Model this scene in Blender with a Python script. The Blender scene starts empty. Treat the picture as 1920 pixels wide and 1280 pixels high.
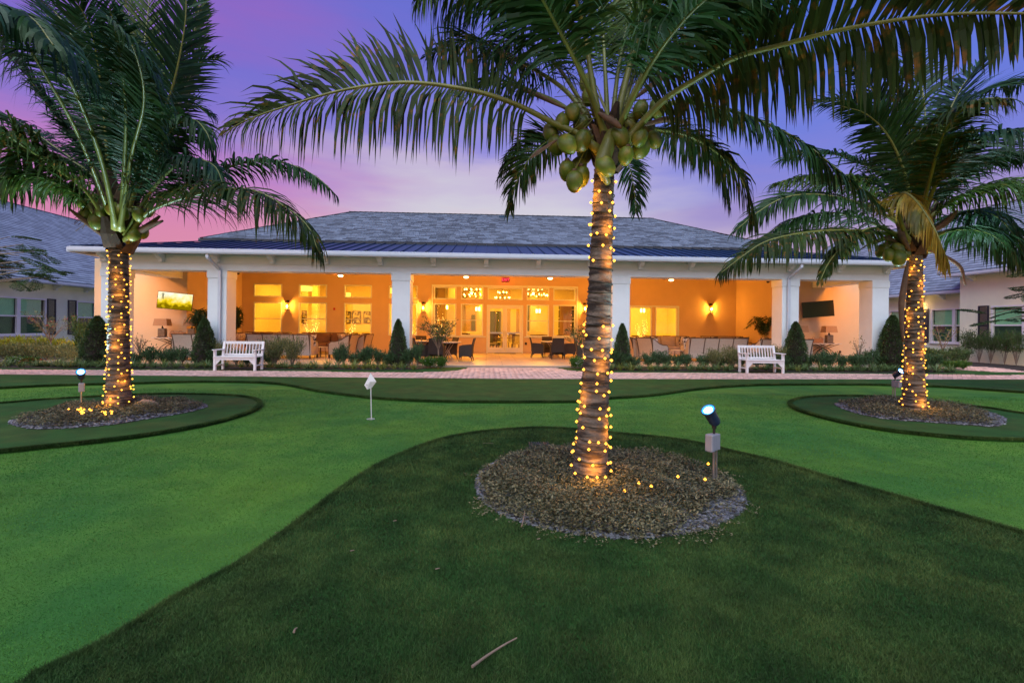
import bpy, bmesh, math, random
import numpy as np
from mathutils import Vector, Matrix

rng = np.random.default_rng(7)
random.seed(7)
scene = bpy.context.scene
COL = scene.collection

# ------------------------------------------------------------------ camera
F_PX, YAW, ROLL, EYE = 900.0, math.radians(3.0), 0.0098, 1.5
PCX, PCY = 960.0, 612.0
fwd = Vector((math.sin(YAW), math.cos(YAW), 0)); right0 = Vector((math.cos(YAW), -math.sin(YAW), 0)); upv = Vector((0, 0, 1))
camR = right0 * math.cos(ROLL) + upv * math.sin(ROLL)
camU = upv * math.cos(ROLL) - right0 * math.sin(ROLL)
EYEP = Vector((0, 0, EYE))
cd = bpy.data.cameras.new('camera'); cam = bpy.data.objects.new('camera', cd); COL.objects.link(cam)
cam.matrix_world = Matrix(((camR.x, camU.x, -fwd.x, 0), (camR.y, camU.y, -fwd.y, 0), (camR.z, camU.z, -fwd.z, EYE), (0, 0, 0, 1)))
cd.sensor_width = 36; cd.lens = F_PX / 1920 * 36; cd.shift_y = -28 / 1920; cd.clip_start = 0.05; cd.clip_end = 2000
scene.camera = cam

def ray(px, py): return fwd + camR * ((px - PCX) / F_PX) - camU * ((py - PCY) / F_PX)
def P(px, py, Y):
    d = ray(px, py); return EYEP + d * (Y / d.y)
def G(px, py, z=0.0):
    d = ray(px, py); return EYEP + d * ((z - EYE) / d.z)
def PX(px, py, X):
    d = ray(px, py); return EYEP + d * (X / d.x)
def W(px, py, dist): return EYEP + ray(px, py) * dist

# ------------------------------------------------------------------ world, sun, exposure
world = bpy.data.worlds.new('World'); scene.world = world; world.use_nodes = True
def build_world():
    nt = world.node_tree; N = nt.nodes; L = nt.links; N.clear()
    out = N.new('ShaderNodeOutputWorld'); tc = N.new('ShaderNodeTexCoord')
    def math_(op, a, b=None, clamp=False):
        n = N.new('ShaderNodeMath'); n.operation = op; n.use_clamp = clamp
        for i, v in enumerate((a, b)):
            if v is None: continue
            if isinstance(v, (int, float)): n.inputs[i].default_value = v
            else: L.new(v, n.inputs[i])
        return n.outputs[0]
    sep = N.new('ShaderNodeSeparateXYZ'); L.new(tc.outputs['Generated'], sep.inputs[0])
    mp = N.new('ShaderNodeMapping'); mp.inputs['Scale'].default_value = (1.3, 1.3, 6.5); mp.inputs['Rotation'].default_value = (0, 0.12, 0)
    L.new(tc.outputs['Generated'], mp.inputs[0])
    n1 = N.new('ShaderNodeTexNoise'); n1.inputs['Scale'].default_value = 1.7; n1.inputs['Detail'].default_value = 8; n1.inputs['Roughness'].default_value = .56
    L.new(mp.outputs[0], n1.inputs['Vector'])
    n2 = N.new('ShaderNodeTexNoise'); n2.inputs['Scale'].default_value = 2.6; n2.inputs['Detail'].default_value = 4
    L.new(mp.outputs[0], n2.inputs['Vector'])
    h2 = math_('ADD', math_('POWER', sep.outputs[0], 2), math_('POWER', sep.outputs[1], 2))
    hh = math_('MAXIMUM', math_('SQRT', h2), .05)
    az = math_('DIVIDE', sep.outputs[0], hh)
    az = math_('ADD', az, math_('MULTIPLY', math_('SUBTRACT', n2.outputs[0], .5), .5))
    el = math_('ADD', sep.outputs[2], math_('MULTIPLY', math_('SUBTRACT', n1.outputs[0], .5), .27))
    def ramp(stops):
        r = N.new('ShaderNodeValToRGB'); cr = r.color_ramp
        while len(cr.elements) > 1: cr.elements.remove(cr.elements[-1])
        for i, (p, c) in enumerate(stops):
            e = cr.elements[0] if i == 0 else cr.elements.new(p)
            e.position = p; e.color = tuple((x / 255) ** 2.2 for x in c) + (1,)
        L.new(el, r.inputs[0]); return r.outputs[0]
    rl = ramp([(0, (225, 110, 150)), (.17, (214, 104, 168)), (.25, (190, 104, 192)), (.33, (138, 98, 206)), (.42, (112, 90, 208)), (.52, (146, 84, 196)), (.60, (150, 74, 180)), (.70, (104, 80, 196)), (1, (74, 78, 178))])
    rc = ramp([(0, (235, 190, 190)), (.17, (224, 186, 196)), (.24, (208, 196, 214)), (.30, (196, 172, 212)), (.36, (140, 122, 216)), (.43, (104, 98, 216)), (.6, (86, 92, 208)), (.8, (84, 92, 190)), (1, (76, 84, 180))])
    rr = ramp([(0, (190, 130, 180)), (.15, (150, 116, 190)), (.22, (138, 104, 194)), (.29, (106, 98, 212)), (.38, (74, 96, 220)), (.50, (44, 86, 212)), (.7, (56, 92, 200)), (1, (60, 84, 180))])
    def mix(f, a, b):
        m = N.new('ShaderNodeMix'); m.data_type = 'RGBA'; L.new(f, m.inputs[0]); L.new(a, m.inputs[6]); L.new(b, m.inputs[7]); return m.outputs[2]
    def smooth(v, a, b):
        m = N.new('ShaderNodeMapRange'); m.interpolation_type = 'SMOOTHSTEP'; L.new(v, m.inputs[0]); m.inputs[1].default_value = a; m.inputs[2].default_value = b; return m.outputs[0]
    c = mix(smooth(az, -.55, -.05), rl, rc)
    c = mix(smooth(az, .10, .55), c, rr)
    b1 = N.new('ShaderNodeBackground'); L.new(c, b1.inputs[0]); b1.inputs[1].default_value = SKY_STRENGTH
    sky = N.new('ShaderNodeTexSky'); sky.sky_type = 'NISHITA'; sky.sun_disc = False
    sky.sun_elevation = SUN_EL; sky.sun_rotation = SUN_AZ
    b2 = N.new('ShaderNodeBackground'); L.new(sky.outputs[0], b2.inputs[0]); b2.inputs[1].default_value = NISHITA_STRENGTH
    ad = N.new('ShaderNodeAddShader'); L.new(b1.outputs[0], ad.inputs[0]); L.new(b2.outputs[0], ad.inputs[1]); L.new(ad.outputs[0], out.inputs[0])
SKY_STRENGTH = 0.70
NISHITA_STRENGTH = 0.05
SUN_EL = math.radians(4); SUN_AZ = math.radians(200)
build_world()
sd = bpy.data.lights.new('sun', 'SUN'); sd.energy = 2.9; sd.angle = math.radians(75); sd.color = (.88, .97, 1.0)
sun = bpy.data.objects.new('sun', sd); COL.objects.link(sun)
sun.rotation_euler = (math.radians(37), 0, math.radians(-18))
vs = scene.view_settings; vs.view_transform = 'Standard'; vs.look = 'None'; vs.exposure = 0.25; vs.gamma = 1; vs.use_curve_mapping = False
cy = scene.cycles
cy.use_denoising = True; cy.max_bounces = 8; cy.diffuse_bounces = 3; cy.glossy_bounces = 3; cy.transmission_bounces = 4; cy.transparent_max_bounces = 12
cy.sample_clamp_indirect = 4.0; cy.caustics_reflective = False; cy.caustics_refractive = False
try:
    cy.denoiser = 'OPENIMAGEDENOISE'; cy.denoising_input_passes = 'RGB_ALBEDO_NORMAL'
except Exception: pass

# ------------------------------------------------------------------ materials
MATS = {}
def mat(name, c, rough=.65, var=.18, scale=6.0, bump=0.0, bscale=60.0, metal=0.0, spec=.5, rnd=0.0, rndcol=None, trans=0.0, emis=None, estr=0.0, c2=None, c2scale=3.0, c2lo=.5, c2hi=.62, stretch=None, objrnd=0.0):
    m = bpy.data.materials.new(name); m.use_nodes = True; MATS[name] = m
    nt = m.node_tree; N = nt.nodes; L = nt.links; b = N['Principled BSDF']; out = N['Material Output']
    b.inputs['Roughness'].default_value = rough; b.inputs['Metallic'].default_value = metal; b.inputs['Specular IOR Level'].default_value = spec
    tc = N.new('ShaderNodeTexCoord'); vec = tc.outputs['Object']
    if stretch:
        mp = N.new('ShaderNodeMapping'); mp.inputs['Scale'].default_value = stretch; L.new(vec, mp.inputs[0]); vec = mp.outputs[0]
    def noise(s, d=4, r=.55):
        n = N.new('ShaderNodeTexNoise'); n.inputs['Scale'].default_value = s; n.inputs['Detail'].default_value = d; n.inputs['Roughness'].default_value = r; L.new(vec, n.inputs['Vector']); return n.outputs[0]
    def rgbmix(f, a, bb, mode='MIX'):
        x = N.new('ShaderNodeMix'); x.data_type = 'RGBA'; x.blend_type = mode
        if isinstance(f, float): x.inputs[0].default_value = f
        else: L.new(f, x.inputs[0])
        for i, v in ((6, a), (7, bb)):
            if isinstance(v, tuple): x.inputs[i].default_value = v if len(v) == 4 else v + (1,)
            else: L.new(v, x.inputs[i])
        return x.outputs[2]
    def maprange(v, a, bb, c0, c1):
        x = N.new('ShaderNodeMapRange'); L.new(v, x.inputs[0]); x.inputs[1].default_value = a; x.inputs[2].default_value = bb; x.inputs[3].default_value = c0; x.inputs[4].default_value = c1; return x.outputs[0]
    col = tuple(c)
    if c2: col = rgbmix(maprange(noise(c2scale, 5), c2lo, c2hi, 0, 1), col, tuple(c2))
    if rndcol:
        at = N.new('ShaderNodeAttribute'); at.attribute_name = 'rnd'
        col = rgbmix(at.outputs['Fac'], col, tuple(rndcol))
    if var > 0:
        f = maprange(noise(scale), .3, .7, 1 - var, 1 + var)
        col = rgbmix(1.0, col, f, 'MULTIPLY')
    if rnd > 0:
        at = N.new('ShaderNodeAttribute'); at.attribute_name = 'rnd'
        col = rgbmix(1.0, col, maprange(at.outputs['Fac'], 0, 1, 1 - rnd, 1 + rnd), 'MULTIPLY')
    if objrnd > 0:
        oi = N.new('ShaderNodeObjectInfo')
        col = rgbmix(1.0, col, maprange(oi.outputs['Random'], 0, 1, 1 - objrnd, 1 + objrnd), 'MULTIPLY')
    if isinstance(col, tuple): b.inputs['Base Color'].default_value = col + (1,)
    else: L.new(col, b.inputs['Base Color'])
    if bump > 0:
        bp = N.new('ShaderNodeBump'); bp.inputs['Strength'].default_value = bump; bp.inputs['Distance'].default_value = .01
        L.new(noise(bscale, 3), bp.inputs['Height']); L.new(bp.outputs[0], b.inputs['Normal'])
    if emis:
        b.inputs['Emission Color'].default_value = tuple(emis) + (1,); b.inputs['Emission Strength'].default_value = estr
    if trans > 0:
        t = N.new('ShaderNodeBsdfTranslucent'); mx = N.new('ShaderNodeMixShader'); mx.inputs[0].default_value = trans
        if isinstance(col, tuple): t.inputs[0].default_value = col + (1,)
        else: L.new(col, t.inputs[0])
        L.new(b.outputs[0], mx.inputs[1]); L.new(t.outputs[0], mx.inputs[2]); L.new(mx.outputs[0], out.inputs[0])
    return m
def emit(name, c, s):
    m = bpy.data.materials.new(name); m.use_nodes = True; nt = m.node_tree; nt.nodes.clear()
    o = nt.nodes.new('ShaderNodeOutputMaterial'); e = nt.nodes.new('ShaderNodeEmission'); e.inputs[0].default_value = tuple(c) + (1,); e.inputs[1].default_value = s
    nt.links.new(e.outputs[0], o.inputs[0]); return m
def glassmat(name, tint=(1, 1, 1), refl=.12):
    m = bpy.data.materials.new(name); m.use_nodes = True; nt = m.node_tree; nt.nodes.clear(); N = nt.nodes; L = nt.links
    o = N.new('ShaderNodeOutputMaterial'); t = N.new('ShaderNodeBsdfTransparent'); t.inputs[0].default_value = tuple(tint) + (1,)
    g = N.new('ShaderNodeBsdfGlossy'); g.inputs['Roughness'].default_value = .02; fr = N.new('ShaderNodeLayerWeight'); fr.inputs[0].default_value = .5; pw_ = N.new('ShaderNodeMath'); pw_.operation = 'POWER'; L.new(fr.outputs['Facing'], pw_.inputs[0]); pw_.inputs[1].default_value = 4.0; ml = N.new('ShaderNodeMath'); ml.operation = 'MULTIPLY'; L.new(pw_.outputs[0], ml.inputs[0]); ml.inputs[1].default_value = .6
    ad = N.new('ShaderNodeMath'); ad.operation = 'ADD'; ad.use_clamp = True; L.new(ml.outputs[0], ad.inputs[0]); ad.inputs[1].default_value = refl
    mx = N.new('ShaderNodeMixShader'); L.new(ad.outputs[0], mx.inputs[0]); L.new(t.outputs[0], mx.inputs[1]); L.new(g.outputs[0], mx.inputs[2]); L.new(mx.outputs[0], o.inputs[0]); return m

# ------------------------------------------------------------------ object helpers
WLOC = {}
def tag(o, label=None, cat=None, group=None, kind=None):
    if label: o['label'] = label
    if cat: o['category'] = cat
    if group: o['group'] = group
    if kind: o['kind'] = kind
    return o
def empty(name, loc=(0, 0, 0), rz=0.0, label=None, cat=None, group=None, parent=None):
    o = bpy.data.objects.new(name, None); COL.objects.link(o); o.location = loc; o.rotation_euler = (0, 0, rz); o.empty_display_size = .2
    if parent: o.parent = parent
    return tag(o, label, cat, group)
def link(name, me, parent=None, loc=(0, 0, 0), m=None, kind=None):
    o = bpy.data.objects.new(name, me); COL.objects.link(o); o.location = loc
    if parent: o.parent = parent
    if m is not None and not me.materials: me.materials.append(m)
    if kind: o['kind'] = kind
    return o
def wl(o):
    v = Vector((0, 0, 0))
    while o is not None:
        v += Vector(o.location); o = o.parent
    return v
def np_mesh(name, v, f, rnd=None, smooth=False, mats=None, mi=None):
    v = np.asarray(v, dtype=np.float32).reshape(-1, 3); f = np.asarray(f, dtype=np.int32)
    me = bpy.data.meshes.new(name); me.vertices.add(len(v)); me.vertices.foreach_set('co', v.ravel())
    k = f.shape[1]; me.loops.add(f.size); me.loops.foreach_set('vertex_index', f.ravel())
    me.polygons.add(len(f)); me.polygons.foreach_set('loop_start', np.arange(0, f.size, k, dtype=np.int32))
    if smooth: me.polygons.foreach_set('use_smooth', np.ones(len(f), dtype=bool))
    else: me.polygons.foreach_set('use_smooth', np.zeros(len(f), dtype=bool))
    if mats:
        for m in mats: me.materials.append(m)
    if mi is not None: me.polygons.foreach_set('material_index', np.asarray(mi, dtype=np.int32))
    if rnd is not None:
        a = me.attributes.new('rnd', 'FLOAT', 'FACE'); a.data.foreach_set('value', np.asarray(rnd, dtype=np.float32))
    me.update(calc_edges=True); return me

class MB:
    """collects shapes into ONE mesh"""
    def __init__(s): s.v = []; s.f = []; s.m = []
    def add(s, vs, fs, mi=0):
        b = len(s.v); s.v += [tuple(x) for x in vs]; s.f += [tuple(i + b for i in f) for f in fs]; s.m += [mi] * len(fs); return s
    def box(s, c, d, rz=0.0, mi=0, M=None):
        hx, hy, hz = d[0] / 2, d[1] / 2, d[2] / 2
        vs = [Vector((x * hx, y * hy, z * hz)) for z in (-1, 1) for y in (-1, 1) for x in (-1, 1)]
        if M is not None: vs = [M @ v for v in vs]
        if rz: R = Matrix.Rotation(rz, 3, 'Z'); vs = [R @ v for v in vs]
        vs = [v + Vector(c) for v in vs]
        return s.add(vs, [(0, 2, 3, 1), (4, 5, 7, 6), (0, 1, 5, 4), (2, 6, 7, 3), (0, 4, 6, 2), (1, 3, 7, 5)], mi)
    def bx(s, x0, x1, y0, y1, z0, z1, mi=0): return s.box(((x0 + x1) / 2, (y0 + y1) / 2, (z0 + z1) / 2), (abs(x1 - x0), abs(y1 - y0), abs(z1 - z0)), 0, mi)
    def bar(s, a, b, w, h, mi=0, up=(0, 0, 1)):
        a = Vector(a); b = Vector(b); t = (b - a).normalized(); u = Vector(up)
        if abs(t.dot(u)) > .98: u = Vector((0, 1, 0))
        sx = t.cross(u).normalized(); uz = sx.cross(t)
        vs = [p + sx * (i * w / 2) + uz * (j * h / 2) for p in (a, b) for (i, j) in ((-1, -1), (1, -1), (1, 1), (-1, 1))]
        return s.add(vs, [(0, 3, 2, 1), (4, 5, 6, 7), (0, 1, 5, 4), (1, 2, 6, 5), (2, 3, 7, 6), (3, 0, 4, 7)], mi)
    def tube(s, pts, rad, n=8, mi=0, cap=True):
        pts = [Vector(p) for p in pts]; k = len(pts)
        if not hasattr(rad, '__len__'): rad = [rad] * k
        ref = None; rings = []
        for i, p in enumerate(pts):
            t = (pts[min(i + 1, k - 1)] - pts[max(i - 1, 0)]).normalized()
            if ref is None:
                ref = Vector((0, 0, 1)) if abs(t.z) < .9 else Vector((1, 0, 0))
            u = (ref - t * ref.dot(t))
            u = u.normalized() if u.length > 1e-5 else t.orthogonal().normalized()
            ref = u; w = t.cross(u)
            rings.append([p + (u * math.cos(a) + w * math.sin(a)) * rad[i] for a in [2 * math.pi * j / n for j in range(n)]])
        vs = [v for r in rings for v in r]; fs = []
        for i in range(k - 1):
            for j in range(n):
                a = i * n + j; b = i * n + (j + 1) % n; fs.append((a, b, b + n, a + n))
        if cap: fs.append(tuple(range(n))[::-1]); fs.append(tuple(range((k - 1) * n, k * n)))
        return s.add(vs, fs, mi)
    def lathe(s, prof, c=(0, 0, 0), n=16, mi=0, cap=True, M=None):
        vs = [Vector((r * math.cos(2 * math.pi * j / n), r * math.sin(2 * math.pi * j / n), z)) for r, z in prof for j in range(n)]
        if M is not None: vs = [M @ v for v in vs]
        vs = [v + Vector(c) for v in vs]; fs = []
        for i in range(len(prof) - 1):
            for j in range(n):
                a = i * n + j; b = i * n + (j + 1) % n; fs.append((a, b, b + n, a + n))
        if cap: fs.append(tuple(range(n))[::-1]); fs.append(tuple(range((len(prof) - 1) * n, len(prof) * n)))
        return s.add(vs, fs, mi)
    def poly(s, pts, z0, z1, mi=0):
        n = len(pts); vs = [(p[0], p[1], z0) for p in pts] + [(p[0], p[1], z1) for p in pts]
        return s.add(vs, [tuple(range(n))[::-1], tuple(range(n, 2 * n))] + [(i, (i + 1) % n, n + (i + 1) % n, n + i) for i in range(n)], mi)
    def mesh(s, name, mats=None, smooth=False, bevel=0.0, recenter=None):
        me = bpy.data.meshes.new(name); vs = s.v
        if recenter is not None: vs = [(v[0] - recenter[0], v[1] - recenter[1], v[2] - recenter[2]) for v in vs]
        me.from_pydata(vs, [], s.f)
        if mats:
            for m in (mats if isinstance(mats, (list, tuple)) else [mats]): me.materials.append(m)
        if any(s.m): me.polygons.foreach_set('material_index', s.m)
        if bevel > 0:
            bm = bmesh.new(); bm.from_mesh(me)
            bmesh.ops.recalc_face_normals(bm, faces=bm.faces[:])
            bmesh.ops.bevel(bm, geom=bm.edges[:], offset=bevel, segments=2, affect='EDGES', profile=.5, clamp_overlap=True)
            bm.to_mesh(me); bm.free()
        if smooth: me.polygons.foreach_set('use_smooth', [True] * len(me.polygons))
        me.update(); return me
    def local(s, name, mats, parent=None, smooth=False, bevel=0.0, kind=None, loc=(0, 0, 0)):
        return link(name, s.mesh(name, mats, smooth, bevel), parent, loc, kind=kind)
    def build(s, name, mats, parent=None, smooth=False, bevel=0.0, kind=None):
        """shapes given in world coordinates; origin put at the base of the shape"""
        a = np.array(s.v); c = Vector(((a[:, 0].min() + a[:, 0].max()) / 2, (a[:, 1].min() + a[:, 1].max()) / 2, a[:, 2].min()))
        me = s.mesh(name, mats, smooth, bevel, recenter=c)
        return link(name, me, parent, c - wl(parent) if parent else c, kind=kind)

def box_np(w, d, h, taper=0.0):
    """a bevel-topped tile: w x d x h, base at z=0"""
    hx, hy = w / 2, d / 2; t = min(.004, w * .1, d * .1)
    v = [(-hx, -hy, 0), (hx, -hy, 0), (hx, hy, 0), (-hx, hy, 0), (-hx, -hy, h - t), (hx, -hy, h - t), (hx, hy, h - t), (-hx, hy, h - t),
         (-hx + t, -hy + t, h), (hx - t, -hy + t, h), (hx - t, hy - t, h), (-hx + t, hy - t, h)]
    f = [(0, 1, 5, 4), (1, 2, 6, 5), (2, 3, 7, 6), (3, 0, 4, 7), (4, 5, 9, 8), (5, 6, 10, 9), (6, 7, 11, 10), (7, 4, 8, 11), (8, 9, 10, 11)]
    return np.array(v, dtype=np.float32), np.array(f, dtype=np.int32)

def pieces(name, joined, parent, variants, places, m, limit=300):
    """variants: (verts, faces, rnd); places: (variant, 3x3 matrix, location in the parent's frame), largest in view first"""
    ms = [np_mesh(name, v, f, rnd=np.full(len(f), r), mats=[m]) for v, f, r in variants]
    for k, R, loc in places[:limit]:
        o = bpy.data.objects.new(name, ms[k]); COL.objects.link(o); o.parent = parent
        o.matrix_local = Matrix.Translation(loc) @ Matrix(R).to_4x4()
    rest = places[limit:]
    if rest:
        V = []; Fs = []; Rn = []; b = 0
        for k, R, loc in rest:
            v, f, r = variants[k]; V.append(v @ np.array(R).T + np.array(loc)); Fs.append(f + b); Rn.append(np.full(len(f), r)); b += len(v)
        link(joined, np_mesh(joined, np.concatenate(V), np.concatenate(Fs), rnd=np.concatenate(Rn), mats=[m]), parent, kind='stuff')

def spline(pts, n):
    """Catmull-Rom through pts, n samples"""
    p = np.array([tuple(x) for x in pts], dtype=float); p = np.vstack([2 * p[0] - p[1], p, 2 * p[-1] - p[-2]]); k = len(p) - 3
    out = []
    for t in np.linspace(0, k - 1e-6, n):
        i = int(t); u = t - i; a, b, c, d = p[i:i + 4]
        out.append(.5 * ((2 * b) + (-a + c) * u + (2 * a - 5 * b + 4 * c - d) * u * u + (-a + 3 * b - 3 * c + d) * u ** 3))
    return np.array(out)
def resample(q, n):
    d = np.r_[0, np.cumsum(np.linalg.norm(np.diff(q, axis=0), axis=1))]; s = np.linspace(0, d[-1], n)
    return np.stack([np.interp(s, d, q[:, i]) for i in range(3)], 1), d[-1]
def closed(pts, n=8):
    """smooth closed 2D outline"""
    p = np.array([(a[0], a[1]) for a in pts]); k = len(p); out = []
    for i in range(k):
        a, b, c, d = p[i - 1], p[i], p[(i + 1) % k], p[(i + 2) % k]
        for u in np.linspace(0, 1, n, endpoint=False):
            out.append(.5 * ((2 * b) + (-a + c) * u + (2 * a - 5 * b + 4 * c - d) * u * u + (-a + 3 * b - 3 * c + d) * u ** 3))
    return np.array(out)
def opened(pts, n=8):
    p = np.array([(a[0], a[1]) for a in pts]); q = np.c_[p, np.zeros(len(p))]
    return spline(q, (len(p) - 1) * n)[:, :2]
def inside(poly, pts):
    x, y = pts[:, 0], pts[:, 1]; r = np.zeros(len(pts), bool); n = len(poly); j = n - 1
    for i in range(n):
        xi, yi = poly[i]; xj, yj = poly[j]
        c = ((yi > y) != (yj > y)) & (x < (xj - xi) * (y - yi) / (yj - yi + 1e-12) + xi); r ^= c; j = i
    return r
def norm(a): return a / np.maximum(np.linalg.norm(a, axis=-1, keepdims=True), 1e-9)

def leaf_quads(P0, D, Nn, ln, wd, rnd):
    """pointed folded leaves: base P0, direction D, normal Nn, length ln, width wd -> 4 verts, 2 tris each"""
    D = norm(D); S = norm(np.cross(D, Nn)); U = np.cross(S, D); n = len(P0); ln = ln[:, None]; wd = wd[:, None]
    mid = P0 + D * ln * .45
    v = np.stack([P0, mid + S * wd * .5 + U * wd * .12, P0 + D * ln, mid - S * wd * .5 + U * wd * .12], 1).reshape(-1, 3)
    b = np.arange(n)[:, None] * 4
    f = np.concatenate([b + [0, 1, 2], b + [0, 2, 3]], 1).reshape(-1, 3)
    return v, f, np.repeat(rnd, 2)
# ------------------------------------------------------------------ material library
mat('putting_turf', (.042, .170, .030), .85, .16, 2.2, .8, 330, c2=(.098, .225, .026), c2scale=.55, c2lo=.36, c2hi=.64, spec=.2)
mat('dark_turf', (.022, .080, .016), .9, .25, 2.5, .5, 200, spec=.15, c2=(.040, .080, .018), c2scale=.9)
mat('turf_blade', (.034, .080, .018), .7, .35, 3.6, rnd=.45, spec=.25, trans=.25, c2=(.080, .130, .030), c2scale=2.0, c2lo=.42, c2hi=.66)
mat('lawn', (.03, .06, .015), .9, .2, 2)
mat('mortar', (.22, .16, .13), .9, .1)
mat('paver', (.62, .41, .35), .75, .14, 14, .3, 120, rnd=.22, objrnd=.0)
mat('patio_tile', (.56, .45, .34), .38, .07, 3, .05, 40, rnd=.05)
mat('patio_base', (.34, .27, .2), .8, .1)
mat('mulch', (.028, .021, .017), .95, .4, 30, .8, 90)
mat('stone_chip', (.13, .135, .145), .55, .3, 30, .3, 200, rnd=.75)
mat('ground_cover', (.042, .062, .018), .5, .3, 3, rnd=.55, rndcol=(.17, .15, .075), trans=.2)
mat('stucco', (.70, .64, .52), .85, .04, 2, .25, 220)
mat('wing_stucco', (.84, .85, .62), .85, .05, 1.5, .3, 200)
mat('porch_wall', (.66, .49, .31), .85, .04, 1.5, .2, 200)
mat('white_trim', (.74, .82, .84), .5, .04, 2)
mat('white_paint', (.80, .80, .80), .4, .04, 3)
mat('soffit', (.62, .63, .64), .7, .05, 2)
mat('gutter_metal', (.55, .62, .70), .3, .04, 3, spec=.6)
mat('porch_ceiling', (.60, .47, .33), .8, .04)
mat('metal_roof', (.018, .055, .105), .30, .12, 1.2, metal=.55, objrnd=.12)
mat('shingle', (.125, .155, .20), .8, .2, 7, .4, 80, rnd=.55)
mat('wing_shingle', (.21, .245, .315), .8, .12, 4, .4, 60, rnd=.28)
mat('roof_deck', (.05, .055, .065), .9, .1)
mat('shutter', (.030, .028, .034), .55, .1)
mat('window_blind', (.80, .86, .74), .6, .05)
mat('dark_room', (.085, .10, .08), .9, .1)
mat('black_metal', (.015, .014, .013), .45, .1)
mat('bronze', (.05, .03, .018), .4, .1, metal=.6)
mat('steel', (.55, .55, .55), .3, .1, metal=.9)
mat('grey_box', (.24, .26, .29), .5, .06)
mat('wicker_dark', (.035, .028, .024), .6, .3, 40, 1.0, 170)
mat('wicker_tan', (.52, .40, .29), .7, .12, 40, .8, 190)
mat('wicker_grey', (.52, .45, .38), .7, .12, 40, .8, 190)
mat('frame_bronze', (.09, .055, .035), .45, .1)
mat('cushion_brown', (.165, .085, .05), .9, .12, 8, .3, 200)
mat('cushion_taupe', (.33, .27, .22), .9, .1, 8, .3, 200)
mat('cushion_light', (.55, .48, .42), .9, .08, 8, .3, 200)
mat('pillow_pattern', (.62, .57, .50), .9, .05, 8, c2=(.05, .045, .05), c2scale=13, c2lo=.5, c2hi=.53)
mat('pillow_chevron', (.62, .52, .44), .9, .05, 8, c2=(.22, .15, .12), c2scale=26, c2lo=.5, c2hi=.55, stretch=(1, 1, 3))
mat('stone_top', (.60, .54, .46), .4, .08, 5)
mat('lamp_shade', (.42, .26, .15), .8, .08, 20)
mat('lamp_base', (.22, .16, .11), .35, .3, 9, metal=.3)
mat('basket', (.38, .17, .07), .8, .25, 50, .8, 160)
mat('terracotta', (.40, .17, .09), .8, .12)
mat('wood', (.22, .11, .05), .5, .25, 12, stretch=(1, 1, 6))
mat('dark_wood', (.07, .035, .018), .5, .25, 12)
mat('room_wall', (.72, .62, .46), .8, .05)
mat('room_floor', (.34, .22, .13), .4, .2, 2)
mat('curtain', (.38, .26, .16), .9, .1)
mat('trunk_bark', (.17, .135, .10), .9, .3, 3, .9, 45, rnd=.6, stretch=(1, 1, 5), c2=(.035, .025, .018), c2scale=3.2, c2lo=.47, c2hi=.60)
mat('fibre', (.075, .045, .028), .9, .4, 12, .9, 60, rnd=.4)
mat('frond_green', (.026, .074, .018), .5, .22, 5, rnd=.55, trans=.30, spec=.3)
mat('frond_dark', (.019, .062, .024), .5, .22, 5, rnd=.55, trans=.24, spec=.3)
mat('frond_olive', (.030, .058, .010), .55, .22, 5, rnd=.5, trans=.32, c2=(.20, .10, .015), c2scale=11, c2lo=.56, c2hi=.70, spec=.22)
mat('frond_lime', (.058, .118, .020), .5, .25, 5, rnd=.5, trans=.32, spec=.3, c2=(.20, .17, .02), c2scale=8, c2lo=.58, c2hi=.72)
mat('frond_yellow', (.42, .30, .04), .5, .25, 6, rnd=.4, trans=.4, c2=(.12, .13, .025), c2scale=3)
mat('petiole', (.16, .175, .035), .42, .25, 4, .2, 60)
mat('dry_frond', (.13, .075, .045), .8, .3, 9, .4, 60)
mat('coconut', (.105, .155, .012), .45, .35, 9, .15, 40, c2=(.20, .15, .02), c2scale=7, c2lo=.48, c2hi=.72, objrnd=.3)
mat('wire', (.008, .014, .008), .6, 0)
mat('shrub_green', (.055, .11, .026), .5, .25, 4, rnd=.5, trans=.2)
mat('topiary', (.055, .105, .03), .5, .25, 4, rnd=.55, trans=.15)
mat('shrub_olive', (.12, .17, .05), .55, .25, 4, rnd=.5, trans=.2, rndcol=(.20, .20, .08))
mat('shrub_dark', (.055, .12, .045), .5, .25, 4, rnd=.5, trans=.15)
mat('croton', (.55, .46, .03), .5, .25, 4, rnd=.3, rndcol=(.26, .32, .03), trans=.3)
mat('liriope', (.13, .21, .07), .5, .25, 4, rnd=.5, trans=.25)
mat('liriope_light', (.24, .28, .06), .5, .25, 4, rnd=.5, trans=.25)
mat('bedding_leaf', (.06, .16, .02), .5, .2, 4, rnd=.4, trans=.25)
mat('petal_white', (.8, .8, .78), .6, .03, trans=.2)
mat('petal_red', (.55, .03, .03), .6, .1, trans=.2)
mat('twig', (.20, .16, .125), .8, .2, 20)
mat('pale_twig', (.22, .16, .11), .8, .2, 20)
mat('tree_leaf', (.045, .10, .018), .45, .2, 4, rnd=.4, trans=.3)
MT = MATS
MT['window_glass'] = glassmat('window_glass', (.98, .98, .97), .035)
MT['wing_glass'] = glassmat('wing_glass', (.78, .97, .84), .05)
MT['lamp_glass'] = glassmat('lamp_glass', (1, .95, .85), .03)
MT['bulb'] = emit('bulb', (1.0, .44, .05), 6.0)
MT['led'] = emit('led', (.55, .85, 1.0), 14.0); MT['led_halo'] = emit('led_halo', (.03, .28, 1.0), 3.0); MT['bulb_halo'] = emit('bulb_halo', (1.0, .27, .012), 1.9)  # blue rim and amber shell glow by themselves to imitate halos
MT['fan_light'] = emit('fan_light', (1.0, .66, .32), 9.0)
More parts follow.
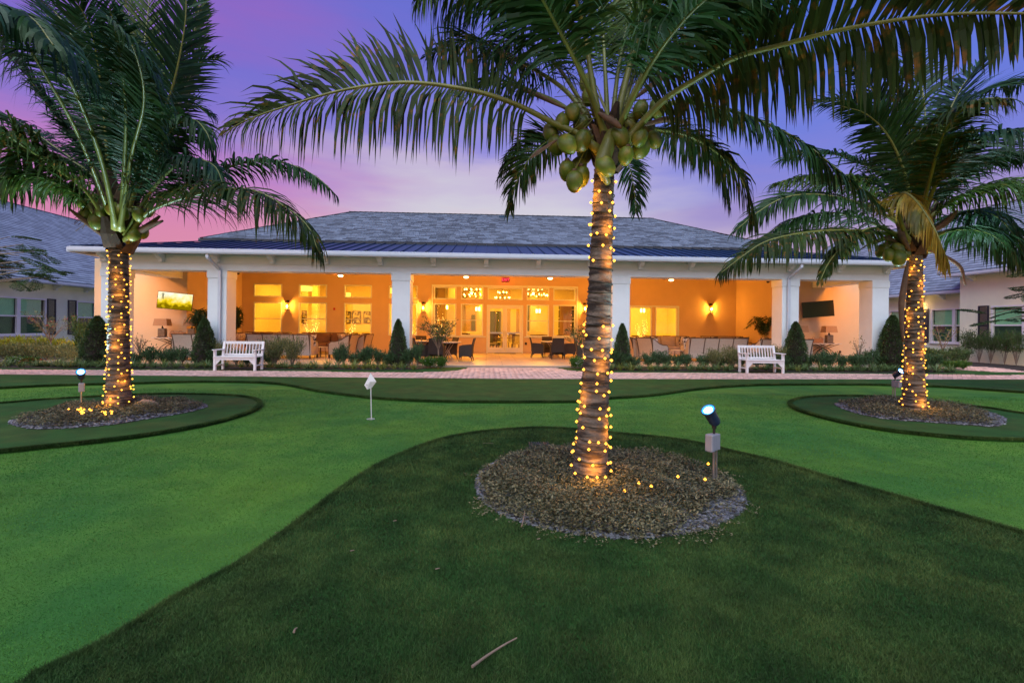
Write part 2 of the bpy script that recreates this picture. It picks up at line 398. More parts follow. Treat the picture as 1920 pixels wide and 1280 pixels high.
MT['sconce_light'] = emit('sconce_light', (1.0, .56, .16), 60.0)
MT['exit_red'] = emit('exit_red', (1.0, .04, .07), 3.0)
MT['candle'] = emit('candle', (1.0, .52, .11), 13.0)
MT['drum_light'] = emit('drum_light', (1.0, .50, .06), 2.4)

# ------------------------------------------------------------------ the ground
def sheet(name, poly, z, m, skirt=0.0, parent=None, kind='structure'):
    b = MB(); n = len(poly)
    vs = [(p[0], p[1], z) for p in poly]; fs = [tuple(range(n))]
    if skirt:
        vs += [(p[0], p[1], z - skirt) for p in poly]; fs += [(i, (i + 1) % n, n + (i + 1) % n, n + i) for i in range(n)]
    b.add(vs, fs); me = b.mesh(name, m); bm = bmesh.new(); bm.from_mesh(me)
    bmesh.ops.triangulate(bm, faces=[f for f in bm.faces if len(f.verts) > 4], ngon_method='EAR_CLIP')
    bmesh.ops.recalc_face_normals(bm, faces=bm.faces[:]); bm.to_mesh(me); bm.free()
    return link(name, me, parent, kind=kind)
def gp(L_): return [tuple(G(x, y)[:2]) for x, y in L_]
MT['lawn'] and sheet('ground', [(-400, -60), (400, -60), (400, 500), (-400, 500)], -.03, MT['lawn'])
sheet('putting_green', [(-26, -12), (26, -12), (26, 15), (-26, 15)], 0, MT['putting_turf'])
T = .032
fore = gp([(60, 1280), (200, 1213), (330, 1130), (440, 1070), (520, 1015), (590, 962), (650, 916), (720, 872), (790, 841), (850, 823), (920, 812.5), (1000, 807), (1070, 809), (1155, 817), (1254, 827), (1319, 838.5), (1385, 855), (1460, 873), (1560, 904), (1680, 938), (1800, 974), (1920, 1009), (2100, 1060), (2400, 1140)])
fore_poly = np.array(list(opened(fore, 6)) + [(9, 1.2), (9, -6), (-6, -6), (-4.2, .2), (-2.4, 1.3)])
isl_l = closed(gp([(0, 759.5), (81, 752.7), (190, 746.5), (271, 742.4), (352, 742), (433, 744.5), (474, 750), (487.5, 759), (479, 770), (447, 783), (379, 801), (271, 820), (162.5, 834), (81, 842.5), (0, 851)]) + [tuple(G(-200, 866)[:2]), tuple(G(-420, 850)[:2]), tuple(G(-440, 800)[:2]), tuple(G(-220, 772)[:2])], 6)
isl_r = closed(gp([(1481, 760), (1490, 752.5), (1515, 747.5), (1565, 745), (1640, 746), (1690, 750), (1740, 756), (1815, 764), (1865, 770), (1920, 779)]) + [tuple(G(2100, 800)[:2]), tuple(G(2200, 815)[:2]), tuple(G(2100, 830)[:2])] + gp([(1920, 829), (1815, 825), (1715, 816), (1640, 806), (1577.5, 793.5), (1527.5, 781), (1495, 770)]), 6)
edge_b = gp([(-500, 748), (-200, 739), (0, 729.7), (108, 724.5), (244, 721), (352, 718), (460, 718.5), (520, 721.5), (560, 728), (600, 736), (680, 746.5), (760, 752.5), (850, 755.5), (960, 756), (1090, 755.2), (1139, 749.5), (1221, 743.5), (1319, 730.5), (1401, 724.5), (1480, 723), (1615, 723), (1690, 724.5), (1765, 727), (1840, 732), (1920, 737.5), (2100, 748), (2400, 766)])
lowY = [(-24, 14.4), (-13.55, 14.1), (-5.85, 13.78), (.72, 13.48), (10.6, 13.75), (16.5, 13.9), (24, 14.1)]
strip_b = np.array(list(opened(edge_b, 5)) + [(x, y) for x, y in reversed(lowY)])
sheet('foreground_turf', fore_poly, T, MT['dark_turf'], T)
sheet('left_island_turf', isl_l, T, MT['dark_turf'], T)
sheet('right_island_turf', isl_r, T, MT['dark_turf'], T)
sheet('far_turf', strip_b, T, MT['dark_turf'], T)

# path: pavers laid herringbone
upY = [(24, 15.3), (14.1, 15.5), (9.4, 15.64)]
flare_r = gp([(1140, 699.5), (1097.6, 698), (1071, 695.7), (1046, 691), (1032, 686.5)])
flare_l = gp([(883, 686.5), (876, 691), (858.5, 695.7), (823, 698), (760, 699)])
path_poly = np.array(lowY + upY + flare_r + [(2.4, 17.25), (-.6, 17.25)] + flare_l + [(-8.6, 15.64), (-15, 15.75), (-24, 15.9)])
path = sheet('path', path_poly, .008, MT['mortar'])
br_r = np.array(gp([(1700, 681), (1740, 682), (1800, 686.5), (1863, 689.5), (1920, 696.6), (2000, 704), (2100, 711), (2000, 712), (1884, 702.9), (1868, 698.5), (1853, 696.6), (1812, 694.6), (1750, 690), (1700, 688)]))
br_l = np.array(gp([(-250, 702), (-160, 706), (-60, 700), (18, 680), (0, 676), (-80, 672), (-160, 680)]))
sheet('garden_path_right', br_r, .014, MT['mortar']); sheet('garden_path_left', br_l, .014, MT['mortar'])
def herring(polys, hole=None):
    a, w = .235, .115; P_ = []
    c45 = math.sqrt(.5); R45 = np.array([[c45, -c45], [c45, c45]])
    for i in range(-190, 190):
        for j in range(-46, 46):
            # herringbone lattice on a 45 degree grid
            ox = i * w; oy = -i * w
            P_.append((ox + a / 2 + j * 2 * w, oy + w / 2 + j * 2 * w, 0)); P_.append((ox + w / 2 + j * 2 * w + 0, oy + a / 2 + w + j * 2 * w - w * 0, 1))
    A = np.array(P_); xy = A[:, :2] @ R45.T
    xy = xy + np.array([0.5, 15.0]); ok = np.zeros(len(xy), bool)
    for p in polys: ok |= inside(p, xy)
    return xy[ok], A[ok, 2]
xy, ori = herring([path_poly, br_r, br_l])
order = np.argsort(np.hypot(xy[:, 0], xy[:, 1])); places = []
for i in order:
    th = math.radians(45) + (math.pi / 2 if ori[i] else 0) + random.uniform(-.01, .01)
    R = Matrix.Rotation(th, 3, 'Z'); places.append((random.randrange(8), [list(r) for r in R], (xy[i, 0], xy[i, 1], .010 + random.uniform(0, .0035))))
pieces('paver', 'far_pavers', path, [box_np(.222, .104, .014) + (k / 7,) for k in range(8)], places, MT['paver'])
# grass verge between path and beds, beds
def verge(name, pts, z=T, m='dark_turf', skirt=T): return sheet(name, pts, z, MT[m], skirt)
verge_l = np.array([(-24, 15.93)] + [(-15, 15.78), (-8.6, 15.67)] + gp([(760, 699), (823, 698), (858.5, 695.7), (876, 691), (883, 686.5)]) + [(-.6, 17.18), (-16, 17.2), (-24, 17.5)])
verge_r = np.array([(24, 15.33), (14.1, 15.53), (9.4, 15.67)] + gp([(1140, 699.5), (1097.6, 698), (1071, 695.7), (1046, 691), (1032, 686.5)]) + [(2.4, 17.22), (15.6, 17.2), (17.5, 17.1), (18.2, 16.4), (24, 16.0)])
verge('left_verge', verge_l); verge('right_verge', verge_r)
bed_l = np.array([(-20, 16.15), (-15, 16.0), (-8.6, 15.92), (-4, 15.9), (-2.6, 16.02), (-2.05, 16.4), (-1.9, 17.15), (-21, 17.19)])
bed_r = np.array([(3.9, 17.15), (4.05, 16.4), (4.7, 16.05), (6, 15.95), (9.4, 15.9), (14.1, 15.8), (16.5, 16.1), (17.0, 17.15)])
sheet('left_porch_bed', bed_l, .045, MT['mulch'], .04); sheet('right_porch_bed', bed_r, .045, MT['mulch'], .04)
wbed_l = np.array([(-22.6, 19), (-14.2, 17.3), (-16, 24), (-22.6, 45)]); wbed_r = np.array([(15.3, 17.3), (18, 18.2), (23.2, 17), (24.4, 45), (16, 24)])
wl2 = np.array([(-22.6, 18.8), (-20, 17.6), (-14.2, 17.22), (-16.1, 24), (-22.6, 46)])
sheet('left_wing_bed', wl2, .03, MT['mulch']); sheet('right_wing_bed', wbed_r, .005, MT['mulch'])

def mound(poly, n, h, name):
    """a low planted mound: rings from the outline to the centroid"""
    c = poly.mean(0); k = len(poly); V = []; rings = 7
    for r in range(rings):
        t = r / rings
        for p in poly: q = p * (1 - t) + c * t; V.append((q[0], q[1], T + .004 + h * math.sin(min(1, t * 2.2) * math.pi / 2) + random.uniform(-.006, .006) * (t > 0)))
    V.append((c[0], c[1], T + h)); F_ = []
    for r in range(rings - 1):
        for i in range(k): a = r * k + i; b = r * k + (i + 1) % k; F_.append((a, b, b + k, a + k))
    for i in range(k): F_.append(((rings - 1) * k + i, (rings - 1) * k + (i + 1) % k, rings * k))
    m = MB(); m.add(V, F_); return m.local(name, MT['mulch'], smooth=True, kind='structure')
bed_c = closed(gp([(891, 912), (903, 889), (942, 866), (1008, 851), (1070, 846), (1139, 850), (1221, 862), (1286.5, 879.5), (1345.6, 899), (1385, 920), (1400, 945), (1391.5, 968), (1352, 991), (1303, 1006), (1237, 1017), (1172, 1020), (1106, 1015), (1024, 1001), (958, 981), (916, 958), (896, 935)]), 4)
bed_a = closed(gp([(15, 796), (41, 788), (81, 777), (135, 764), (217, 757), (271, 754), (325, 752.7), (366, 756.8), (387, 763.5), (379, 770), (338.6, 780), (271, 790.6), (217, 800), (135, 807), (68, 809.6), (32.5, 804)]), 4)
bed_b = closed(gp([(1565, 760), (1590, 756), (1615, 753), (1665, 752.5), (1740, 760), (1815, 769), (1865, 779), (1887.5, 792.5), (1865, 804), (1815, 801), (1740, 796), (1665, 790), (1615, 781), (1580, 770)]), 4)
mound(bed_c, 0, .045, 'centre_palm_bed'); mound(bed_a, 0, .05, 'left_palm_bed'); mound(bed_b, 0, .05, 'right_palm_bed')

def shrink(poly, t):
    c = poly.mean(0); return c + (poly - c) * t
def scatter(poly, n):
    lo, hi = poly.min(0), poly.max(0); q = rng.uniform(lo, hi, (n, 2)); return q[inside(poly, q)]
def hgt(poly, q, h):
    c = poly.mean(0); d = q - c; R_ = np.hypot(*(poly - c).T); A_ = np.arctan2(poly[:, 1] - c[1], poly[:, 0] - c[0]); o = np.argsort(A_)
    r = np.interp(np.arctan2(d[:, 1], d[:, 0]), A_[o], R_[o], period=2 * math.pi); t = 1 - np.clip(np.hypot(*d.T) / r, 0, 1)
    return T + .004 + h * np.sin(np.minimum(1, t * 2.2) * math.pi / 2), t

def chips(name, poly, n, h, size, rim=.35):
    q = scatter(poly, n * 3); z, t = hgt(poly, q, h); q2 = q[(t < rim) | (rng.random(len(q)) < .35)][:n]; z, t = hgt(poly, q2, h); n = len(q2)
    # slate chips: flattened wedges, 8 verts
    base = np.array([(-1, -.7, -.3), (1, -.5, -.3), (.8, .6, -.3), (-.7, .8, -.3), (-.8, -.5, .3), (.8, -.4, .25), (.6, .5, .35), (-.5, .6, .28)]) * .5
    fc = np.array([(0, 1, 5, 4), (1, 2, 6, 5), (2, 3, 7, 6), (3, 0, 4, 7), (4, 5, 6, 7)])
    s = size * rng.uniform(.5, 1.35, n)[:, None, None]; a = rng.uniform(0, 6.28, n); tl = rng.normal(0, .28, n)
    V = base[None] * rng.uniform(.7, 1.2, (n, 8, 1)) * s * np.array([1, .75, .5])
    V = np.stack([V[..., 0], V[..., 1] * np.cos(tl)[:, None] - V[..., 2] * np.sin(tl)[:, None], V[..., 1] * np.sin(tl)[:, None] + V[..., 2] * np.cos(tl)[:, None]], -1)
    V = np.stack([V[..., 0] * np.cos(a)[:, None] - V[..., 1] * np.sin(a)[:, None], V[..., 0] * np.sin(a)[:, None] + V[..., 1] * np.cos(a)[:, None], V[..., 2]], -1)
    V += np.c_[q2, z + size * .12][:, None]
    F_ = (np.arange(n)[:, None, None] * 8 + fc[None]).reshape(-1, 4)
    r = rng.random(n) ** 1.5; link(name, np_mesh(name, V.reshape(-1, 3), F_, rnd=np.repeat(r, 5), mats=[MT['stone_chip']]), kind='stuff')
chips('slate_chips', bed_c, 9000, .045, .040, .22); chips('slate_chips', bed_a, 3500, .05, .05, .2); chips('slate_chips', bed_b, 3500, .05, .05, .2)
def cover(name, poly, n, h, size, amp, m='ground_cover', zb=None):
    q = scatter(poly, n); z, t = hgt(poly, q, h)
    if zb is not None: z = np.full(len(q), zb)
    c_ = poly.mean(0); an = np.arctan2(q[:, 1] - c_[1], q[:, 0] - c_[0]); dd_ = lambda a0: np.abs((an - a0 + np.pi) % (2 * np.pi) - np.pi)
    thr = -.03 + .06 * np.exp(-(dd_(np.pi) / .5) ** 2) + .17 * np.exp(-(dd_(-.75) / .55) ** 2) + .05 * np.sin(an * 7 + 2) * np.sin(an * 3)
    keep = rng.random(len(q)) < np.clip((t - thr) * 22, .12, 1)
    cl = np.sin(q[:, 0] * 5.1 + 1) * np.cos(q[:, 1] * 4.3) + np.sin(q[:, 0] * 11 + q[:, 1] * 7) * .5
    # the lower right of the bed lies bare
    keep &= rng.random(len(q)) < np.clip(.95 + cl * .25, .2, 1)
    q = q[keep]; z = z[keep]; cl = cl[keep]; n = len(q)
    p = np.c_[q, z + rng.random(n) ** 1.4 * amp * (1 + .5 * cl)]
    D = norm(np.c_[rng.normal(0, 1, (n, 2)), rng.uniform(-.2, .7, n)]); Nn = norm(np.c_[rng.normal(0, .5, (n, 2)), np.ones(n)])
    v, f, r = leaf_quads(p, D, Nn, size * rng.uniform(.6, 1.3, n), size * .5 * rng.uniform(.6, 1.2, n), rng.random(n))
    link(name, np_mesh(name, v, f, rnd=r, mats=[MT[m]]), kind='stuff')
cover('ground_cover', shrink(bed_c, .99), 95000, .045, .030, .075); cover('ground_cover', shrink(bed_a, .96), 34000, .05, .036, .08); cover('ground_cover', shrink(bed_b, .96), 34000, .05, .036, .08)
# runners creeping over the turf
ring = []
c0 = bed_c.mean(0)
for k in range(46):
    a = rng.uniform(0, 6.28) if k > 30 else rng.uniform(3.3, 5.6); i = int(a / 6.28 * len(bed_c)); d = norm(np.array([math.cos(a), math.sin(a)])); rr_ = inside(bed_c, c0 + d * np.linspace(0, 4, 400)[:, None]).sum() / 100
    p = c0 + d * (rr_ - .03); L_ = rng.uniform(.05, .22); nn = 22; u = np.linspace(0, 1, nn)[:, None]; side = np.array([-d[1], d[0]]) * rng.normal(0, .5)
    ring.append(p + (d + side * u) * L_ * u + rng.normal(0, .012, (nn, 2)))
q = np.concatenate(ring); n = len(q); D = norm(np.c_[rng.normal(0, 1, (n, 2)), rng.uniform(0, .4, n)])
v, f, r = leaf_quads(np.c_[q, T + .02 + rng.random(n) * .015], D, norm(np.c_[rng.normal(0, .3, (n, 2)), np.ones(n)]), rng.uniform(.012, .026, n), rng.uniform(.008, .014, n), .4 + .6 * rng.random(n))
link('creeping_runners', np_mesh('creeping_runners', v, f, rnd=r, mats=[MT['ground_cover']]), kind='stuff')

def blades(name, poly, n, d0, d1, hmul=1.0, excl=(), edge=None, base=0.0, mm='turf_blade'):
    D = d0 * (d1 / d0) ** rng.random(n); u = rng.uniform(-1.15, 1.15, n)
    if edge is not None:
        i = rng.integers(0, len(edge) - 1, n); t = rng.random((n, 1)); q = edge[i] * (1 - t) + edge[(i + 1) % len(edge)] * t + rng.normal(0, .012, (n, 2)); D = np.hypot(*q.T); hmul = 1.15
    else:
        q = np.array([fwd.x, fwd.y])[None] * D[:, None] + np.array([right0.x, right0.y])[None] * (D * u)[:, None]; k = inside(poly, q)
        for e in excl: k &= ~inside(e, q)
        q = q[k]; D = D[k]
    n = len(q); s = np.clip(D / 3.2, .8, 3.2); h = .019 * hmul * rng.uniform(.7, 1.25, n) * np.clip(s, 1, 1.5); w = .0022 * s * rng.uniform(.8, 1.3, n)
    a = rng.uniform(0, 6.28, n); ln = rng.normal(0, .55, (n, 2)) * h[:, None]; wx = np.cos(a) * w; wy = np.sin(a) * w; z = T - .002 + base
    V = np.stack([np.c_[q[:, 0] - wx, q[:, 1] - wy, np.full(n, z)], np.c_[q[:, 0] + wx, q[:, 1] + wy, np.full(n, z)], np.c_[q + ln, z + h]], 1)
    link(name, np_mesh(name, V.reshape(-1, 3), np.arange(n * 3).reshape(-1, 3), rnd=rng.random(n), mats=[MT[mm]]), kind='stuff')
blades('turf_blades', fore_poly, 900000, 1.75, 9, excl=(shrink(bed_c, .99),))
mat('green_fibre', (.046, .185, .030), .8, .2, 3.0, rnd=.35, spec=.2, trans=.15, c2=(.105, .240, .028), c2scale=.8, c2lo=.4, c2hi=.65)
blades('green_fibres', np.array([(-12, 0), (12, 0), (12, 12), (-12, 12)]), 420000, 1.8, 11, hmul=.30, excl=(fore_poly, isl_l, isl_r), base=-T + .003, mm='green_fibre')

for e_, n_ in ((isl_l, 60000), (isl_r, 60000), (np.array(list(opened(edge_b, 5))), 60000)): blades('turf_blades', None, n_, 1, 2, edge=e_[:-1] if len(e_) > 120 else e_)
blades('turf_blades', None, 40000, 1, 2, edge=np.array(list(opened(fore, 6)))[:-1])
# ------------------------------------------------------------------ clubhouse with its deep porch
YC, YW, YT = 17.3, 25.2, 20.7         # column front, main wall, side (tv) walls
FLOOR = .10; CEIL = 4.35; BEAM = 3.36; XC = .9
club = empty('clubhouse', (XC, 21, 0), label='long white clubhouse with deep columned porch, blue metal porch roof and grey shingle roof', cat='building')
cols = [-13.0, -9.43, -3.07, 4.89, 11.28, 14.78]; CW = .645
for x in cols:
    b = MB(); b.bx(x - CW / 2, x + CW / 2, YC, YC + CW, 0, BEAM + .003)
    c = b.build('column', MT['white_trim'], club, bevel=.006)
    t = MB(); t.bx(x - CW / 2 - .02, x + CW / 2 + .02, YC - .02, YC + CW + .02, .0, .72); t.build('plinth', MT['white_trim'], c, bevel=.006)
    t = MB(); t.bx(x - CW / 2 - .022, x + CW / 2 + .022, YC - .022, YC + CW + .022, BEAM - .26, BEAM - .004); t.build('capital', MT['white_trim'], c, bevel=.006)
# beam, frieze, soffit, gutter
X0, X1 = cols[0] - CW / 2, cols[-1] + CW / 2
b = MB(); b.bx(X0, X1, YC + .004, YC + CW, BEAM, 3.92); b.bx(X0 , X0 + CW, YC + CW, YT, BEAM, 3.92); b.bx(X1 - CW, X1, YC + CW, YT, BEAM, 3.92)
beam = b.build('beam', MT['white_trim'], club)
b = MB(); b.bx(X0 - .03, X1 + .03, YC - .028, YC + .002, 3.60, 3.90); b.build('frieze', MT['white_trim'], beam)
EX0, EX1, EY = X0 - .55, X1 + .55, 16.75
b = MB(); b.bx(EX0, EX1, EY, YC + .3, 3.905, 3.925); b.bx(EX0, X0, YC, 30, 3.905, 3.925); b.bx(X1, EX1, YC, 30, 3.905, 3.925); b.build('soffit', MT['soffit'], club)
g = MB()
prof = [(0, 0), (.13, 0), (.15, .05), (.15, .15), (.12, .16), (.12, .05), (.02, .03), (.02, .16), (0, .16)]
def gutter(mb, a, b_, out):
    a = Vector(a); b_ = Vector(b_); o = Vector(out); n = len(prof)
    vs = [p + o * q[0] + Vector((0, 0, q[1])) for p in (a, b_) for q in prof]
    mb.add(vs, [(i, (i + 1) % n, n + (i + 1) % n, n + i) for i in range(n)] + [tuple(range(n)), tuple(range(n, 2 * n))])
gutter(g, (EX0, EY, 3.85), (EX1, EY, 3.85), (0, -1, 0)); gutter(g, (EX0, EY, 3.85), (EX0, 30, 3.85), (-1, 0, 0)); gutter(g, (EX1, EY, 3.85), (EX1, 30, 3.85), (1, 0, 0))
g.build('gutter', MT['gutter_metal'], club)
# brackets under the soffit
bxs = np.linspace(X0 + .2, X1 - .2, 16)
for x in bxs:
    b = MB(); vs = []
    prf = [(0, 0), (0, -.28), (-.14, -.28), (-.14, -.20), (-.34, -.10), (-.42, 0)]
    for sx in (-.075, .075): vs += [(x + sx, YC - .03 + p, 3.903 + q) for p, q in prf]
    n = len(prf); b.add(vs, [tuple(range(n)), tuple(range(2 * n - 1, n - 1, -1))] + [(i, n + i, n + (i + 1) % n, (i + 1) % n) for i in range(n)])
    b.build('bracket', MT['white_trim'], club)
# downspouts
for x in (cols[1], cols[4]):
    b = MB(); dx = .12 if x < 0 else -.12; pts = [(x, EY - .05, 3.86), (x, EY - .05, 3.72), (x + dx, YC - .07, 3.38), (x + dx, YC - .07, .1)]
    for p, q in zip(pts[:-1], pts[1:]): b.bar(p, q, .1, .075)
    b.build('downspout', MT['gutter_metal'], club, bevel=.008)
# walls of the porch
def wall_holes(mb, axis, c, th, a0, a1, z0, z1, holes, mi=0):
    """wall in the plane axis=c from a0..a1; holes: (h0,h1,zz0,zz1), built from butted boxes"""
    xs = sorted(set([a0, a1] + [h for q in holes for h in q[:2]])); zs = sorted(set([z0, z1] + [h for q in holes for h in q[2:]]))
    for i in range(len(xs) - 1):
        run = None
        for j in range(len(zs) - 1):
            mx, mz = (xs[i] + xs[i + 1]) / 2, (zs[j] + zs[j + 1]) / 2
            solid = not any(q[0] < mx < q[1] and q[2] < mz < q[3] for q in holes)
            if solid and run is None: run = zs[j]
            if run is not None and (not solid or j == len(zs) - 2):
                top = zs[j + 1] if solid else zs[j]
                if axis == 'y': mb.bx(xs[i], xs[i + 1], c, c + th, run, top, mi)
                else: mb.bx(c, c + th, xs[i], xs[i + 1], run, top, mi)
                run = None
def wx(px): return P(px, 600, YW)[0]
def wz(py, px=930): return P(px, py, YW)[2]
wins = []     # (x0,x1,z0,z1, kind)
zt0, zt1 = wz(562), wz(539); zl0, zl1 = wz(630), wz(570)
cen = [(812.9, 855.4), (863.9, 906), (987, 1029.4), (1037, 1079)]
for a, b_ in cen: wins += [(wx(a), wx(b_), zt0, zt1, 't'), (wx(a), wx(b_), zl0, zl1, 'l')]
wins += [(wx(913.8), wx(979.8), zt0, zt1, 't')]
zt0b, zt1b = wz(558.5, 660), wz(534, 660); zl0b, zl1b = wz(628, 660), wz(568, 660)
for a, b_ in [(475.7, 528.8), (560, 613), (645, 697), (728.5, 782.5)]: wins += [(wx(a), wx(b_), zt0b, zt1b, 't'), (wx(a), wx(b_), zl0b, zl1b, 'l')]
zr0, zr1 = wz(634, 1225), wz(575.5, 1225)
for a, b_ in [(1180, 1222), (1228.5, 1269.5)]: wins.append((wx(a), wx(b_), zr0, zr1, 'r'))
dx0, dx1, dz1 = wx(912.5), wx(981), wz(571.5)
door_hole = (dx0, dx1, FLOOR, dz1)
XL, XR = -12.5, 13.4
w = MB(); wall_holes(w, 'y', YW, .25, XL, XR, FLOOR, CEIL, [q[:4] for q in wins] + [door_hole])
wall = w.build('porch_wall', MT['porch_wall'], club)
w = MB(); w.bx(-16.2, XL, YT, YT + .25, 0, CEIL - .2); w.build('side_wall', MT['porch_wall'], club)
w = MB(); w.bx(XR, 16.9, YT, YT + .25, 0, CEIL - .2); w.build('side_wall', MT['porch_wall'], club)
w = MB(); w.bx(XL - .25, XL, YT + .25, YW + .25, 0, CEIL); w.build('side_wall', MT['porch_wall'], club)
w = MB(); w.bx(XR, XR + .25, YT + .25, YW + .25, 0, CEIL); w.build('side_wall', MT['porch_wall'], club)
w = MB(); w.bx(-16.2, -15.95, YT + .25, 32, 0, 3.9); w.build('end_wall', MT['wing_stucco'], club); w = MB(); w.bx(16.65, 16.9, YT + .25, 32, 0, 3.9); w.build('end_wall', MT['wing_stucco'], club)
# coved ceiling over the porch
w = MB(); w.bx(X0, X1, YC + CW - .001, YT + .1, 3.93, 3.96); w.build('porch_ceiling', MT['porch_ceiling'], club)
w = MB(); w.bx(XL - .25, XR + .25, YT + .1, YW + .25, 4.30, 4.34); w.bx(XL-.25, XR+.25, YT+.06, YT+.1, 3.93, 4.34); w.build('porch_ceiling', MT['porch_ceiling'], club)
# patio floor and tiles
patio_poly = [(-16.2, 17.2), (16.9, 17.2), (16.9, YW + .25), (-16.2, YW + .25)]
patio = sheet('patio', patio_poly, FLOOR - .012, MT['patio_base'], .1)
tp = []
for j in range(13):
    for i in range(-26, 29):
        cx, cyy = XC + i * .61, 17.2 + .305 + j * .61
        if -16 < cx < 16.7 and cyy < YW and not any(abs(cx - c) < .5 and cyy < YC + .8 for c in cols) and (cyy < YT - .2 or XL + .3 < cx < XR - .3): tp.append((cx, cyy))
tp.sort(key=lambda q: abs(q[0] - 1) * .9 + q[1])
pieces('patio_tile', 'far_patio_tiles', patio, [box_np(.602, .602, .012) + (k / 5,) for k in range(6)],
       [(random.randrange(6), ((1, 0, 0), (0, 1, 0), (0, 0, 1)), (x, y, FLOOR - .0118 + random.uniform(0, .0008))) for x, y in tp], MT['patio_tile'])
# windows: frame + pane
def rect_frame(mb, x0, x1, z0, z1, y0, y1, t):
    mb.bx(x0, x1, y0, y1, z1 - t, z1); mb.bx(x0, x1, y0, y1, z0, z0 + t); mb.bx(x0, x0 + t, y0, y1, z0 + t, z1 - t); mb.bx(x1 - t, x1, y0, y1, z0 + t, z1 - t)
for x0, x1, z0, z1, k in wins:
    f = MB(); rect_frame(f, x0 + .001, x1 - .001, z0 + .001, z1 - .001, YW - .03, YW + .1, .055); fo = f.build('window', MT['white_trim'], club)
    p = MB(); p.bx(x0 + .056, x1 - .056, YW + .02, YW + .03, z0 + .056, z1 - .056); p.build('pane', MT['window_glass'], fo)
    if k == 'l':
        s = MB(); s.bx(x0 + .056, x1 - .056, YW + .0, YW + .05, (z0 + z1) / 2 - .02 - .02, (z0 + z1) / 2 + .02 - .02); s.build('rail', MT['white_trim'], fo)
# wide casing round the centre group
f = MB(); cx0, cx1 = wx(809), wx(1083); ztop = wz(535)
f.bx(cx0, cx1, YW - .045, YW - .031, zt1 + .01, ztop); f.bx(cx0, cx0 + .07, YW - .045, YW - .031, zl0, zt1 + .01); f.bx(cx1 - .07, cx1, YW - .045, YW - .031, zl0, zt1 + .01)
f.bx(cx0, wx(911), YW - .06, YW - .031, zl0 - .07, zl0 - .01); f.bx(wx(983), cx1, YW - .06, YW - .031, zl0 - .07, zl0 - .01); f.build('window_casing', MT['white_trim'], club)
# double door
dm = (dx0 + dx1) / 2
df = MB(); df.bx(dx0, dx0 + .06, YW - .03, YW + .1, FLOOR, dz1 - .07); df.bx(dx1 - .06, dx1, YW - .03, YW + .1, FLOOR, dz1 - .07); df.bx(dx0, dx1, YW - .03, YW + .1, dz1 - .07, dz1 - .001); df.build('door_frame', MT['white_trim'], club)
for x0, x1, s in ((dx0 + .064, dm - .004, 1), (dm + .004, dx1 - .064, -1)):
    b = MB(); z0, z1 = FLOOR + .02, dz1 - .075
    b.bx(x0, x0 + .11, YW, YW + .05, z0, z1); b.bx(x1 - .11, x1, YW, YW + .05, z0, z1); b.bx(x0 + .11, x1 - .11, YW, YW + .05, z0, z0 + .27); b.bx(x0 + .11, x1 - .11, YW, YW + .05, z1 - .12, z1)
    d = b.build('door', MT['white_paint'], club)
    p = MB(); p.bx(x0 + .111, x1 - .111, YW + .02, YW + .03, z0 + .271, z1 - .121); p.build('pane', MT['window_glass'], d)
    p = MB(); p.bx(x0 + .111, x1 - .111, YW + .006, YW + .018, z0 + 1.0, z0 + 1.08); p.build('push_bar', MT['steel'], d)
    hx = x1 - .05 if s > 0 else x0 + .05
    h = MB(); h.tube([(hx, YW, 1.25), (hx, YW - .06, 1.25), (hx, YW - .06, 1.0), (hx, YW, 1.0)], .011, 6); h.build('handle', MT['steel'], d)
m_ = MB(); m_.bx(dm - .55, dm + .55, YW - .55, YW - .08, FLOOR + .003, FLOOR + .02); tag(m_.build('doormat', MT['black_metal']), 'dark doormat lying before the white double glass door', 'doormat')
# sliding window casing on the right
f = MB(); rx0, rx1 = wx(1177), wx(1273); f.bx(rx0, rx1, YW - .045, YW - .031, zr1, zr1 + .07); f.bx(rx1 - .09, rx1, YW - .045, YW - .031, FLOOR + .4, zr1); f.build('window_casing', MT['white_trim'], club)

# metal porch roof in standing seam panels
Z0, PIT = 4.02, .25; YM = 20.3; Zm = Z0 + PIT * (YM - EY)
def zroof(y): return Z0 + PIT * (y - EY)
px0, px1 = EX0 - .03, EX1 + .03; pw = .42; npan = int((px1 - px0) / pw)
for i in range(npan):
    a, b_ = px0 + i * pw, px0 + (i + 1) * pw
    if i == npan - 1: b_ = px1
    ya = min(YM, EY + (a - px0) , EY + (px1 - a)); yb = min(YM, EY + (b_ - px0), EY + (px1 - b_))
    q = MB(); y_ = EY - .05
    vs = [(a, y_, zroof(y_)), (b_, y_, zroof(y_)), (b_, max(yb, y_ + .01), zroof(max(yb, y_ + .01))), (a, max(ya, y_ + .01), zroof(max(ya, y_ + .01)))]
    q.add(vs + [(v[0], v[1], v[2] - .02) for v in vs], [(0, 1, 2, 3), (0, 4, 5, 1), (1, 5, 6, 2), (2, 6, 7, 3), (3, 7, 4, 0)])
    if ya > EY + .3: q.bar((a, y_ + .01, zroof(y_) + .022), (a, ya - .03, zroof(ya - .03) + .022), .022, .044)
    q.build('roof_panel', MT['metal_roof'], club)
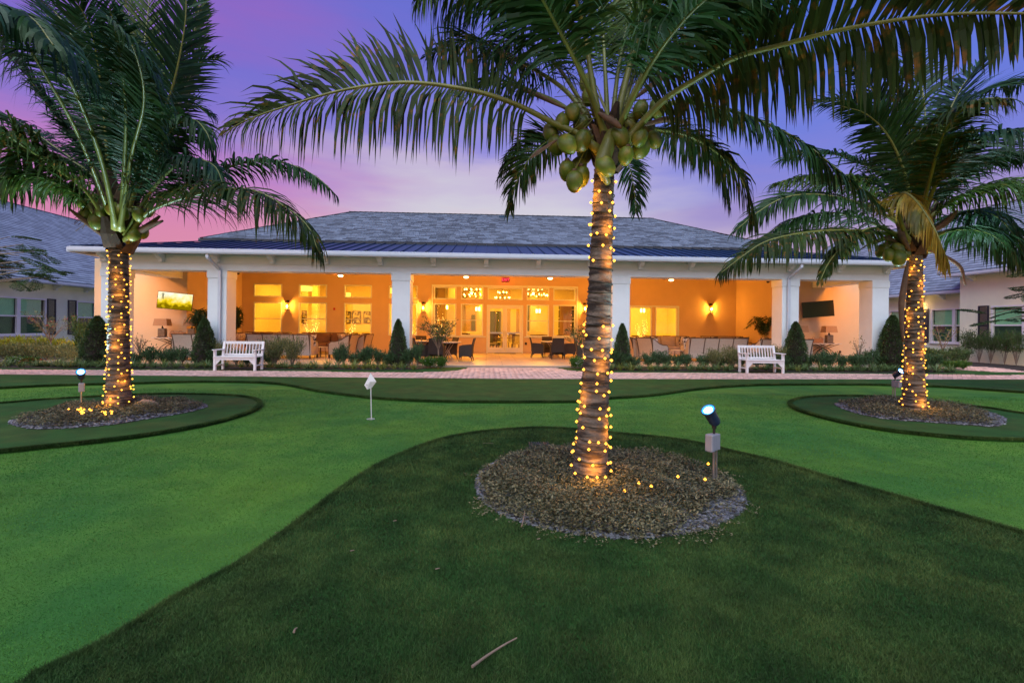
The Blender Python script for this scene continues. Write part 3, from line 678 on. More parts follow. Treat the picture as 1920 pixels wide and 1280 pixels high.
for sx, xa in ((-1, px0), (1, px1)):   # the hipped ends
    xin = xa + -sx * (YM - EY)
    q = MB(); vs = [(xa, EY, zroof(EY)), (xin, YM, Zm), (xin, 32, Zm), (xa, 32, zroof(EY))]; q.add(vs + [(v[0], v[1], v[2] - .02) for v in vs], [(0, 1, 2, 3) if sx > 0 else (3, 2, 1, 0), (4, 7, 6, 5), (0, 3, 7, 4)])
    for k in range(1, 30):
        y = EY + k * pw
        xe = xa - sx * min(YM - EY, y - EY)
        q.bar((xa, y, zroof(EY) + .022), (xe, y, zroof(EY) + PIT * abs(xe - xa) + .022), .022, .044)
    q.build('roof_end', MT['metal_roof'], club)
    q = MB(); q.bar((xa, EY, zroof(EY) + .03), (xin, YM, Zm + .03), .12, .03); q.build('hip_cap', MT['metal_roof'], club)
b = MB(); b.bx(px0, px1, EY - .045, EY - .02, 3.96, 4.03); b.build('roof_edge', MT['white_trim'], club)

# main shingle roof
YR = 26.2; A = P(655, 399, YR); B = P(1223.5, 411, YR); ZR = (A.z + B.z) / 2; CL = P(375, 456, YM); CR = P(1487, 476, YM); ZE = Zm + .06
xl, xr = CL.x, CR.x; rl, rr_ = A.x, B.x
roof = empty('roof', Vector((XC, YM, ZE)) - wl(club), parent=club)
rw = MB(); ex = lambda x, y, z: (x, y, z)
v = [(xl, YM, ZE), (xr, YM, ZE), (rr_, YR, ZR), (rl, YR, ZR), (xl, 2 * YR - YM, ZE), (xr, 2 * YR - YM, ZE)]
rw.add(v, [(0, 1, 2, 3), (1, 5, 2), (4, 0, 3), (5, 4, 3, 2), (0, 4, 5, 1)]); rw.build('roof_deck', MT['roof_deck'], roof)
b = MB(); b.bx(xl - .04, xr + .04, YM - .06, YM - .005, ZE - .10, ZE + .0); b.build('drip_edge', MT['roof_deck'], roof); b = MB(); b.bx(xl - .06, xl - .005, YM, 2 * YR - YM, ZE - .1, ZE + .02); b.bx(xr + .005, xr + .06, YM, 2 * YR - YM, ZE - .1, ZE + .02); b.build('fascia', MT['white_trim'], roof)
slen = math.hypot(YR - YM, ZR - ZE); ang = math.atan2(ZR - ZE, YR - YM); EXPO = .2
nc = int(slen / EXPO); VAR = []; sizes = [.26, .34, .42, .5]
for k in range(12):
    w_ = sizes[k % 4]; v_, f_ = box_np(w_ - .010, .27, .034); VAR.append((v_, f_, [.12, .5, .85][k // 4] + .03 * (k % 4)))
Rm = Matrix.Rotation(ang + math.radians(-5.5), 3, 'X'); Rl = [list(r) for r in Rm]; pl = []; base = Vector((XC, YM, ZE))
def shade(x, c): 
    return min(2, max(0, int(rng.normal(1.0, .75) + .5)))
for c in range(nc):
    t = (c + .5) / nc; y = YM + (YR - YM) * t; z = ZE + (ZR - ZE) * t; xa = xl + (rl - xl) * t + .02; xb = xr + (rr_ - xr) * t - .02; x = xa - (random.random() * .3)
    while x < xb:
        s = random.randrange(4); w_ = sizes[s]; k = s + 4 * shade(x, c)
        if x + w_ > xb + .15: break
        if x > xa - .15: pl.append((k, Rl, (x + w_ / 2 - base.x, y - base.y, z - base.z + .012 + random.uniform(0, .006))))
        x += w_
pieces('shingle', 'upper_shingles', roof, VAR, pl, MT['shingle'])
for sx, xe, xr_ in ((-1, xl, rl), (1, xr, rr_)):       # hip ends, courses
    q = MB(); n = 30
    for c in range(n):
        t0 = c / n; t1 = (c + 1.25) / n
        def pt(t, side): return (xe + (xr_ - xe) * t, YM + (YR - YM) * t if side < 0 else 2 * YR - YM - (YR - YM) * t, ZE + (ZR - ZE) * t)
        a, b1 = pt(t0, -1), pt(t0, 1); c1, d1 = pt(min(t1, 1), 1), pt(min(t1, 1), -1)
        q.add([(a[0] + sx * .0, a[1], a[2] + .035), (b1[0], b1[1], b1[2] + .035), (c1[0], c1[1], c1[2] + .012), (d1[0], d1[1], d1[2] + .012), (a[0], a[1], a[2]), (b1[0], b1[1], b1[2])], [(0, 1, 2, 3), (0, 4, 5, 1)])
    q.build('hip_shingles', MT['shingle'], roof, kind='stuff')
q = MB()
for a, b_ in (((xl, YM, ZE), (rl, YR, ZR)), ((xr, YM, ZE), (rr_, YR, ZR)), ((rl, YR, ZR), (rr_, YR, ZR))):
    a = Vector(a); b_ = Vector(b_); n = int((b_ - a).length / .28); d = (b_ - a) / n
    for i in range(n): q.bar(a + d * i + Vector((0, 0, .05)), a + d * (i + 1.15) + Vector((0, 0, .035)), .24, .02)
q.build('ridge_caps', MT['shingle'], roof, kind='stuff')
vp = P(943, 408.5, 25.6); b = MB(); b.box((vp.x, vp.y, vp.z), (.42, .3, .14)); b.build('roof_vent', MT['metal_roof'], roof, bevel=.02)
# structure behind the eaves so the attic is closed
b = MB(); b.bx(xl + .3, xr - .3, YM + .3, 2 * YR - YM - .3, 3.97, ZE - .12) if False else None

# ------------------------------------------------------------------ the lit room behind the glass
rm = empty('dining_room', (XC, 29, 0), label='warm yellow lit dining room seen through the porch windows', cat='room')
b = MB(); b.bx(XL, XR, YW + .251, 35, FLOOR - .05, FLOOR + .005); b.build('floor', MT['room_floor'], rm)
b = MB(); b.bx(XL, XR, 35, 35.2, FLOOR, 4.6); b.build('back_wall', MT['room_wall'], rm)
b = MB(); b.bx(XL - .2, XL, YW + .251, 35.2, FLOOR, 4.6); b.bx(XR, XR + .2, YW + .251, 35.2, FLOOR, 4.6); b.build('end_wall', MT['room_wall'], rm)
b = MB(); b.bx(XL - .2, XR + .2, YW + .251, 35.2, 4.6, 4.7); b.build('ceiling', MT['room_wall'], rm)
def rx(px, Y): return P(px, 600, Y)[0]
b = MB(); b.bx(rx(790, 30), rx(800, 30), YW + 2.5, 35, FLOOR, 4.6); b.build('partition', MT['room_wall'], rm)
b = MB(); b.bx(rx(1130, 30), rx(1136, 30), YW + 1.5, 35, FLOOR, 4.6); b.build('partition', MT['room_wall'], rm)
# things with edges in the room: counter, doors, curtains, pillars
b = MB(); b.bx(rx(865, 31), rx(902, 31), 31, 31.6, FLOOR, 1.15); b.bx(rx(952, 31), rx(976, 31), 31, 31.6, FLOOR, 1.05); b.bx(rx(990, 31), rx(1040, 31), 31, 31.6, FLOOR, 1.2); b.build('counter', MT['room_wall'], rm)
for a, b_ in ((919, 928), (930.5, 939)):
    b = MB(); x0, x1 = rx(a, 34.8), rx(b_, 34.8); b.bx(x0, x1, 34.8, 34.95, FLOOR, 2.6); b.build('dark_door', MT['dark_room'], rm)
for a, b_, Y, z0, z1, m in ((873, 893, 34, .1, 4.2, 'curtain'), (968, 974, 33, .1, 2.8, 'curtain'), (951, 957, 33, .1, 4.0, 'curtain'), (1050, 1072, 27.6, .1, 2.8, 'curtain'), (988, 993, 33, .1, 3, 'dark_room'), (884, 891, 33.9, 1.2, 2.3, 'dark_room'), (820, 834, 34.6, .1, 4.4, 'curtain'), (507, 514, 31, .1, 3.2, 'curtain'), (522, 528, 29, .1, 1.0, 'dark_room')):
    b = MB(); b.bx(rx(a, Y), rx(b_, Y), Y, Y + .12, z0, z1); b.build('curtain' if m == 'curtain' else 'dark_panel', MT[m], rm)
for a, Y in ((903, 30), (846, 29), (1000, 30.5), (590, 30), (636, 31)):
    b = MB(); x = rx(a, Y); b.bx(x - .18, x + .18, Y, Y + .36, FLOOR, 4.6); b.build('pillar', MT['room_wall'], rm)
# a dark picture window with blinds at the right, seen through the pane
b = MB(); b.bx(rx(1047, 28.2), rx(1078, 28.2), 28.1, 28.2, .9, 3.0); b.build('dark_window', MT['dark_room'], rm)
for z in (1.4, 2.0, 2.5):
    b = MB(); b.bx(rx(1047, 28.0), rx(1078, 28.0), 28.03, 28.07, z, z + .04); b.build('blind_rail', MT['white_trim'], rm)
def sheetpic(px, py, w_, h_, Y, k):
    o = P(px, py, Y); r = empty('framed_picture', (o.x, Y - .02, o.z), label=['narrow dark framed picture seen through the second window', 'left black framed portrait seen through the third porch window', 'middle black framed portrait seen through the third porch window', 'right black framed portrait seen through the third porch window'][k], cat='picture', group='framed pictures in the lit room')
    b = MB(); rect_frame(b, -w_ / 2, w_ / 2, -h_ / 2, h_ / 2, -.02, .0, .04); b.local('frame', MT['black_metal'], r); b = MB(); b.bx(-w_ / 2 + .04, w_ / 2 - .04, -.01, 0, -h_ / 2 + .04, h_ / 2 - .04); b.local('print', MT['pic_print'], r)
mat('pic_print', (.55, .48, .32), .6, .2, 9, c2=(.05, .04, .03), c2scale=4, c2lo=.45, c2hi=.55)
for k, (px, w_, h_) in enumerate(((571, .28, .8), (650.5, .5, .75), (669, .55, .8), (690, .55, .75))): sheetpic(px, 594.5, w_, h_, 31.5 if k else 30, k)
b = MB(); b.bx(rx(630, 31.6), rx(715, 31.6), 31.55, 31.7, FLOOR, 4.6); b.build('picture_wall', MT['room_wall'], rm); b = MB(); b.bx(rx(565, 30.1), rx(577, 30.1), 30.05, 30.2, FLOOR, 4.6); b.build('picture_wall', MT['room_wall'], rm)
def light(name, kind, loc, power, color, size=.1, rot=None, spot=None):
    l = bpy.data.lights.new(name, kind); l.energy = power; l.color = color
    if kind == 'AREA': l.shape = 'DISK'; l.size = size
    elif kind == 'POINT': l.shadow_soft_size = size
    elif kind == 'SPOT': l.shadow_soft_size = size; l.spot_size = spot; l.spot_blend = .6
    o = bpy.data.objects.new(name, l); COL.objects.link(o); o.location = loc
    if rot is not None: o.rotation_euler = rot
    return o
WARM = (1.0, .46, .028)
for x in (-10, -5.8, -.6, 3.6, 8.2, 11.6):
    light('room_downlight', 'AREA', (x, 28.2, 4.5), 270, WARM, .8)
    light('room_downlight', 'AREA', (x, 32.2, 4.5), 220, WARM, .8)
# chandeliers: ring frames with candle bulbs
def chandelier(px, py, Y, label, R_=.75, n1=14):
    o = P(px, py, Y); r = empty('chandelier', (o.x, o.y, o.z), label=label, cat='chandelier', group='glowing chandeliers in the lit room')
    b = MB(); b.tube([(0, 0, .1), (0, 0, 4.6 - o.z)], .012, 6)
    for z, q in ((0, R_), (.35, R_ * .62)):
        b.tube([(q * math.cos(t), q * math.sin(t), z) for t in np.linspace(0, 2 * math.pi, 25)], .014, 5, cap=False)
        for t in np.linspace(0, 2 * math.pi, 7)[:-1]: b.bar((0, 0, .15), (q * math.cos(t), q * math.sin(t), z), .012, .012)
    b.local('frame', MT['bronze'], r); me = None
    s = MB(); s.lathe([(.001, 0), (.03, .03), (.035, .07), (.02, .11), (.001, .13)], n=8); me = s.mesh('bulb', MT['candle'], smooth=True)
    for z, q, n in ((0, R_, n1), (.35, R_ * .62, n1 // 2 + 2)):
        for t in np.linspace(0, 2 * math.pi, n + 1)[:-1]: link('bulb', me, r, (q * math.cos(t + z), q * math.sin(t + z), z + random.uniform(0, .06)))
chandelier(886, 556, 28.3, 'ring chandelier behind the second transom window from the left of the door')
chandelier(1003, 556, 28.3, 'ring chandelier behind the transom window just right of the door')
chandelier(942, 560.5, 33, 'small far chandelier centred above the door transom', .5, 10)
for k, (px, py, Y, lb) in enumerate(((896, 579, 30, 'wall lantern glowing behind the window left of the door'), (841, 576, 30, 'pair of drop lights behind the leftmost centre window'), (1009, 583, 29.5, 'double candle light behind the window right of the door'), (1205, 582, 29.5, 'small chandelier behind the sliding window at the right'))):
    o = P(px, py, Y); r = empty('pendant_light', (o.x, o.y, o.z), label=lb, cat='lamp'); s = MB(); s.tube([(0, 0, .2), (0, 0, 4.6 - o.z)], .01, 5); s.local('cord', MT['bronze'], r)
    for dx in (-.09, .09): s = MB(); s.lathe([(.02, -.12), (.06, -.1), (.06, .1), (.02, .12)], (dx, 0, 0), 10); s.local('glass_shade', MT['candle'], r)
for k, (px, py, lb) in enumerate(((574, 541, 'yellow drum pendant behind the second transom of the left bay'), (646, 553, 'yellow drum pendant behind the third transom of the left bay'), (733, 545, 'yellow drum pendant behind the transom beside the third column'))):
    o = P(px, py, 28.5); r = empty('drum_pendant', (o.x, o.y, o.z), label=lb, cat='lamp', group='drum pendants in the lit room'); s = MB(); s.lathe([(.34, -.14), (.34, .14)], n=20, cap=False); s.local('shade', MT['drum_light'], r, smooth=True); s = MB(); s.tube([(0, 0, .0), (0, 0, 4.6 - o.z)], .01, 5); s.local('cord', MT['bronze'], r)
# twig trees strung with fairy lights inside
def fairy_tree(px, Y, h, lb):
    o = P(px, 640, Y); r = empty('fairy_light_tree', (o.x, Y, FLOOR), label=lb, cat='decoration', group='fairy light trees in the lit room'); b = MB(); tips = []
    for k in range(12):
        a = random.uniform(0, 6.28); e = (random.uniform(.2, .55) * math.cos(a), random.uniform(.2, .4) * math.sin(a), h * random.uniform(.55, 1)); m1 = (e[0] * .25, e[1] * .25, h * .35); b.tube([(0, 0, 0), m1, e], [.02, .012, .004], 4)
        for t in np.linspace(.1, 1, 9): tips.append((m1[0] + (e[0] - m1[0]) * t + random.gauss(0, .03), m1[1] + (e[1] - m1[1]) * t, m1[2] + (e[2] - m1[2]) * t + random.gauss(0, .03)))
    b.local('branches', MT['twig'], r); s = MB()
    for p in tips: s.lathe([(.001, -.011), (.011, 0), (.001, .011)], p, 5)
    s.local('fairy_bulbs', MT['candle'], r, kind='stuff')
fairy_tree(583, 28, 1.9, 'twig tree with fairy lights behind the second porch window'); fairy_tree(650, 29, 1.6, 'twig tree with fairy lights behind the third porch window'); fairy_tree(776, 27, 2.2, 'tall fairy light tree behind the window beside the third column'); fairy_tree(1202, 27.2, 1.9, 'twig tree with fairy lights behind the sliding window on the right'); fairy_tree(820, 27.5, 2.6, 'fairy light tree behind the leftmost centre window')
# ------------------------------------------------------------------ side wings
def wing(side, X, label, groups, y0, y1, eave, name='side_wing', ridge=(30.0, 8.9, 40.0), far=48.0, over=.6):
    """wing along Y: wall in the plane x=X, its lit side facing the courtyard; groups: list of (px0, px1, [units px], shutters px)"""
    s = side; root = empty(name, (X, (y0 + y1) / 2, 0), label=label, cat='building')
    ys = lambda px: PX(px, 600, X).y
    holes = []; Zs, Zh = .86, 2.68
    for g_ in groups:
        a, b_ = sorted((ys(g_[0]), ys(g_[1]))); holes.append((a, b_, Zs, Zh))
    w = MB(); c0 = X - .25 if s < 0 else X
    wall_holes(w, 'x', c0, .25, y0, y1, 0, eave - .02, holes); w.build('wall', MT['wing_stucco'], root)
    for (p0, p1, units, shutters), h in zip(groups, holes):
        f = MB(); xa, xb = sorted((X - s * .03, X + s * .06))
        a, b_ = h[0], h[1]; t = .07
        f.bx(xa, xb, a, b_, Zh - t, Zh); f.bx(xa, xb, a, b_, Zs, Zs + t); f.bx(xa, xb, a, a + t, Zs + t, Zh - t); f.bx(xa, xb, b_ - t, b_, Zs + t, Zh - t)
        us = [sorted((ys(u[0]), ys(u[1]))) for u in units]; us.sort()
        for q in range(len(us) - 1): f.bx(xa, xb, us[q][1], us[q + 1][0], Zs + t, Zh - t)
        fo = f.build('window', MT['white_paint'], root); zm = (Zs + Zh) / 2 + .01
        sl = MB(); sx = sorted((X - s * .08, X - s * .001)); sl.bx(sx[0], sx[1], a - .05, b_ + .05, Zs - .07, Zs - .002); sl.build('sill', MT['white_paint'], fo)
        for a, b_ in us:
            r = MB(); xr = sorted((X + s * .0, X + s * .05)); r.bx(xr[0], xr[1], a, b_, zm - .035, zm + .035); r.build('rail', MT['white_paint'], fo)
            p = MB(); xp = sorted((X + s * .065, X + s * .075)); p.bx(xp[0], xp[1], a + .001, b_ - .001, Zs + t, Zh - t); p.build('pane', MT['wing_glass'], fo)
            bl = MB(); k = 0
            zz = Zh - t - .01
            while zz > zm + .05: xo = X + s * .095; bl.box((xo, (a + b_) / 2, zz), (.012, b_ - a - .03, .041)); zz -= .045
            bl.build('blind', MT['window_blind'], fo)
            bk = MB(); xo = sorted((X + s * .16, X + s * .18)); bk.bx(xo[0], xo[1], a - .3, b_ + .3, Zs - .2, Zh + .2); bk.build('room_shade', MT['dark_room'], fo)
        for q0, q1 in shutters:
            a, b_ = sorted((ys(q0), ys(q1))); sh = MB(); xs = sorted((X - s * .035, X - s * .002)); rect_frame2(sh, xs, a, b_, Zs - .02, Zh + .02, .07); so = sh.build('shutter', MT['shutter'], root)
            lv = MB(); z = Zs + .1
            while z < Zh - .08: lv.box((X - s * .014, (a + b_) / 2, z), (.02, b_ - a - .14, .03)); z += .048
            lv.build('louvres', MT['shutter'], so, kind='stuff')
    ex_ = X - s * over      # eave edge toward the courtyard
    b = MB(); sx = sorted((ex_, X)); b.bx(sx[0], sx[1], y0, y1 + over, eave - .02, eave); b.build('soffit', MT['soffit'], root)
    g = MB(); gutter(g, (ex_, y0, eave - .04), (ex_, y1 + over, eave - .04), (-s * 1, 0, 0)); g.build('gutter', MT['gutter_metal'], root)
    for y in np.arange(y1 - .4, max(y0, 14), -1.9):
        b = MB(); prf = [(0, 0), (0, -.26), (.14, -.26), (.14, -.19), (.34, -.09), (.42, 0)]; n = len(prf)
        vs = [(X - s * p, y + d, eave - .021 + q) for d in (-.07, .07) for p, q in prf]; b.add(vs, [tuple(range(n)), tuple(range(2 * n - 1, n - 1, -1))] + [(i, n + i, n + (i + 1) % n, (i + 1) % n) for i in range(n)]); b.build('bracket', MT['white_trim'], root)
    # roof
    RX, RZ, RY = ridge; RX = s * RX; ze = eave + .12
    rf = empty('roof', Vector((ex_, (y0 + y1) / 2, ze)) - wl(root), parent=root)
    d = MB(); fy = far; d.add([(ex_, y0, ze), (ex_, fy, ze), (RX, RY, RZ), (RX, y0, RZ), (2 * RX - ex_, fy, ze), (2 * RX - ex_, y0, ze)], [(0, 1, 2, 3), (1, 4, 2), (4, 5, 3, 2)]); d.build('roof_deck', MT['roof_deck'], rf)
    sl = math.hypot(RX - ex_, RZ - ze); a = math.atan2(RZ - ze, abs(RX - ex_)); nc = int(sl / .24); pl = []
    V_ = []; 
    for k in range(6): v_, f_ = box_np(.31, [.4, .5][k % 2] - .006, .045); V_.append((v_, f_, [.2, .5, .8][k // 2]))
    # rotate about Y so the local +x runs up the slope
    R = Matrix.Rotation(-(a - math.radians(6.5)), 3, 'Y') if s > 0 else Matrix.Rotation((a - math.radians(6.5)), 3, 'Y') @ Matrix.Rotation(math.pi, 3, 'Z')
    Rl = [list(r) for r in R]; o = Vector((ex_, (y0 + y1) / 2, ze))
    for c in range(nc):
        t = (c + .5) / nc; x = ex_ + (RX - ex_) * t; z = ze + (RZ - ze) * t; yend = fy + (RY - fy) * t; y = yend
        while y > max(y0, 15.0):
            k = random.randrange(6); w_ = [.4, .5][k % 2]; pl.append((k, Rl, (x - o.x, y - w_ / 2 - o.y, z - o.z + .03))); y -= w_
    pl.sort(key=lambda q: q[2][2] + abs(q[2][1] + o.y - 22) * .4)
    pieces('shingle', 'upper_shingles', rf, V_, pl, MT['wing_shingle'], limit=260)
    q = MB(); A_ = Vector((RX, RY, RZ)); B_ = Vector((ex_, fy, ze)); q.bar(A_ + Vector((0, 0, .06)), B_ + Vector((0, 0, .06)), .25, .04); q.bar((RX, y0, RZ + .05), (RX, RY, RZ + .05), .25, .04); q.build('ridge_caps', MT['wing_shingle'], rf, kind='stuff')
    return root
def rect_frame2(mb, xs, a, b_, z0, z1, t):
    x0, x1 = xs; mb.bx(x0, x1, a, b_, z1 - t, z1); mb.bx(x0, x1, a, b_, z0, z0 + t); mb.bx(x0, x1, a, a + t, z0 + t, z1 - t); mb.bx(x0, x1, b_ - t, b_, z0 + t, z1 - t); zc = (z0 + z1) / 2; mb.bx(x0, x1, a + t, b_ - t, zc - .03, zc + .03)
wing(-1, -22.6, 'cream side building at the left with shuttered windows and grey tiled roof',
     [(-12, 86, [(-8, 30.5), (37.5, 80.5)], [(-36, -16), (87.5, 104)]), (143, 222, [(146, 177), (182, 213)], [(126.5, 142.5)])], 12, 40, 3.45)
wing(1, 24.4, 'cream side building behind the lit right palm, with green blinds',
     [(1746, 1811, [(1749.5, 1786), (1792, 1807)], [(1728, 1742)]), (1668, 1694, [(1670, 1691)], [(1696, 1709)])], 22.6, 40, 3.45)
wing(1, 23.4, 'nearer taller block of the right building with dark shutters beside its window',
     [(1859, 1975, [(1863, 1917), (1922, 1970)], [(1834.5, 1855)])], 12, 22.3, 4.18, ridge=(30.4, 9.5, 18.0), far=23.2, over=.6)
b = MB(); b.bx(23.402, 24.65, 22.303, 22.597, 0, 4.16); tag(b.build('return_wall', MT['wing_stucco']), 'short plain corner wall where the right building steps back', 'wall')
# ------------------------------------------------------------------ copies
def copy_tree(o, parent=None, loc=None, rz=None, label=None, group=None):
    c = o.copy(); COL.objects.link(c)
    if parent: c.parent = parent
    if loc is not None: c.location = loc
    if rz is not None: c.rotation_euler = (c.rotation_euler[0], c.rotation_euler[1], rz)
    if label: c['label'] = label
    if group: c['group'] = group
    for ch in list(KIDS.get(o.name, ())) or [k for k in o.children]:
        copy_tree(ch, c)
    return c
KIDS = {}

# ------------------------------------------------------------------ porch fittings: fans, sconces, exit sign, cameras
def make_fan(label):
    r = empty('ceiling_fan', label=label, cat='ceiling fan', group='ceiling fans with lit lamps under the porch')
    s = MB(); s.lathe([(.07, .56), (.07, .50), (.015, .47), (.015, .16), (.05, .15), (.12, .12), (.13, .05), (.10, .02), (.04, .0)], n=16); s.local('motor', MT['bronze'], r, smooth=False)
    for k in range(5):
        a = 2 * math.pi * k / 5 + .3; b = MB(); M_ = Matrix.Rotation(a, 3, 'Z') @ Matrix.Rotation(math.radians(11), 3, 'X')
        b.box(M_ @ Vector((.19, 0, .08)), (.18, .03, .012), M=M_); b.box(M_ @ Vector((.50, 0, .08)), (.5, .13, .008), M=M_); b.local('blade', MT['dark_wood'], r)
    s = MB(); s.lathe([(.001, -.055), (.07, -.045), (.105, -.02), (.11, .0), (.1, .018)], n=16); s.local('lamp', MT['fan_light'], r, smooth=True)
    return r
fan = None
FANL = ['ceiling fan with lit lamp above the left lounge sofas', 'ceiling fan with lit lamp left of the red exit sign', 'ceiling fan with lit lamp right of the red exit sign', 'ceiling fan with lit lamp over the right lounge seating']
for k, (px, py) in enumerate(((638.5, 518.5), (874, 521), (1031.5, 523.5), (1258.5, 526.5))):
    o = P(px, py, 21.3); 
    if fan is None: fan = make_fan(FANL[0]); f_ = fan
    else: f_ = copy_tree(fan, label=FANL[k])
    f_.location = (o.x, o.y, o.z + .04); f_.rotation_euler = (0, 0, k * 1.3)
    light('fan_lamp', 'POINT', (o.x, o.y, o.z - .12), 220, (1.0, .34, .022), .09)
for px, py, lb in ((446, 512.5, 'small dark camera on the porch ceiling beside the second column'), (1440, 528, 'small dark fan tip camera on the ceiling by the fifth column')):
    o = P(px, py, 20.3); s = MB(); s.lathe([(.001, -.06), (.05, -.045), (.07, 0), (.075, .02)], n=12); e = s.local('dome_camera', MT['black_metal'], loc=(o.x, o.y, min(o.z, 3.93))); tag(e, lb, 'camera')
for x in (-14.4, 15.4):
    light('bay_fill_lamp', 'AREA', (x, 18.9, 3.9), 105, (1.0, .34, .018), .5)  # added lamp, fills the end bay with orange light
    s = MB(); s.lathe([(.1, -.006), (.09, .0), (.001, .0)], n=14); e = s.local('bay_fill_disc', MT['fan_light'], loc=(x, 19.3, 3.93)); tag(e, 'round fill light added to the porch ceiling over the ' + ('left' if x < 0 else 'right') + ' television', 'lamp')  # added glowing disc that goes with the fill lamp
def make_sconce():
    r = empty('wall_sconce'); b = MB(); b.bx(-.07, .07, -.02, 0, -.12, .28); b.bx(-.10, .10, -.24, -.02, -.23, -.21); b.bx(-.10, .10, -.24, -.02, .15, .17)
    for x in (-.095, .095):
        for y in (-.235, -.03): b.bx(x - .006, x + .006, y - .006, y + .006, -.21, .15)
    b.bx(-.012, .012, -.14, -.02, .17, .20); b.local('frame', MT['bronze'], r)
    s = MB(); s.lathe([(.001, -.07), (.028, -.05), (.034, 0), (.02, .05), (.001, .07)], (0, -.13, -.03), 10); s.local('bulb', MT['sconce_light'], r, smooth=True)
    g = MB(); g.lathe([(.07, -.2), (.07, .12)], (0, -.13, 0), 12, cap=False); g.local('glass', MT['lamp_glass'], r)
    return r
sc = None
for k, (px, py, lb) in enumerate(((540, 573, 'lit wall sconce between the first and second windows of the left lounge'), (794, 576, 'lit wall sconce just right of the third column'), (1096, 577.5, 'lit wall sconce beside the trunk of the middle palm'), (1332, 578.5, 'lit wall sconce on the bare orange wall of the right lounge'))):
    o = P(px, py, YW); s_ = sc if False else (make_sconce() if sc is None else copy_tree(sc)); sc = sc or s_
    s_.location = (o.x, YW - .002, o.z); tag(s_, lb, 'wall lamp', 'wall sconces on the porch wall'); light('sconce_lamp', 'POINT', (o.x, YW - .27, o.z + .03), 50, (1.0, .38, .035), .05)
o = PX(1727, 577, 24.4); s_ = copy_tree(sc, loc=(24.395, o.y, o.z), rz=math.radians(-90)); tag(s_, 'lit wall sconce on the far right building half hidden by the lit palm', 'wall lamp'); light('sconce_lamp', 'POINT', (24.1, o.y, o.z), 14, (1, .6, .25), .05)
# exit sign
o = P(948, 524.5, YW); r = empty('exit_sign', (o.x, YW - .002, o.z), label='red lit EXIT sign over the double door', cat='sign')
b = MB(); b.bx(-.19, .19, -.05, 0, -.12, .12); b.local('housing', MT['mat_exit'] if 'mat_exit' in MT else mat('exit_housing', (.05, .01, .01), .6, .05), r, bevel=.006)
def text(s, size, m, parent, loc, rot=(math.pi / 2, 0, 0), name='lettering', ex=.004):
    c = bpy.data.curves.new('txt', 'FONT'); c.body = s; c.size = size; c.extrude = ex; c.align_x = 'CENTER'; c.align_y = 'CENTER'; c.resolution_u = 3
    t = bpy.data.objects.new('txt', c); COL.objects.link(t); dg = bpy.context.evaluated_depsgraph_get(); me = bpy.data.meshes.new_from_object(t.evaluated_get(dg)); COL.objects.unlink(t); bpy.data.objects.remove(t)
    me.materials.clear(); me.materials.append(m); q = bpy.data.objects.new(name, me); COL.objects.link(q); q.parent = parent; q.location = loc; q.rotation_euler = rot; return q
text('EXIT', .20, MT['exit_red'], r, (0, -.056, 0)); light('exit_glow', 'POINT', (o.x, YW - .22, o.z - .08), 2.2, (1, .02, .03), .08)
for px, py, lb, mt, sz in ((627, 579, 'small red fire alarm box on the left lounge wall', 'petal_red', .11), (986, 644, 'dark outlet cover on the wall right of the door', 'bronze', .13), (280.5, 651.5, 'grey outlet plate on the wall beneath the left television', 'bronze', .10), (1574.5, 659.5, 'outlet plate on the wall by the right console table', 'bronze', .10)):
    Y = YT if 'television' in lb or 'console' in lb else YW; o = P(px, py, Y); b = MB(); b.box((0, -.02, 0), (sz * .8, .04, sz)); e = b.local('alarm_box' if 'alarm' in lb else 'outlet_cover', MT[mt], loc=(o.x, Y - .001, o.z), bevel=.004); tag(e, lb, 'alarm' if 'alarm' in lb else 'outlet')

# ------------------------------------------------------------------ televisions
mat('tv_screen_dark', (.02, .02, .02), .12, .0)
def tvpic():
    m = bpy.data.materials.new('tv_picture'); m.use_nodes = True; nt = m.node_tree; N = nt.nodes; L = nt.links; N.clear()
    o = N.new('ShaderNodeOutputMaterial'); e = N.new('ShaderNodeEmission'); tc = N.new('ShaderNodeTexCoord')
    n = N.new('ShaderNodeTexNoise'); n.inputs['Scale'].default_value = 5; n.inputs['Detail'].default_value = 6; L.new(tc.outputs['Object'], n.inputs['Vector'])
    sp = N.new('ShaderNodeSeparateXYZ'); L.new(tc.outputs['Object'], sp.inputs[0])
    ad = N.new('ShaderNodeMath'); ad.operation = 'MULTIPLY_ADD'; L.new(sp.outputs[2], ad.inputs[0]); ad.inputs[1].default_value = 1.2; L.new(n.outputs[0], ad.inputs[2])
    r = N.new('ShaderNodeValToRGB'); cr = r.color_ramp; cr.elements[0].position = .22; cr.elements[0].color = (.20, .13, .0, 1); cr.elements[1].position = .9; cr.elements[1].color = (1, 1, .75, 1); q = cr.elements.new(.45); q.color = (.85, .60, .01, 1)
    L.new(ad.outputs[0], r.inputs[0]); L.new(r.outputs[0], e.inputs[0]); e.inputs[1].default_value = 1.0; L.new(e.outputs[0], o.inputs[0]); return m
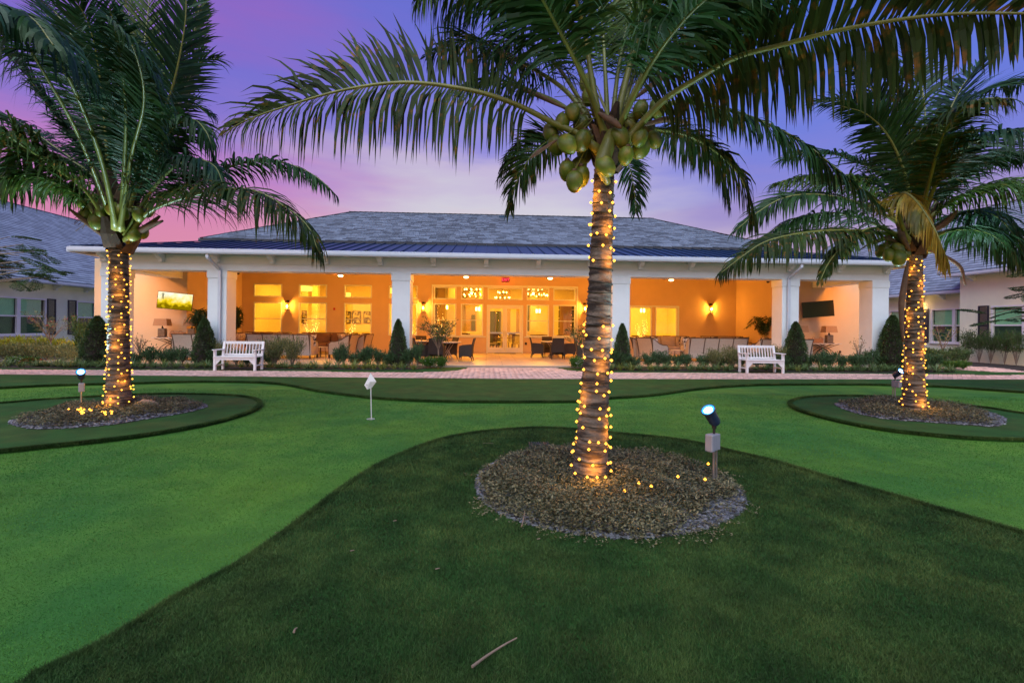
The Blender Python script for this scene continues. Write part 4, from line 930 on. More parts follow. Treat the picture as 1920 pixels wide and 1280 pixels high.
def tv(px, py, Y, lb, lit, rz):
    o = P(px, py, Y); r = empty('television', (o.x, Y, o.z), rz, lb, 'television'); r.rotation_euler = (math.radians(4), math.radians(5 if lit else -5), rz); b = MB(); b.bx(-.6, .6, -.03, .03, -.345, .345); b.local('case', MT['black_metal'], r, bevel=.006)
    s = MB(); s.bx(-.585, .585, -.034, -.0305, -.33, .33); s.local('screen', tvpic() if lit else MT['tv_screen_dark'], r)
    if lit:
        leaf = MB()
        for k in range(16):
            a = math.radians(200 + k * 11); leaf.bar((-.42, -.036, .28), (-.42 + .28 * math.cos(a), -.036, .28 + .24 * math.sin(a)), .02, .002)
        leaf.local('screen_palm', MT['dark_room'], r)
    b = MB(); b.bar((0, .03, 0), (0, .30, 0), .12, .12); b.local('wall_arm', MT['black_metal'], r); return r
tv(328.5, 564.5, 20.3, 'glowing television showing a yellow scene, left porch wall', True, math.radians(24))
tv(1533.5, 579.5, 20.3, 'dark switched off television on the right porch wall', False, math.radians(-24))

# ------------------------------------------------------------------ console tables, lamps, baskets
def console(px0, px1, py_top, Y, lb):
    a, b_ = P(px0, py_top, Y), P(px1, py_top, Y); zt = (a.z + b_.z) / 2 - FLOOR; w_ = b_.x - a.x; r = empty('console_table', ((a.x + b_.x) / 2, Y + .2, FLOOR), label=lb, cat='table')
    t = MB(); t.bx(-w_ / 2, w_ / 2, -.2, .2, zt - .035, zt); t.local('top', MT['stone_top'], r, bevel=.006)
    for y in (-.15, .15):
        for s in (-1, 1):
            q = MB(); cx_ = s * w_ * .44; pts = [(cx_ + s * -1 * (w_ * .56) * math.sin(t_), y, zt - .036 - (zt - .05) * (t_ / math.pi)) for t_ in np.linspace(0, math.pi, 14)]
            q.tube(pts, .014, 6); q.local('curved_leg', MT['bronze'], r)
            q = MB(); cx_ = s * w_ * .12; pts = [(cx_ - s * (w_ * .5) * math.sin(t_ * .72) + s * .08, y + .005, zt - .036 - (zt - .05) * (t_ / math.pi)) for t_ in np.linspace(0, math.pi, 14)]
            q.tube(pts, .014, 6); q.local('curved_leg', MT['bronze'], r)
    q = MB(); q.bx(-w_ * .3, w_ * .3, -.16, .16, .0, .022); q.local('foot_bar', MT['bronze'], r); return r, zt + FLOOR
_, zc = console(283, 352, 632.5, 20.05, 'narrow console table with crossed curved legs under the lit television')
_, zc2 = console(1519, 1579, 643.5, 20.05, 'narrow console table with crossed curved legs under the dark television')
def table_lamp(px, Y, z, lb, shadow=1.0):
    o = P(px, 600, Y); r = empty('table_lamp', (o.x, Y + .17, z), label=lb, cat='lamp', group='table lamps on the porch consoles')
    b = MB(); b.bx(-.16, .16, -.11, .11, 0, .03); b.local('foot', MT['dark_wood'], r); b = MB(); b.bx(-.14, .14, -.09, .09, .03, .36); b.local('body', MT['lamp_base'], r, bevel=.02)
    b = MB(); b.lathe([(.03, .36), (.045, .39), (.02, .43), (.015, .5)], n=10); b.local('neck', MT['bronze'], r)
    s = MB(); vs = []
    for z_, w_, d_ in ((.47, .275, .17), (.75, .235, .14)): vs += [(-w_, -d_, z_), (w_, -d_, z_), (w_, d_, z_), (-w_, d_, z_)]
    s.add(vs, [(0, 1, 5, 4), (1, 2, 6, 5), (2, 3, 7, 6), (3, 0, 4, 7), (4, 5, 6, 7)]); s.local('lamp_shade', MT['lamp_shade'], r); return r
table_lamp(299.5, 20.05, zc, 'brown shaded table lamp at the left end of the left console'); table_lamp(355.5, 20.05, zc, 'brown shaded table lamp right of the basket under the lit television')
table_lamp(1506, 20.05, zc2, 'brown shaded table lamp half hidden by the cone topiary at right'); table_lamp(1560, 20.05, zc2, 'brown shaded table lamp on the open right end of the right console')
for px, z, lb in ((329.5, zc, 'orange wicker basket with two handles between the left lamps'), (1534, zc2, 'orange wicker basket with two handles between the right lamps')):
    o = P(px, 600, 20.05); r = empty('basket', (o.x, 20.2, z), label=lb, cat='basket', group='wicker baskets on the consoles'); b = MB(); b.bx(-.27, .27, -.13, .13, 0, .19); b.local('body', MT['basket'], r, bevel=.02)
    for s in (-1, 1): q = MB(); q.tube([(s * .16 + .07 * math.cos(t), -.1, .18 + .09 * math.sin(t)) for t in np.linspace(0, math.pi, 8)], .009, 5); q.local('handle', MT['basket'], r)

# ------------------------------------------------------------------ lounge furniture (built facing -y, toward the courtyard)
def pillow(parent, loc, m, rz=0.0, s=.44, tilt=20):
    b = MB(); n = 7; vs = []
    for sg in (-1, 1):
        for i in range(n):
            for j in range(n):
                u, v = i / (n - 1) * 2 - 1, j / (n - 1) * 2 - 1; th = .075 * (1 - u ** 4) * (1 - v ** 4); pin = 1 - .08 * (1 - abs(u)) * v * v; vs.append((u * s / 2 * (1 - .07 * (1 - v * v)), sg * th, v * s / 2 * (1 - .07 * (1 - u * u))))
    fs = []
    for g_ in range(2):
        for i in range(n - 1):
            for j in range(n - 1): a = g_ * n * n + i * n + j; fs.append((a, a + 1, a + n + 1, a + n) if g_ else (a, a + n, a + n + 1, a + 1))
    b.add(vs, fs); o = b.local('pillow', MT[m], parent, smooth=True, loc=loc); o.rotation_euler = (math.radians(tilt), 0, rz); return o
def sofa(loc, rz, n, lb, wick, cush, pillows=(), back_h=.85, cat='sofa', w1=.62):
    r = empty('sofa' if n > 1 else 'armchair', loc, rz, lb, cat); w_ = n * w1
    b = MB(); b.bx(-w_ / 2, w_ / 2, -.36, .34, .12, .30); b.local('seat_base', MT[wick], r, bevel=.015)
    for i in range(n):
        x = -w_ / 2 + (i + .5) * w1
        c = MB(); c.bx(x - w1 / 2 + .008, x + w1 / 2 - .008, -.38, .24, .302, .45); c.local('seat_cushion', MT[cush], r, bevel=.03, smooth=True)
        c = MB(); c.box((x, .24, .63), (w1 - .02, .15, .42), M=Matrix.Rotation(math.radians(-12), 3, 'X')); c.local('back_cushion', MT[cush], r, bevel=.035, smooth=True)
        # woven panel curving outward behind each seat
        q = MB(); rows = 7; vs = []
        for k in range(rows + 1):
            t = k / rows; y = .37 + .12 * t * t - .05 * (1 - t); z = .14 + (back_h - .16) * t; vs += [(x - w1 / 2 + .02, y, z), (x + w1 / 2 - .02, y, z), (x + w1 / 2 - .02, y - .02, z), (x - w1 / 2 + .02, y - .02, z)]
        fs = []
        for k in range(rows): a = k * 4; fs += [(a, a + 1, a + 5, a + 4), (a + 2, a + 3, a + 7, a + 6), (a + 1, a + 2, a + 6, a + 5), (a + 3, a, a + 4, a + 7)]
        q.add(vs, fs); q.local('back_panel', MT[wick], r, smooth=False)
    for i in range(n + 1):
        x = -w_ / 2 + i * w1; q = MB(); q.tube([(x, .36 + .12 * t * t - .05 * (1 - t), (.0 if i in (0, n) else .14) + (back_h - (.0 if i in (0, n) else .14)) * t) for t in np.linspace(0, 1, 7)], .018, 6); q.local('back_post', MT['frame_bronze'], r)
    q = MB(); q.tube([(-w_ / 2, .48, back_h), (w_ / 2, .48, back_h)], .018, 6); q.local('top_rail', MT['frame_bronze'], r)
    for s in (-1, 1):
        x = s * (w_ / 2 + .03); q = MB(); prof_ = [(-.38, .14), (-.38, .52), (-.30, .575), (-.12, .58), (.1, .64), (.26, .74), (.40, back_h - .02), (.36, .14)]; m_ = len(prof_)
        vs = [(x + d, y, z) for d in (-.015, .015) for y, z in prof_]; q.add(vs, [tuple(range(m_)), tuple(range(2 * m_ - 1, m_ - 1, -1))] + [(i, m_ + i, m_ + (i + 1) % m_, (i + 1) % m_) for i in range(m_)]); q.local('arm_panel', MT[wick], r)
        q = MB(); q.tube([(x, -.38, 0), (x, -.385, .52), (x, -.30, .59), (x, -.12, .595), (x, .1, .655), (x, .26, .755), (x, .46, back_h)], .022, 6); q.local('arm_frame', MT['frame_bronze'], r)
        for y in (-.36, .36): q = MB(); q.tube([(s * w_ / 2, y, 0), (s * w_ / 2, y, .13)], [.016, .022], 6); q.local('leg', MT['frame_bronze'], r)
    for px_, m_, a in pillows: pillow(r, (px_, .05, .64), m_, a)
    r.scale = (1.15, 1.12, 1.17)
    return r
def at(px, Y, z=FLOOR): q = P(px, 640, Y); return (q.x, Y, z)
sofa(at(495, 23.9), 0, 3, 'brown cushioned sofa below the first porch window', 'wicker_tan', 'cushion_brown', [(-.75, 'pillow_chevron', .3), (.6, 'pillow_chevron', -.2)])
sofa(at(603, 23.6), 0, 3, 'brown cushioned sofa below the second porch window', 'wicker_tan', 'cushion_brown', [(-.8, 'pillow_chevron', .3), (.85, 'pillow_chevron', -.3)])
sofa(at(531, 20.2), math.pi, 4, 'light woven sofa with its back to the courtyard behind the tall shrub, left lounge', 'wicker_grey', 'cushion_taupe', [(-.95, 'pillow_pattern', .2)], w1=.53)
sofa(at(644, 20.8), math.radians(-100), 1, 'tan woven armchair facing left in the left lounge, nearer one', 'wicker_tan', 'cushion_brown', [(0, 'pillow_chevron', .1)], cat='armchair', w1=.68)
sofa(at(672, 21.6), math.radians(-100), 1, 'orange brown woven armchair standing behind the nearer left lounge armchair', 'wicker_tan', 'cushion_brown', [(0, 'pillow_chevron', 0)], cat='armchair', w1=.66)
sofa(at(452, 22.3), math.radians(60), 1, 'brown armchair with chevron pillow beside the second column', 'wicker_tan', 'cushion_brown', [(0, 'pillow_chevron', 0)], cat='armchair', w1=.66)
sofa(at(392, 18.9), math.pi, 3, 'light woven sofa with its back to the courtyard under the lit television', 'wicker_grey', 'cushion_light', (), w1=.6)
sofa(at(1462, 18.9), math.pi, 3, 'light woven sofa mostly hidden behind the cone topiary by the fifth column', 'wicker_grey', 'cushion_light', (), w1=.6)
sofa(at(1256, 22.6), 0, 3, 'taupe sofa with three black and white pillows under the sliding window', 'wicker_grey', 'cushion_taupe', [(-.72, 'pillow_pattern', .3), (.62, 'pillow_pattern', -.3), (.9, 'pillow_pattern', -.6)])
sofa(at(1362, 23.6), 0, 3, 'long taupe sofa against the bare wall beneath the right sconce', 'wicker_grey', 'cushion_taupe', [(-.6, 'pillow_pattern', .2), (.55, 'pillow_pattern', -.1), (.8, 'pillow_pattern', -.4)])
sofa(at(1338, 20.0), math.pi, 4, 'long light woven sofa with its back to the courtyard, right lounge', 'wicker_grey', 'cushion_light', [(.95, 'pillow_pattern', 0)], w1=.53)
sofa(at(1224, 19.5), math.radians(118), 1, 'light woven armchair angled right beside the cone topiary, right lounge', 'wicker_grey', 'cushion_taupe', [(0, 'pillow_pattern', .2)], cat='armchair', w1=.68)
sofa(at(1196, 20.3), math.radians(100), 1, 'woven armchair partly behind the cone topiary at the fourth column', 'wicker_tan', 'cushion_taupe', [(0, 'pillow_pattern', 0)], cat='armchair', w1=.66)
sofa(at(1434, 21.8), math.radians(-70), 1, 'taupe armchair with patterned pillow beside the fifth column', 'wicker_grey', 'cushion_taupe', [(0, 'pillow_pattern', 0)], cat='armchair', w1=.66)
def round_table(loc, rad, h, lb, top='stone_top', leg='frame_bronze', cat='table'):
    r = empty('side_table', loc, 0, lb, cat); s = MB(); s.lathe([(rad, h - .03), (rad, h)], n=24); s.local('top', MT[top], r)
    for k in range(4): a = k * math.pi / 2 + .4; q = MB(); q.tube([(rad * .75 * math.cos(a), rad * .75 * math.sin(a), 0), (rad * .6 * math.cos(a), rad * .6 * math.sin(a), h - .03)], .014, 6); q.local('leg', MT[leg], r)
    return r
round_table(at(601, 20.9), .30, .46, 'small round coffee table with pale top in the left lounge'); round_table(at(1272, 20.3), .32, .46, 'small round coffee table with pale top in the right lounge')
round_table(at(466, 22.9), .24, .55, 'little brown side table beside the leftmost lounge sofa', 'wicker_tan'); round_table(at(1403, 22.8), .24, .55, 'little side table at the end of the long taupe sofa', 'wicker_tan')
o = at(1287, 20.1, FLOOR + .46); r = empty('lantern', (at(1287, 20.05)[0], 20.05, FLOOR), label='black candle lantern standing by the right lounge coffee table', cat='lantern'); b = MB()
for x in (-.08, .08):
    for y in (-.08, .08): b.bx(x - .01, x + .01, y - .01, y + .01, .42, .70)
b.bx(-.1, .1, -.1, .1, .40, .42); b.bx(-.1, .1, -.1, .1, .70, .72); b.lathe([(.1, .72), (.03, .80)], n=8); b.bx(-.02, .02, -.02, .02, .0, .4); b.bx(-.12, .12, -.12, .12, 0, .02); b.local('cage', MT['black_metal'], r); b = MB(); b.lathe([(.035, .42), (.035, .56)], n=10); b.local('candle_stick', MT['petal_white'], r)

# dining sets
def dining_chair(loc, rz, lb, cat='chair'):
    r = empty('dining_chair', loc, rz, lb, cat, 'dark wicker dining chairs on the patio')
    s = MB(); s.bx(-.27, .27, -.28, .24, .36, .45); s.local('seat', MT['wicker_dark'], r, bevel=.02)
    q = MB(); rows = 8; vs = []
    for k in range(rows + 1): t = k / rows; y = .22 + .10 * t * t; z = .30 + .62 * t; hw = .27 - .02 * t; vs += [(-hw, y + .03, z), (hw, y + .03, z), (hw, y - .02, z), (-hw, y - .02, z)]
    fs = []
    for k in range(rows): a = k * 4; fs += [(a, a + 1, a + 5, a + 4), (a + 2, a + 3, a + 7, a + 6), (a + 1, a + 2, a + 6, a + 5), (a + 3, a, a + 4, a + 7)]
    fs += [(rows * 4, rows * 4 + 1, rows * 4 + 2, rows * 4 + 3)]; q.add(vs, fs); q.local('backrest', MT['wicker_dark'], r)
    for s_ in (-1, 1):
        q = MB(); pr = [(-.27, .14), (-.27, .60), (-.2, .635), (.2, .66), (.25, .62), (.22, .14), (.1, .20), (-.12, .20)]; m_ = len(pr); x = s_ * .275
        vs = [(x + d, y, z) for d in (-.025, .025) for y, z in pr]; q.add(vs, [tuple(range(m_)), tuple(range(2 * m_ - 1, m_ - 1, -1))] + [(i, m_ + i, m_ + (i + 1) % m_, (i + 1) % m_) for i in range(m_)]); q.local('arm_panel', MT['wicker_dark'], r)
        for y, dy in ((-.25, -.02), (.22, .05)): q = MB(); q.tube([(x, y, .16), (x, y + dy, 0)], [.022, .014], 6); q.local('leg', MT['wicker_dark'], r)
    q = MB(); q.bx(-.25, .25, -.275, -.25, .18, .36); q.local('apron', MT['wicker_dark'], r); return r
R_ = math.radians
CH = [(875, 19.3, -95, 'dark wicker chair in profile alone left of the door'), (819, 18.9, 175, 'dark wicker chair with its back to the courtyard behind the flowering tree'), (789, 19.2, 110, 'dark wicker armchair beside the third column'), (842, 20.4, -60, 'dark wicker chair at the right of the left dining table'), (826, 21.3, 5, 'dark wicker chair on the far side of the left dining table'), (792, 22.6, 20, 'dark wicker chair farthest back beside the third column'),
      (1007, 21.7, 88, 'dark wicker chair in profile just right of the door'), (1045, 20.9, 180, 'dark wicker chair with its back to the courtyard, right dining table'), (1068, 21.7, -92, 'dark wicker chair facing left at the right dining table'), (1029, 22.9, 10, 'dark wicker chair half hidden behind the right dining table'), (1093, 19.2, 85, 'dark wicker chair half hidden by the middle palm trunk')]
dc = None
for px, Y, a, lb in CH:
    dc_ = dining_chair(at(px, Y), R_(a), lb) if dc is None else copy_tree(dc, loc=at(px, Y), rz=R_(a), label=lb); dc = dc or dc_
def dining_table(px, Y, lb):
    r = empty('dining_table', at(px, Y), 0, lb, 'table'); s = MB(); s.lathe([(.58, .70), (.60, .715), (.60, .735), (.58, .75)], n=32); s.local('top', MT['stone_top'], r)
    q = MB()
    for k in range(10): a = k * math.pi / 5; q.tube([(.26 * math.cos(a), .26 * math.sin(a), .02), (.10 * math.cos(a + .9), .10 * math.sin(a + .9), .36), (.30 * math.cos(a + 1.6), .30 * math.sin(a + 1.6), .70)], .016, 5)
    q.local('pedestal', MT['wicker_tan'], r)
    for k, (dx, dy) in enumerate(((-.3, -.1), (.25, .1))):
        w_ = r.location; t = empty('place_setting', (w_[0] + dx, w_[1] + dy, FLOOR + .7505), label=['folded napkin and plate at the left side of the ', 'folded napkin and plate at the right side of the '][k] + lb.replace('round ', ''), cat='tableware'); s = MB(); s.lathe([(.05, 0), (.13, .012), (.001, .004)], n=16, cap=False); s.local('plate', MT['white_paint'], t); s = MB(); s.bx(-.07, .07, -.03, .03, .013, .04); s.local('napkin', MT['shutter'], t)
    w_ = r.location; s = MB(); s.lathe([(.03, 0), (.03, .05), (.022, .09), (.03, .12)], n=10); e = s.local('table_lantern', MT['lamp_base'], loc=(w_[0] + .02, w_[1], FLOOR + .7505)); tag(e, 'small jar standing in the middle of the ' + lb.replace('round ', ''), 'jar')
dining_table(838, 20.0, 'round dining table left of the door'); dining_table(789, 21.4, 'round dining table behind the third column'); dining_table(1038, 21.9, 'round dining table right of the door')
# terracotta saucer pot lying by the third column
q = at(795, 17.9); s = MB(); s.lathe([(.20, 0), (.27, .10), (.28, .14), (.24, .14), (.2, .06)], n=20); e = s.local('terracotta_bowl', MT['terracotta'], loc=q); tag(e, 'orange terracotta bowl on the patio edge by the third column', 'bowl')
# slatted chairs and tables inside the room
def slat_chair(loc, rz, lb):
    r = empty('slat_back_chair', loc, rz, lb, 'chair', 'slat backed chairs inside the lit room'); s = MB(); s.bx(-.22, .22, -.22, .22, .42, .47); s.local('seat', MT['cushion_light'], r)
    for x in (-.2, .2):
        for y in (-.2, .2): q = MB(); q.bx(x - .02, x + .02, y - .02, y + .02, 0, .42 if y < 0 else .95); q.local('leg', MT['dark_wood'], r)
    q = MB(); q.bx(-.18, .18, .185, .215, .88, .95); q.local('top_rail', MT['dark_wood'], r)
    for x in np.linspace(-.14, .14, 5): q = MB(); q.bx(x - .016, x + .016, .19, .21, .47, .88); q.local('slat', MT['dark_wood'], r)
    return r
slc = None
for px, Y, a, lb in ((925, 26.6, 175, 'slat backed chair seen through the left door leaf'), (967, 26.6, 185, 'slat backed chair seen through the right door leaf'), (933, 29, 30, 'farther slat backed chair behind the left door leaf'), (958, 29.4, -20, 'farther slat backed chair behind the right door leaf'), (884, 28.2, 70, 'slat backed chair seen at the bottom of the window left of the door'), (903, 28.6, -80, 'slat backed chair at the right edge of the window left of the door'), (1000, 27.4, 180, 'first slat backed chair low in the window right of the door'), (1014, 27.8, 170, 'second slat backed chair low in the window right of the door'), (1024, 27.3, 190, 'third slat backed chair low in the window right of the door'), (1050, 27.4, 180, 'slat backed chair low in the rightmost centre window'), (870, 30.5, 0, 'far slat backed chair by the counter in the room'), (655, 27.6, 180, 'first chair low in the third lounge window'), (669, 28, 160, 'second chair low in the third lounge window'), (685, 27.6, 200, 'third chair low in the third lounge window'), (590, 28.6, 180, 'chair low in the second lounge window'), (1190, 27.4, 170, 'first chair low in the sliding window at right'), (1214, 27.6, 190, 'second chair low in the sliding window at right'), (1250, 28, 160, 'third chair low in the sliding window at right')):
    s_ = slat_chair(at(px, Y, FLOOR + .005), R_(a), lb) if slc is None else copy_tree(slc, loc=at(px, Y, FLOOR + .005), rz=R_(a), label=lb); slc = slc or s_
for px, Y, lb in ((945, 28, 'dining table inside the room behind the double door'), (1008, 28.8, 'dining table inside the room behind the window right of the door'), (886, 29.3, 'dining table inside the room behind the window left of the door'), (668, 28.8, 'dining table inside the room behind the third lounge window')):
    r = empty('indoor_table', at(px, Y, FLOOR + .005), 0, lb, 'table'); s = MB(); s.lathe([(.6, .72), (.6, .76)], n=24); s.local('top', MT['wood'], r); s = MB(); s.lathe([(.28, 0), (.05, .06), (.05, .72)], n=12); s.local('pedestal', MT['dark_wood'], r)

# ------------------------------------------------------------------ garden benches
def bench(loc, rz, lb):
    r = empty('garden_bench', loc, rz, lb, 'bench', 'white slatted garden benches'); W2 = .61; m_ = MT['white_paint']
    for x in (-W2, W2):
        q = MB(); q.bx(x - .035, x + .035, 0, .07, 0, .63); q.local('leg', m_, r, bevel=.004)
        q = MB(); q.bar((x, .50, 0), (x, .50, .42), .07, .06); q.bar((x, .50, .42), (x, .60, .90), .07, .06); q.local('leg', m_, r)
        q = MB(); q.bx(x - .045, x + .045, -.06, .56, .631, .662); q.local('arm', m_, r, bevel=.006); q = MB(); q.bx(x - .02, x + .02, .071, .47, .14, .18); q.local('side_stretcher', m_, r)
        s_ = -1 if x > 0 else 1; q = MB(); q.add([(x + s_ * .036, .01, .33), (x + s_ * .036, .01, .18), (x + s_ * .18, .01, .33), (x + s_ * .036, .04, .33), (x + s_ * .036, .04, .18), (x + s_ * .18, .04, .33)], [(0, 1, 2), (3, 5, 4), (0, 3, 4, 1), (1, 4, 5, 2), (2, 5, 3, 0)]); q.local('corner_brace', m_, r)
    q = MB(); q.bx(-W2 + .036, W2 - .036, .005, .035, .335, .415); q.local('front_rail', m_, r); 
    for k in range(5): y = .0 + k * .1; q = MB(); q.bx(-W2 - .03, W2 + .03, y - .02, y + .065, .418, .442); q.local('seat_slat', m_, r, bevel=.004)
    def bk(z): return .50 + .10 * (z - .42) / .48
    q = MB(); q.bar((-W2 + .036, bk(.86), .86), (W2 - .036, bk(.86), .86), .035, .085); q.local('top_rail', m_, r); q = MB(); q.bar((-W2 + .036, bk(.48), .48), (W2 - .036, bk(.48), .48), .03, .06); q.local('lower_rail', m_, r)
    for x in np.linspace(-W2 + .11, W2 - .11, 11): q = MB(); q.bar((x, bk(.51), .51), (x, bk(.82), .82), .05, .018, up=(1, 0, 0)) if False else q.bar((x, bk(.51), .51), (x, bk(.82), .82), .018, .052, up=(0, 1, 0)); q.local('back_slat', m_, r)
    return r
b1 = bench((-7.86, 15.42, .034), 0, 'white slatted garden bench on the verge beside the tall olive shrub, left of the door'); copy_tree(b1, loc=(9.2, 15.38, .034), rz=0, label='white slatted garden bench on the verge in front of the right lounge')

# ------------------------------------------------------------------ putting flag, cup
g0 = G(695, 785.5); r = empty('putting_flag', (g0.x, g0.y, 0), label='small white putting flag on a thin pole in the green', cat='flag')
q = MB(); q.tube([(.012, 0, .0), (0, 0, .40), (-.008, 0, .735)], .0075, 8); q.local('pole', MT['white_paint'], r)
q = MB(); vs = [(-.008, 0, .735), (-.008 + .095, -.012, .60), (.01, .01, .50), (-.055, -.02, .475), (-.10, -.015, .545)]; c_ = (-.012, -.028, .60)
q.add([*vs, c_], [(0, 1, 5), (1, 2, 5), (2, 3, 5), (3, 4, 5), (4, 0, 5)]); o = q.local('cloth', MT['white_paint'], r, smooth=False); sm = o.modifiers.new('thick', 'SOLIDIFY'); sm.thickness = .002
q = MB(); q.tube([(-.052 + .02 * math.cos(t), -.032, .625 + .018 * math.sin(t)) for t in np.linspace(.3, 2.9, 7)], .0015, 4); q.tube([(-.055 + .014 * math.cos(t), -.028, .555 + .01 * math.sin(t)) for t in np.linspace(2.4, 6, 7)], .0015, 4); q.local('printed_mark', MT['shutter'], r)
s = MB(); s.lathe([(.062, .0015), (.062, .006), (.05, .006), (.05, .0015)], n=24); s.local('cup_rim', MT['white_paint'], r)
# utility cover and twigs
cp = [G(x, y, .036) for x, y in ((990, 829), (1029, 829), (1036, 842), (993, 842))]; b = MB(); b.add([(p.x, p.y, .042) for p in cp] + [(p.x, p.y, .02) for p in cp], [(0, 3, 2, 1), (0, 1, 5, 4), (1, 2, 6, 5), (2, 3, 7, 6), (3, 0, 4, 7)])
root_ = empty('drain_cover', (cp[0].x, cp[0].y, .03), label='dark ribbed utility cover sunk in the turf behind the middle bed', cat='cover'); b.build('lid', MT['roof_deck'], root_)
for k in range(9):
    t = (k + .5) / 9; a = cp[0].lerp(cp[1], t); c_ = cp[3].lerp(cp[2], t); b = MB(); b.bar((a.x, a.y, .044), (c_.x, c_.y, .044), .008, .006); b.build('rib', MT['shutter'], root_)
def stick(name, pts, z, rad, m, lb, cat='twig'):
    q = MB(); p = [G(x, y, z) for x, y in pts]; q.tube([tuple(v) for v in spline(p, 12)], np.linspace(rad, rad * .5, 12), 6); tag(q.build(name, MT[m]), lb, cat)
stick('fallen_twig', [(885, 1249), (912, 1229), (945, 1208), (969, 1195)], .06, .0065, 'pale_twig', 'bare brown twig lying on the dark turf at the bottom middle')
stick('dry_leaf', [(551, 1184), (553, 1179), (557, 1176)], .055, .006, 'pale_twig', 'curled pale leaf on the dark turf left of the long twig', 'leaf')
stick('dry_stalk', [(978, 986), (982, 970), (984, 957)], .11, .004, 'pale_twig', 'thin upright dry stalk at the left edge of the middle bed')
stick('grass_wisp', [(515, 998), (535, 996), (552, 993)], .012, .002, 'pale_twig', 'faint straw wisp lying on the light green beside the turf edge')
stick('grass_wisp', [(905, 830.5), (915, 830), (926, 831)], .045, .003, 'pale_twig', 'pale straw wisp on the turf left of the utility cover')
# ------------------------------------------------------------------ coconut palms
def make_frond(parent, pts, L=.62, n=70, w=.026, roll=0.0, droop=.8, m='frond_green', pm='petiole', start=.22, base_r=.036, single=False, stiff=.3, seg=4, world=True, name='frond', up=1.0, tear=.10, lift=.18, fa0=24, fa1=62, dens=2.0):
    n = int(n * (1.0 if single else dens))
    """pts: rachis points (world). Builds the frond (rachis + leaflets)."""
    o = wl(parent) if (parent and world) else Vector((0, 0, 0))
    c, LL = resample(spline(pts, 60), 40); base = c[0].copy(); T_ = norm(np.gradient(c, axis=0))
    rad = base_r * (1 - .86 * np.linspace(0, 1, 40) ** .6); rad[0] *= 1.5; rad[1] *= 1.25
    q = MB(); q.tube([tuple(p - base) for p in c], list(rad), 6)
    fr = q.local(name, MT[pm], parent, smooth=True); fr.location = Vector(base) - o
    N = n; s = start + (1 - start) * (np.arange(N) + .5) / N; s = np.repeat(s, 2); side = np.tile([1, -1], N); s = np.clip(s + rng.normal(0, .25 / N, 2 * N), start, .998)
    idx = s * 39; p = np.stack([np.interp(idx, np.arange(40), c[:, k]) for k in range(3)], 1) - base; t = norm(np.stack([np.interp(idx, np.arange(40), T_[:, k]) for k in range(3)], 1))
    upg = np.array([0, 0, 1.0]); N0 = upg - t * (t @ upg)[:, None]; bad = np.linalg.norm(N0, axis=1) < .15
    N0[bad] = np.array([0, -1, .0]) - t[bad] * (t[bad] @ np.array([0, -1, .0]))[:, None]; N0 = norm(N0); S0 = np.cross(t, N0)
    cr, sr = math.cos(math.radians(roll)), math.sin(math.radians(roll)); S = S0 * cr + N0 * sr; Nn = -S0 * sr + N0 * cr
    u = (s - start) / (1 - start); fa = np.radians(fa0 + (fa1 - fa0) * u ** 1.6 + rng.normal(0, 4, 2 * N))
    d = S * (side * np.cos(fa))[:, None] + t * np.sin(fa)[:, None] + Nn * lift * up; d = norm(d + rng.normal(0, .085, d.shape))
    ln = L * np.minimum(1, .55 + u * 3.2) * (1 - .62 * np.clip((u - .55) / .45, 0, 1) ** 1.4) * rng.uniform(.78, 1.1, 2 * N); torn = rng.random(2 * N) < tear; ln[torn] *= rng.uniform(.3, .75, torn.sum())
    wd = w * (1.0 if single else .82) * (.75 + .5 * np.sin(np.pi * np.clip(u, 0, 1))) * rng.uniform(.8, 1.15, 2 * N); g = np.clip(droop * rng.uniform(.75, 1.2, 2 * N) * (1 + .9 * np.clip(-d[:, 2], -.75, .8)), 0, 1.9)
    wv = norm(t - d * np.sum(t * d, 1)[:, None]); wv = norm(wv + Nn * rng.normal(0, .35, (2 * N, 1)))
    rows = []; pos = p.copy(); dirn = d.copy(); prof = [.35, 1.0, .92, .62, .0] if seg == 4 else [.5, 1, .6, 0]
    down = np.array([0, 0, -1.0])
    for k in range(seg + 1):
        f = k / seg; ww = (wd * prof[k] * .5)[:, None]
        crease = Nn * ww * .0
        rows.append(pos - wv * ww); rows.append(pos + wv * ww)
        if k < seg:
            gg = np.clip(g * (.25 + 1.0 * f), 0, .93)[:, None]; dirn = norm(d * (1 - gg) + down * gg + rng.normal(0, .035, d.shape)); pos = pos + dirn * (ln / seg)[:, None]
    V = np.stack(rows, 1)  # (2N, 2(seg+1), 3)
    k_ = V.shape[1]; fc = np.array([(2 * i, 2 * i + 1, 2 * i + 3, 2 * i + 2) for i in range(seg)])
    R = rng.random(2 * N) * .7 + .3 * (.5 + .5 * np.sin(s * 23))
    if single:
        for i in range(2 * N):
            me = np_mesh('leaflet', V[i] - p[i], fc, rnd=np.full(seg, R[i]), mats=[MT[m]]); link('leaflet', me, fr, Vector(p[i]))
    else:
        link('leaflets', np_mesh('leaflets', V.reshape(-1, 3), (np.arange(2 * N)[:, None, None] * k_ + fc[None]).reshape(-1, 4), rnd=np.repeat(R, seg), mats=[MT[m]]), fr, kind='stuff')
    return fr

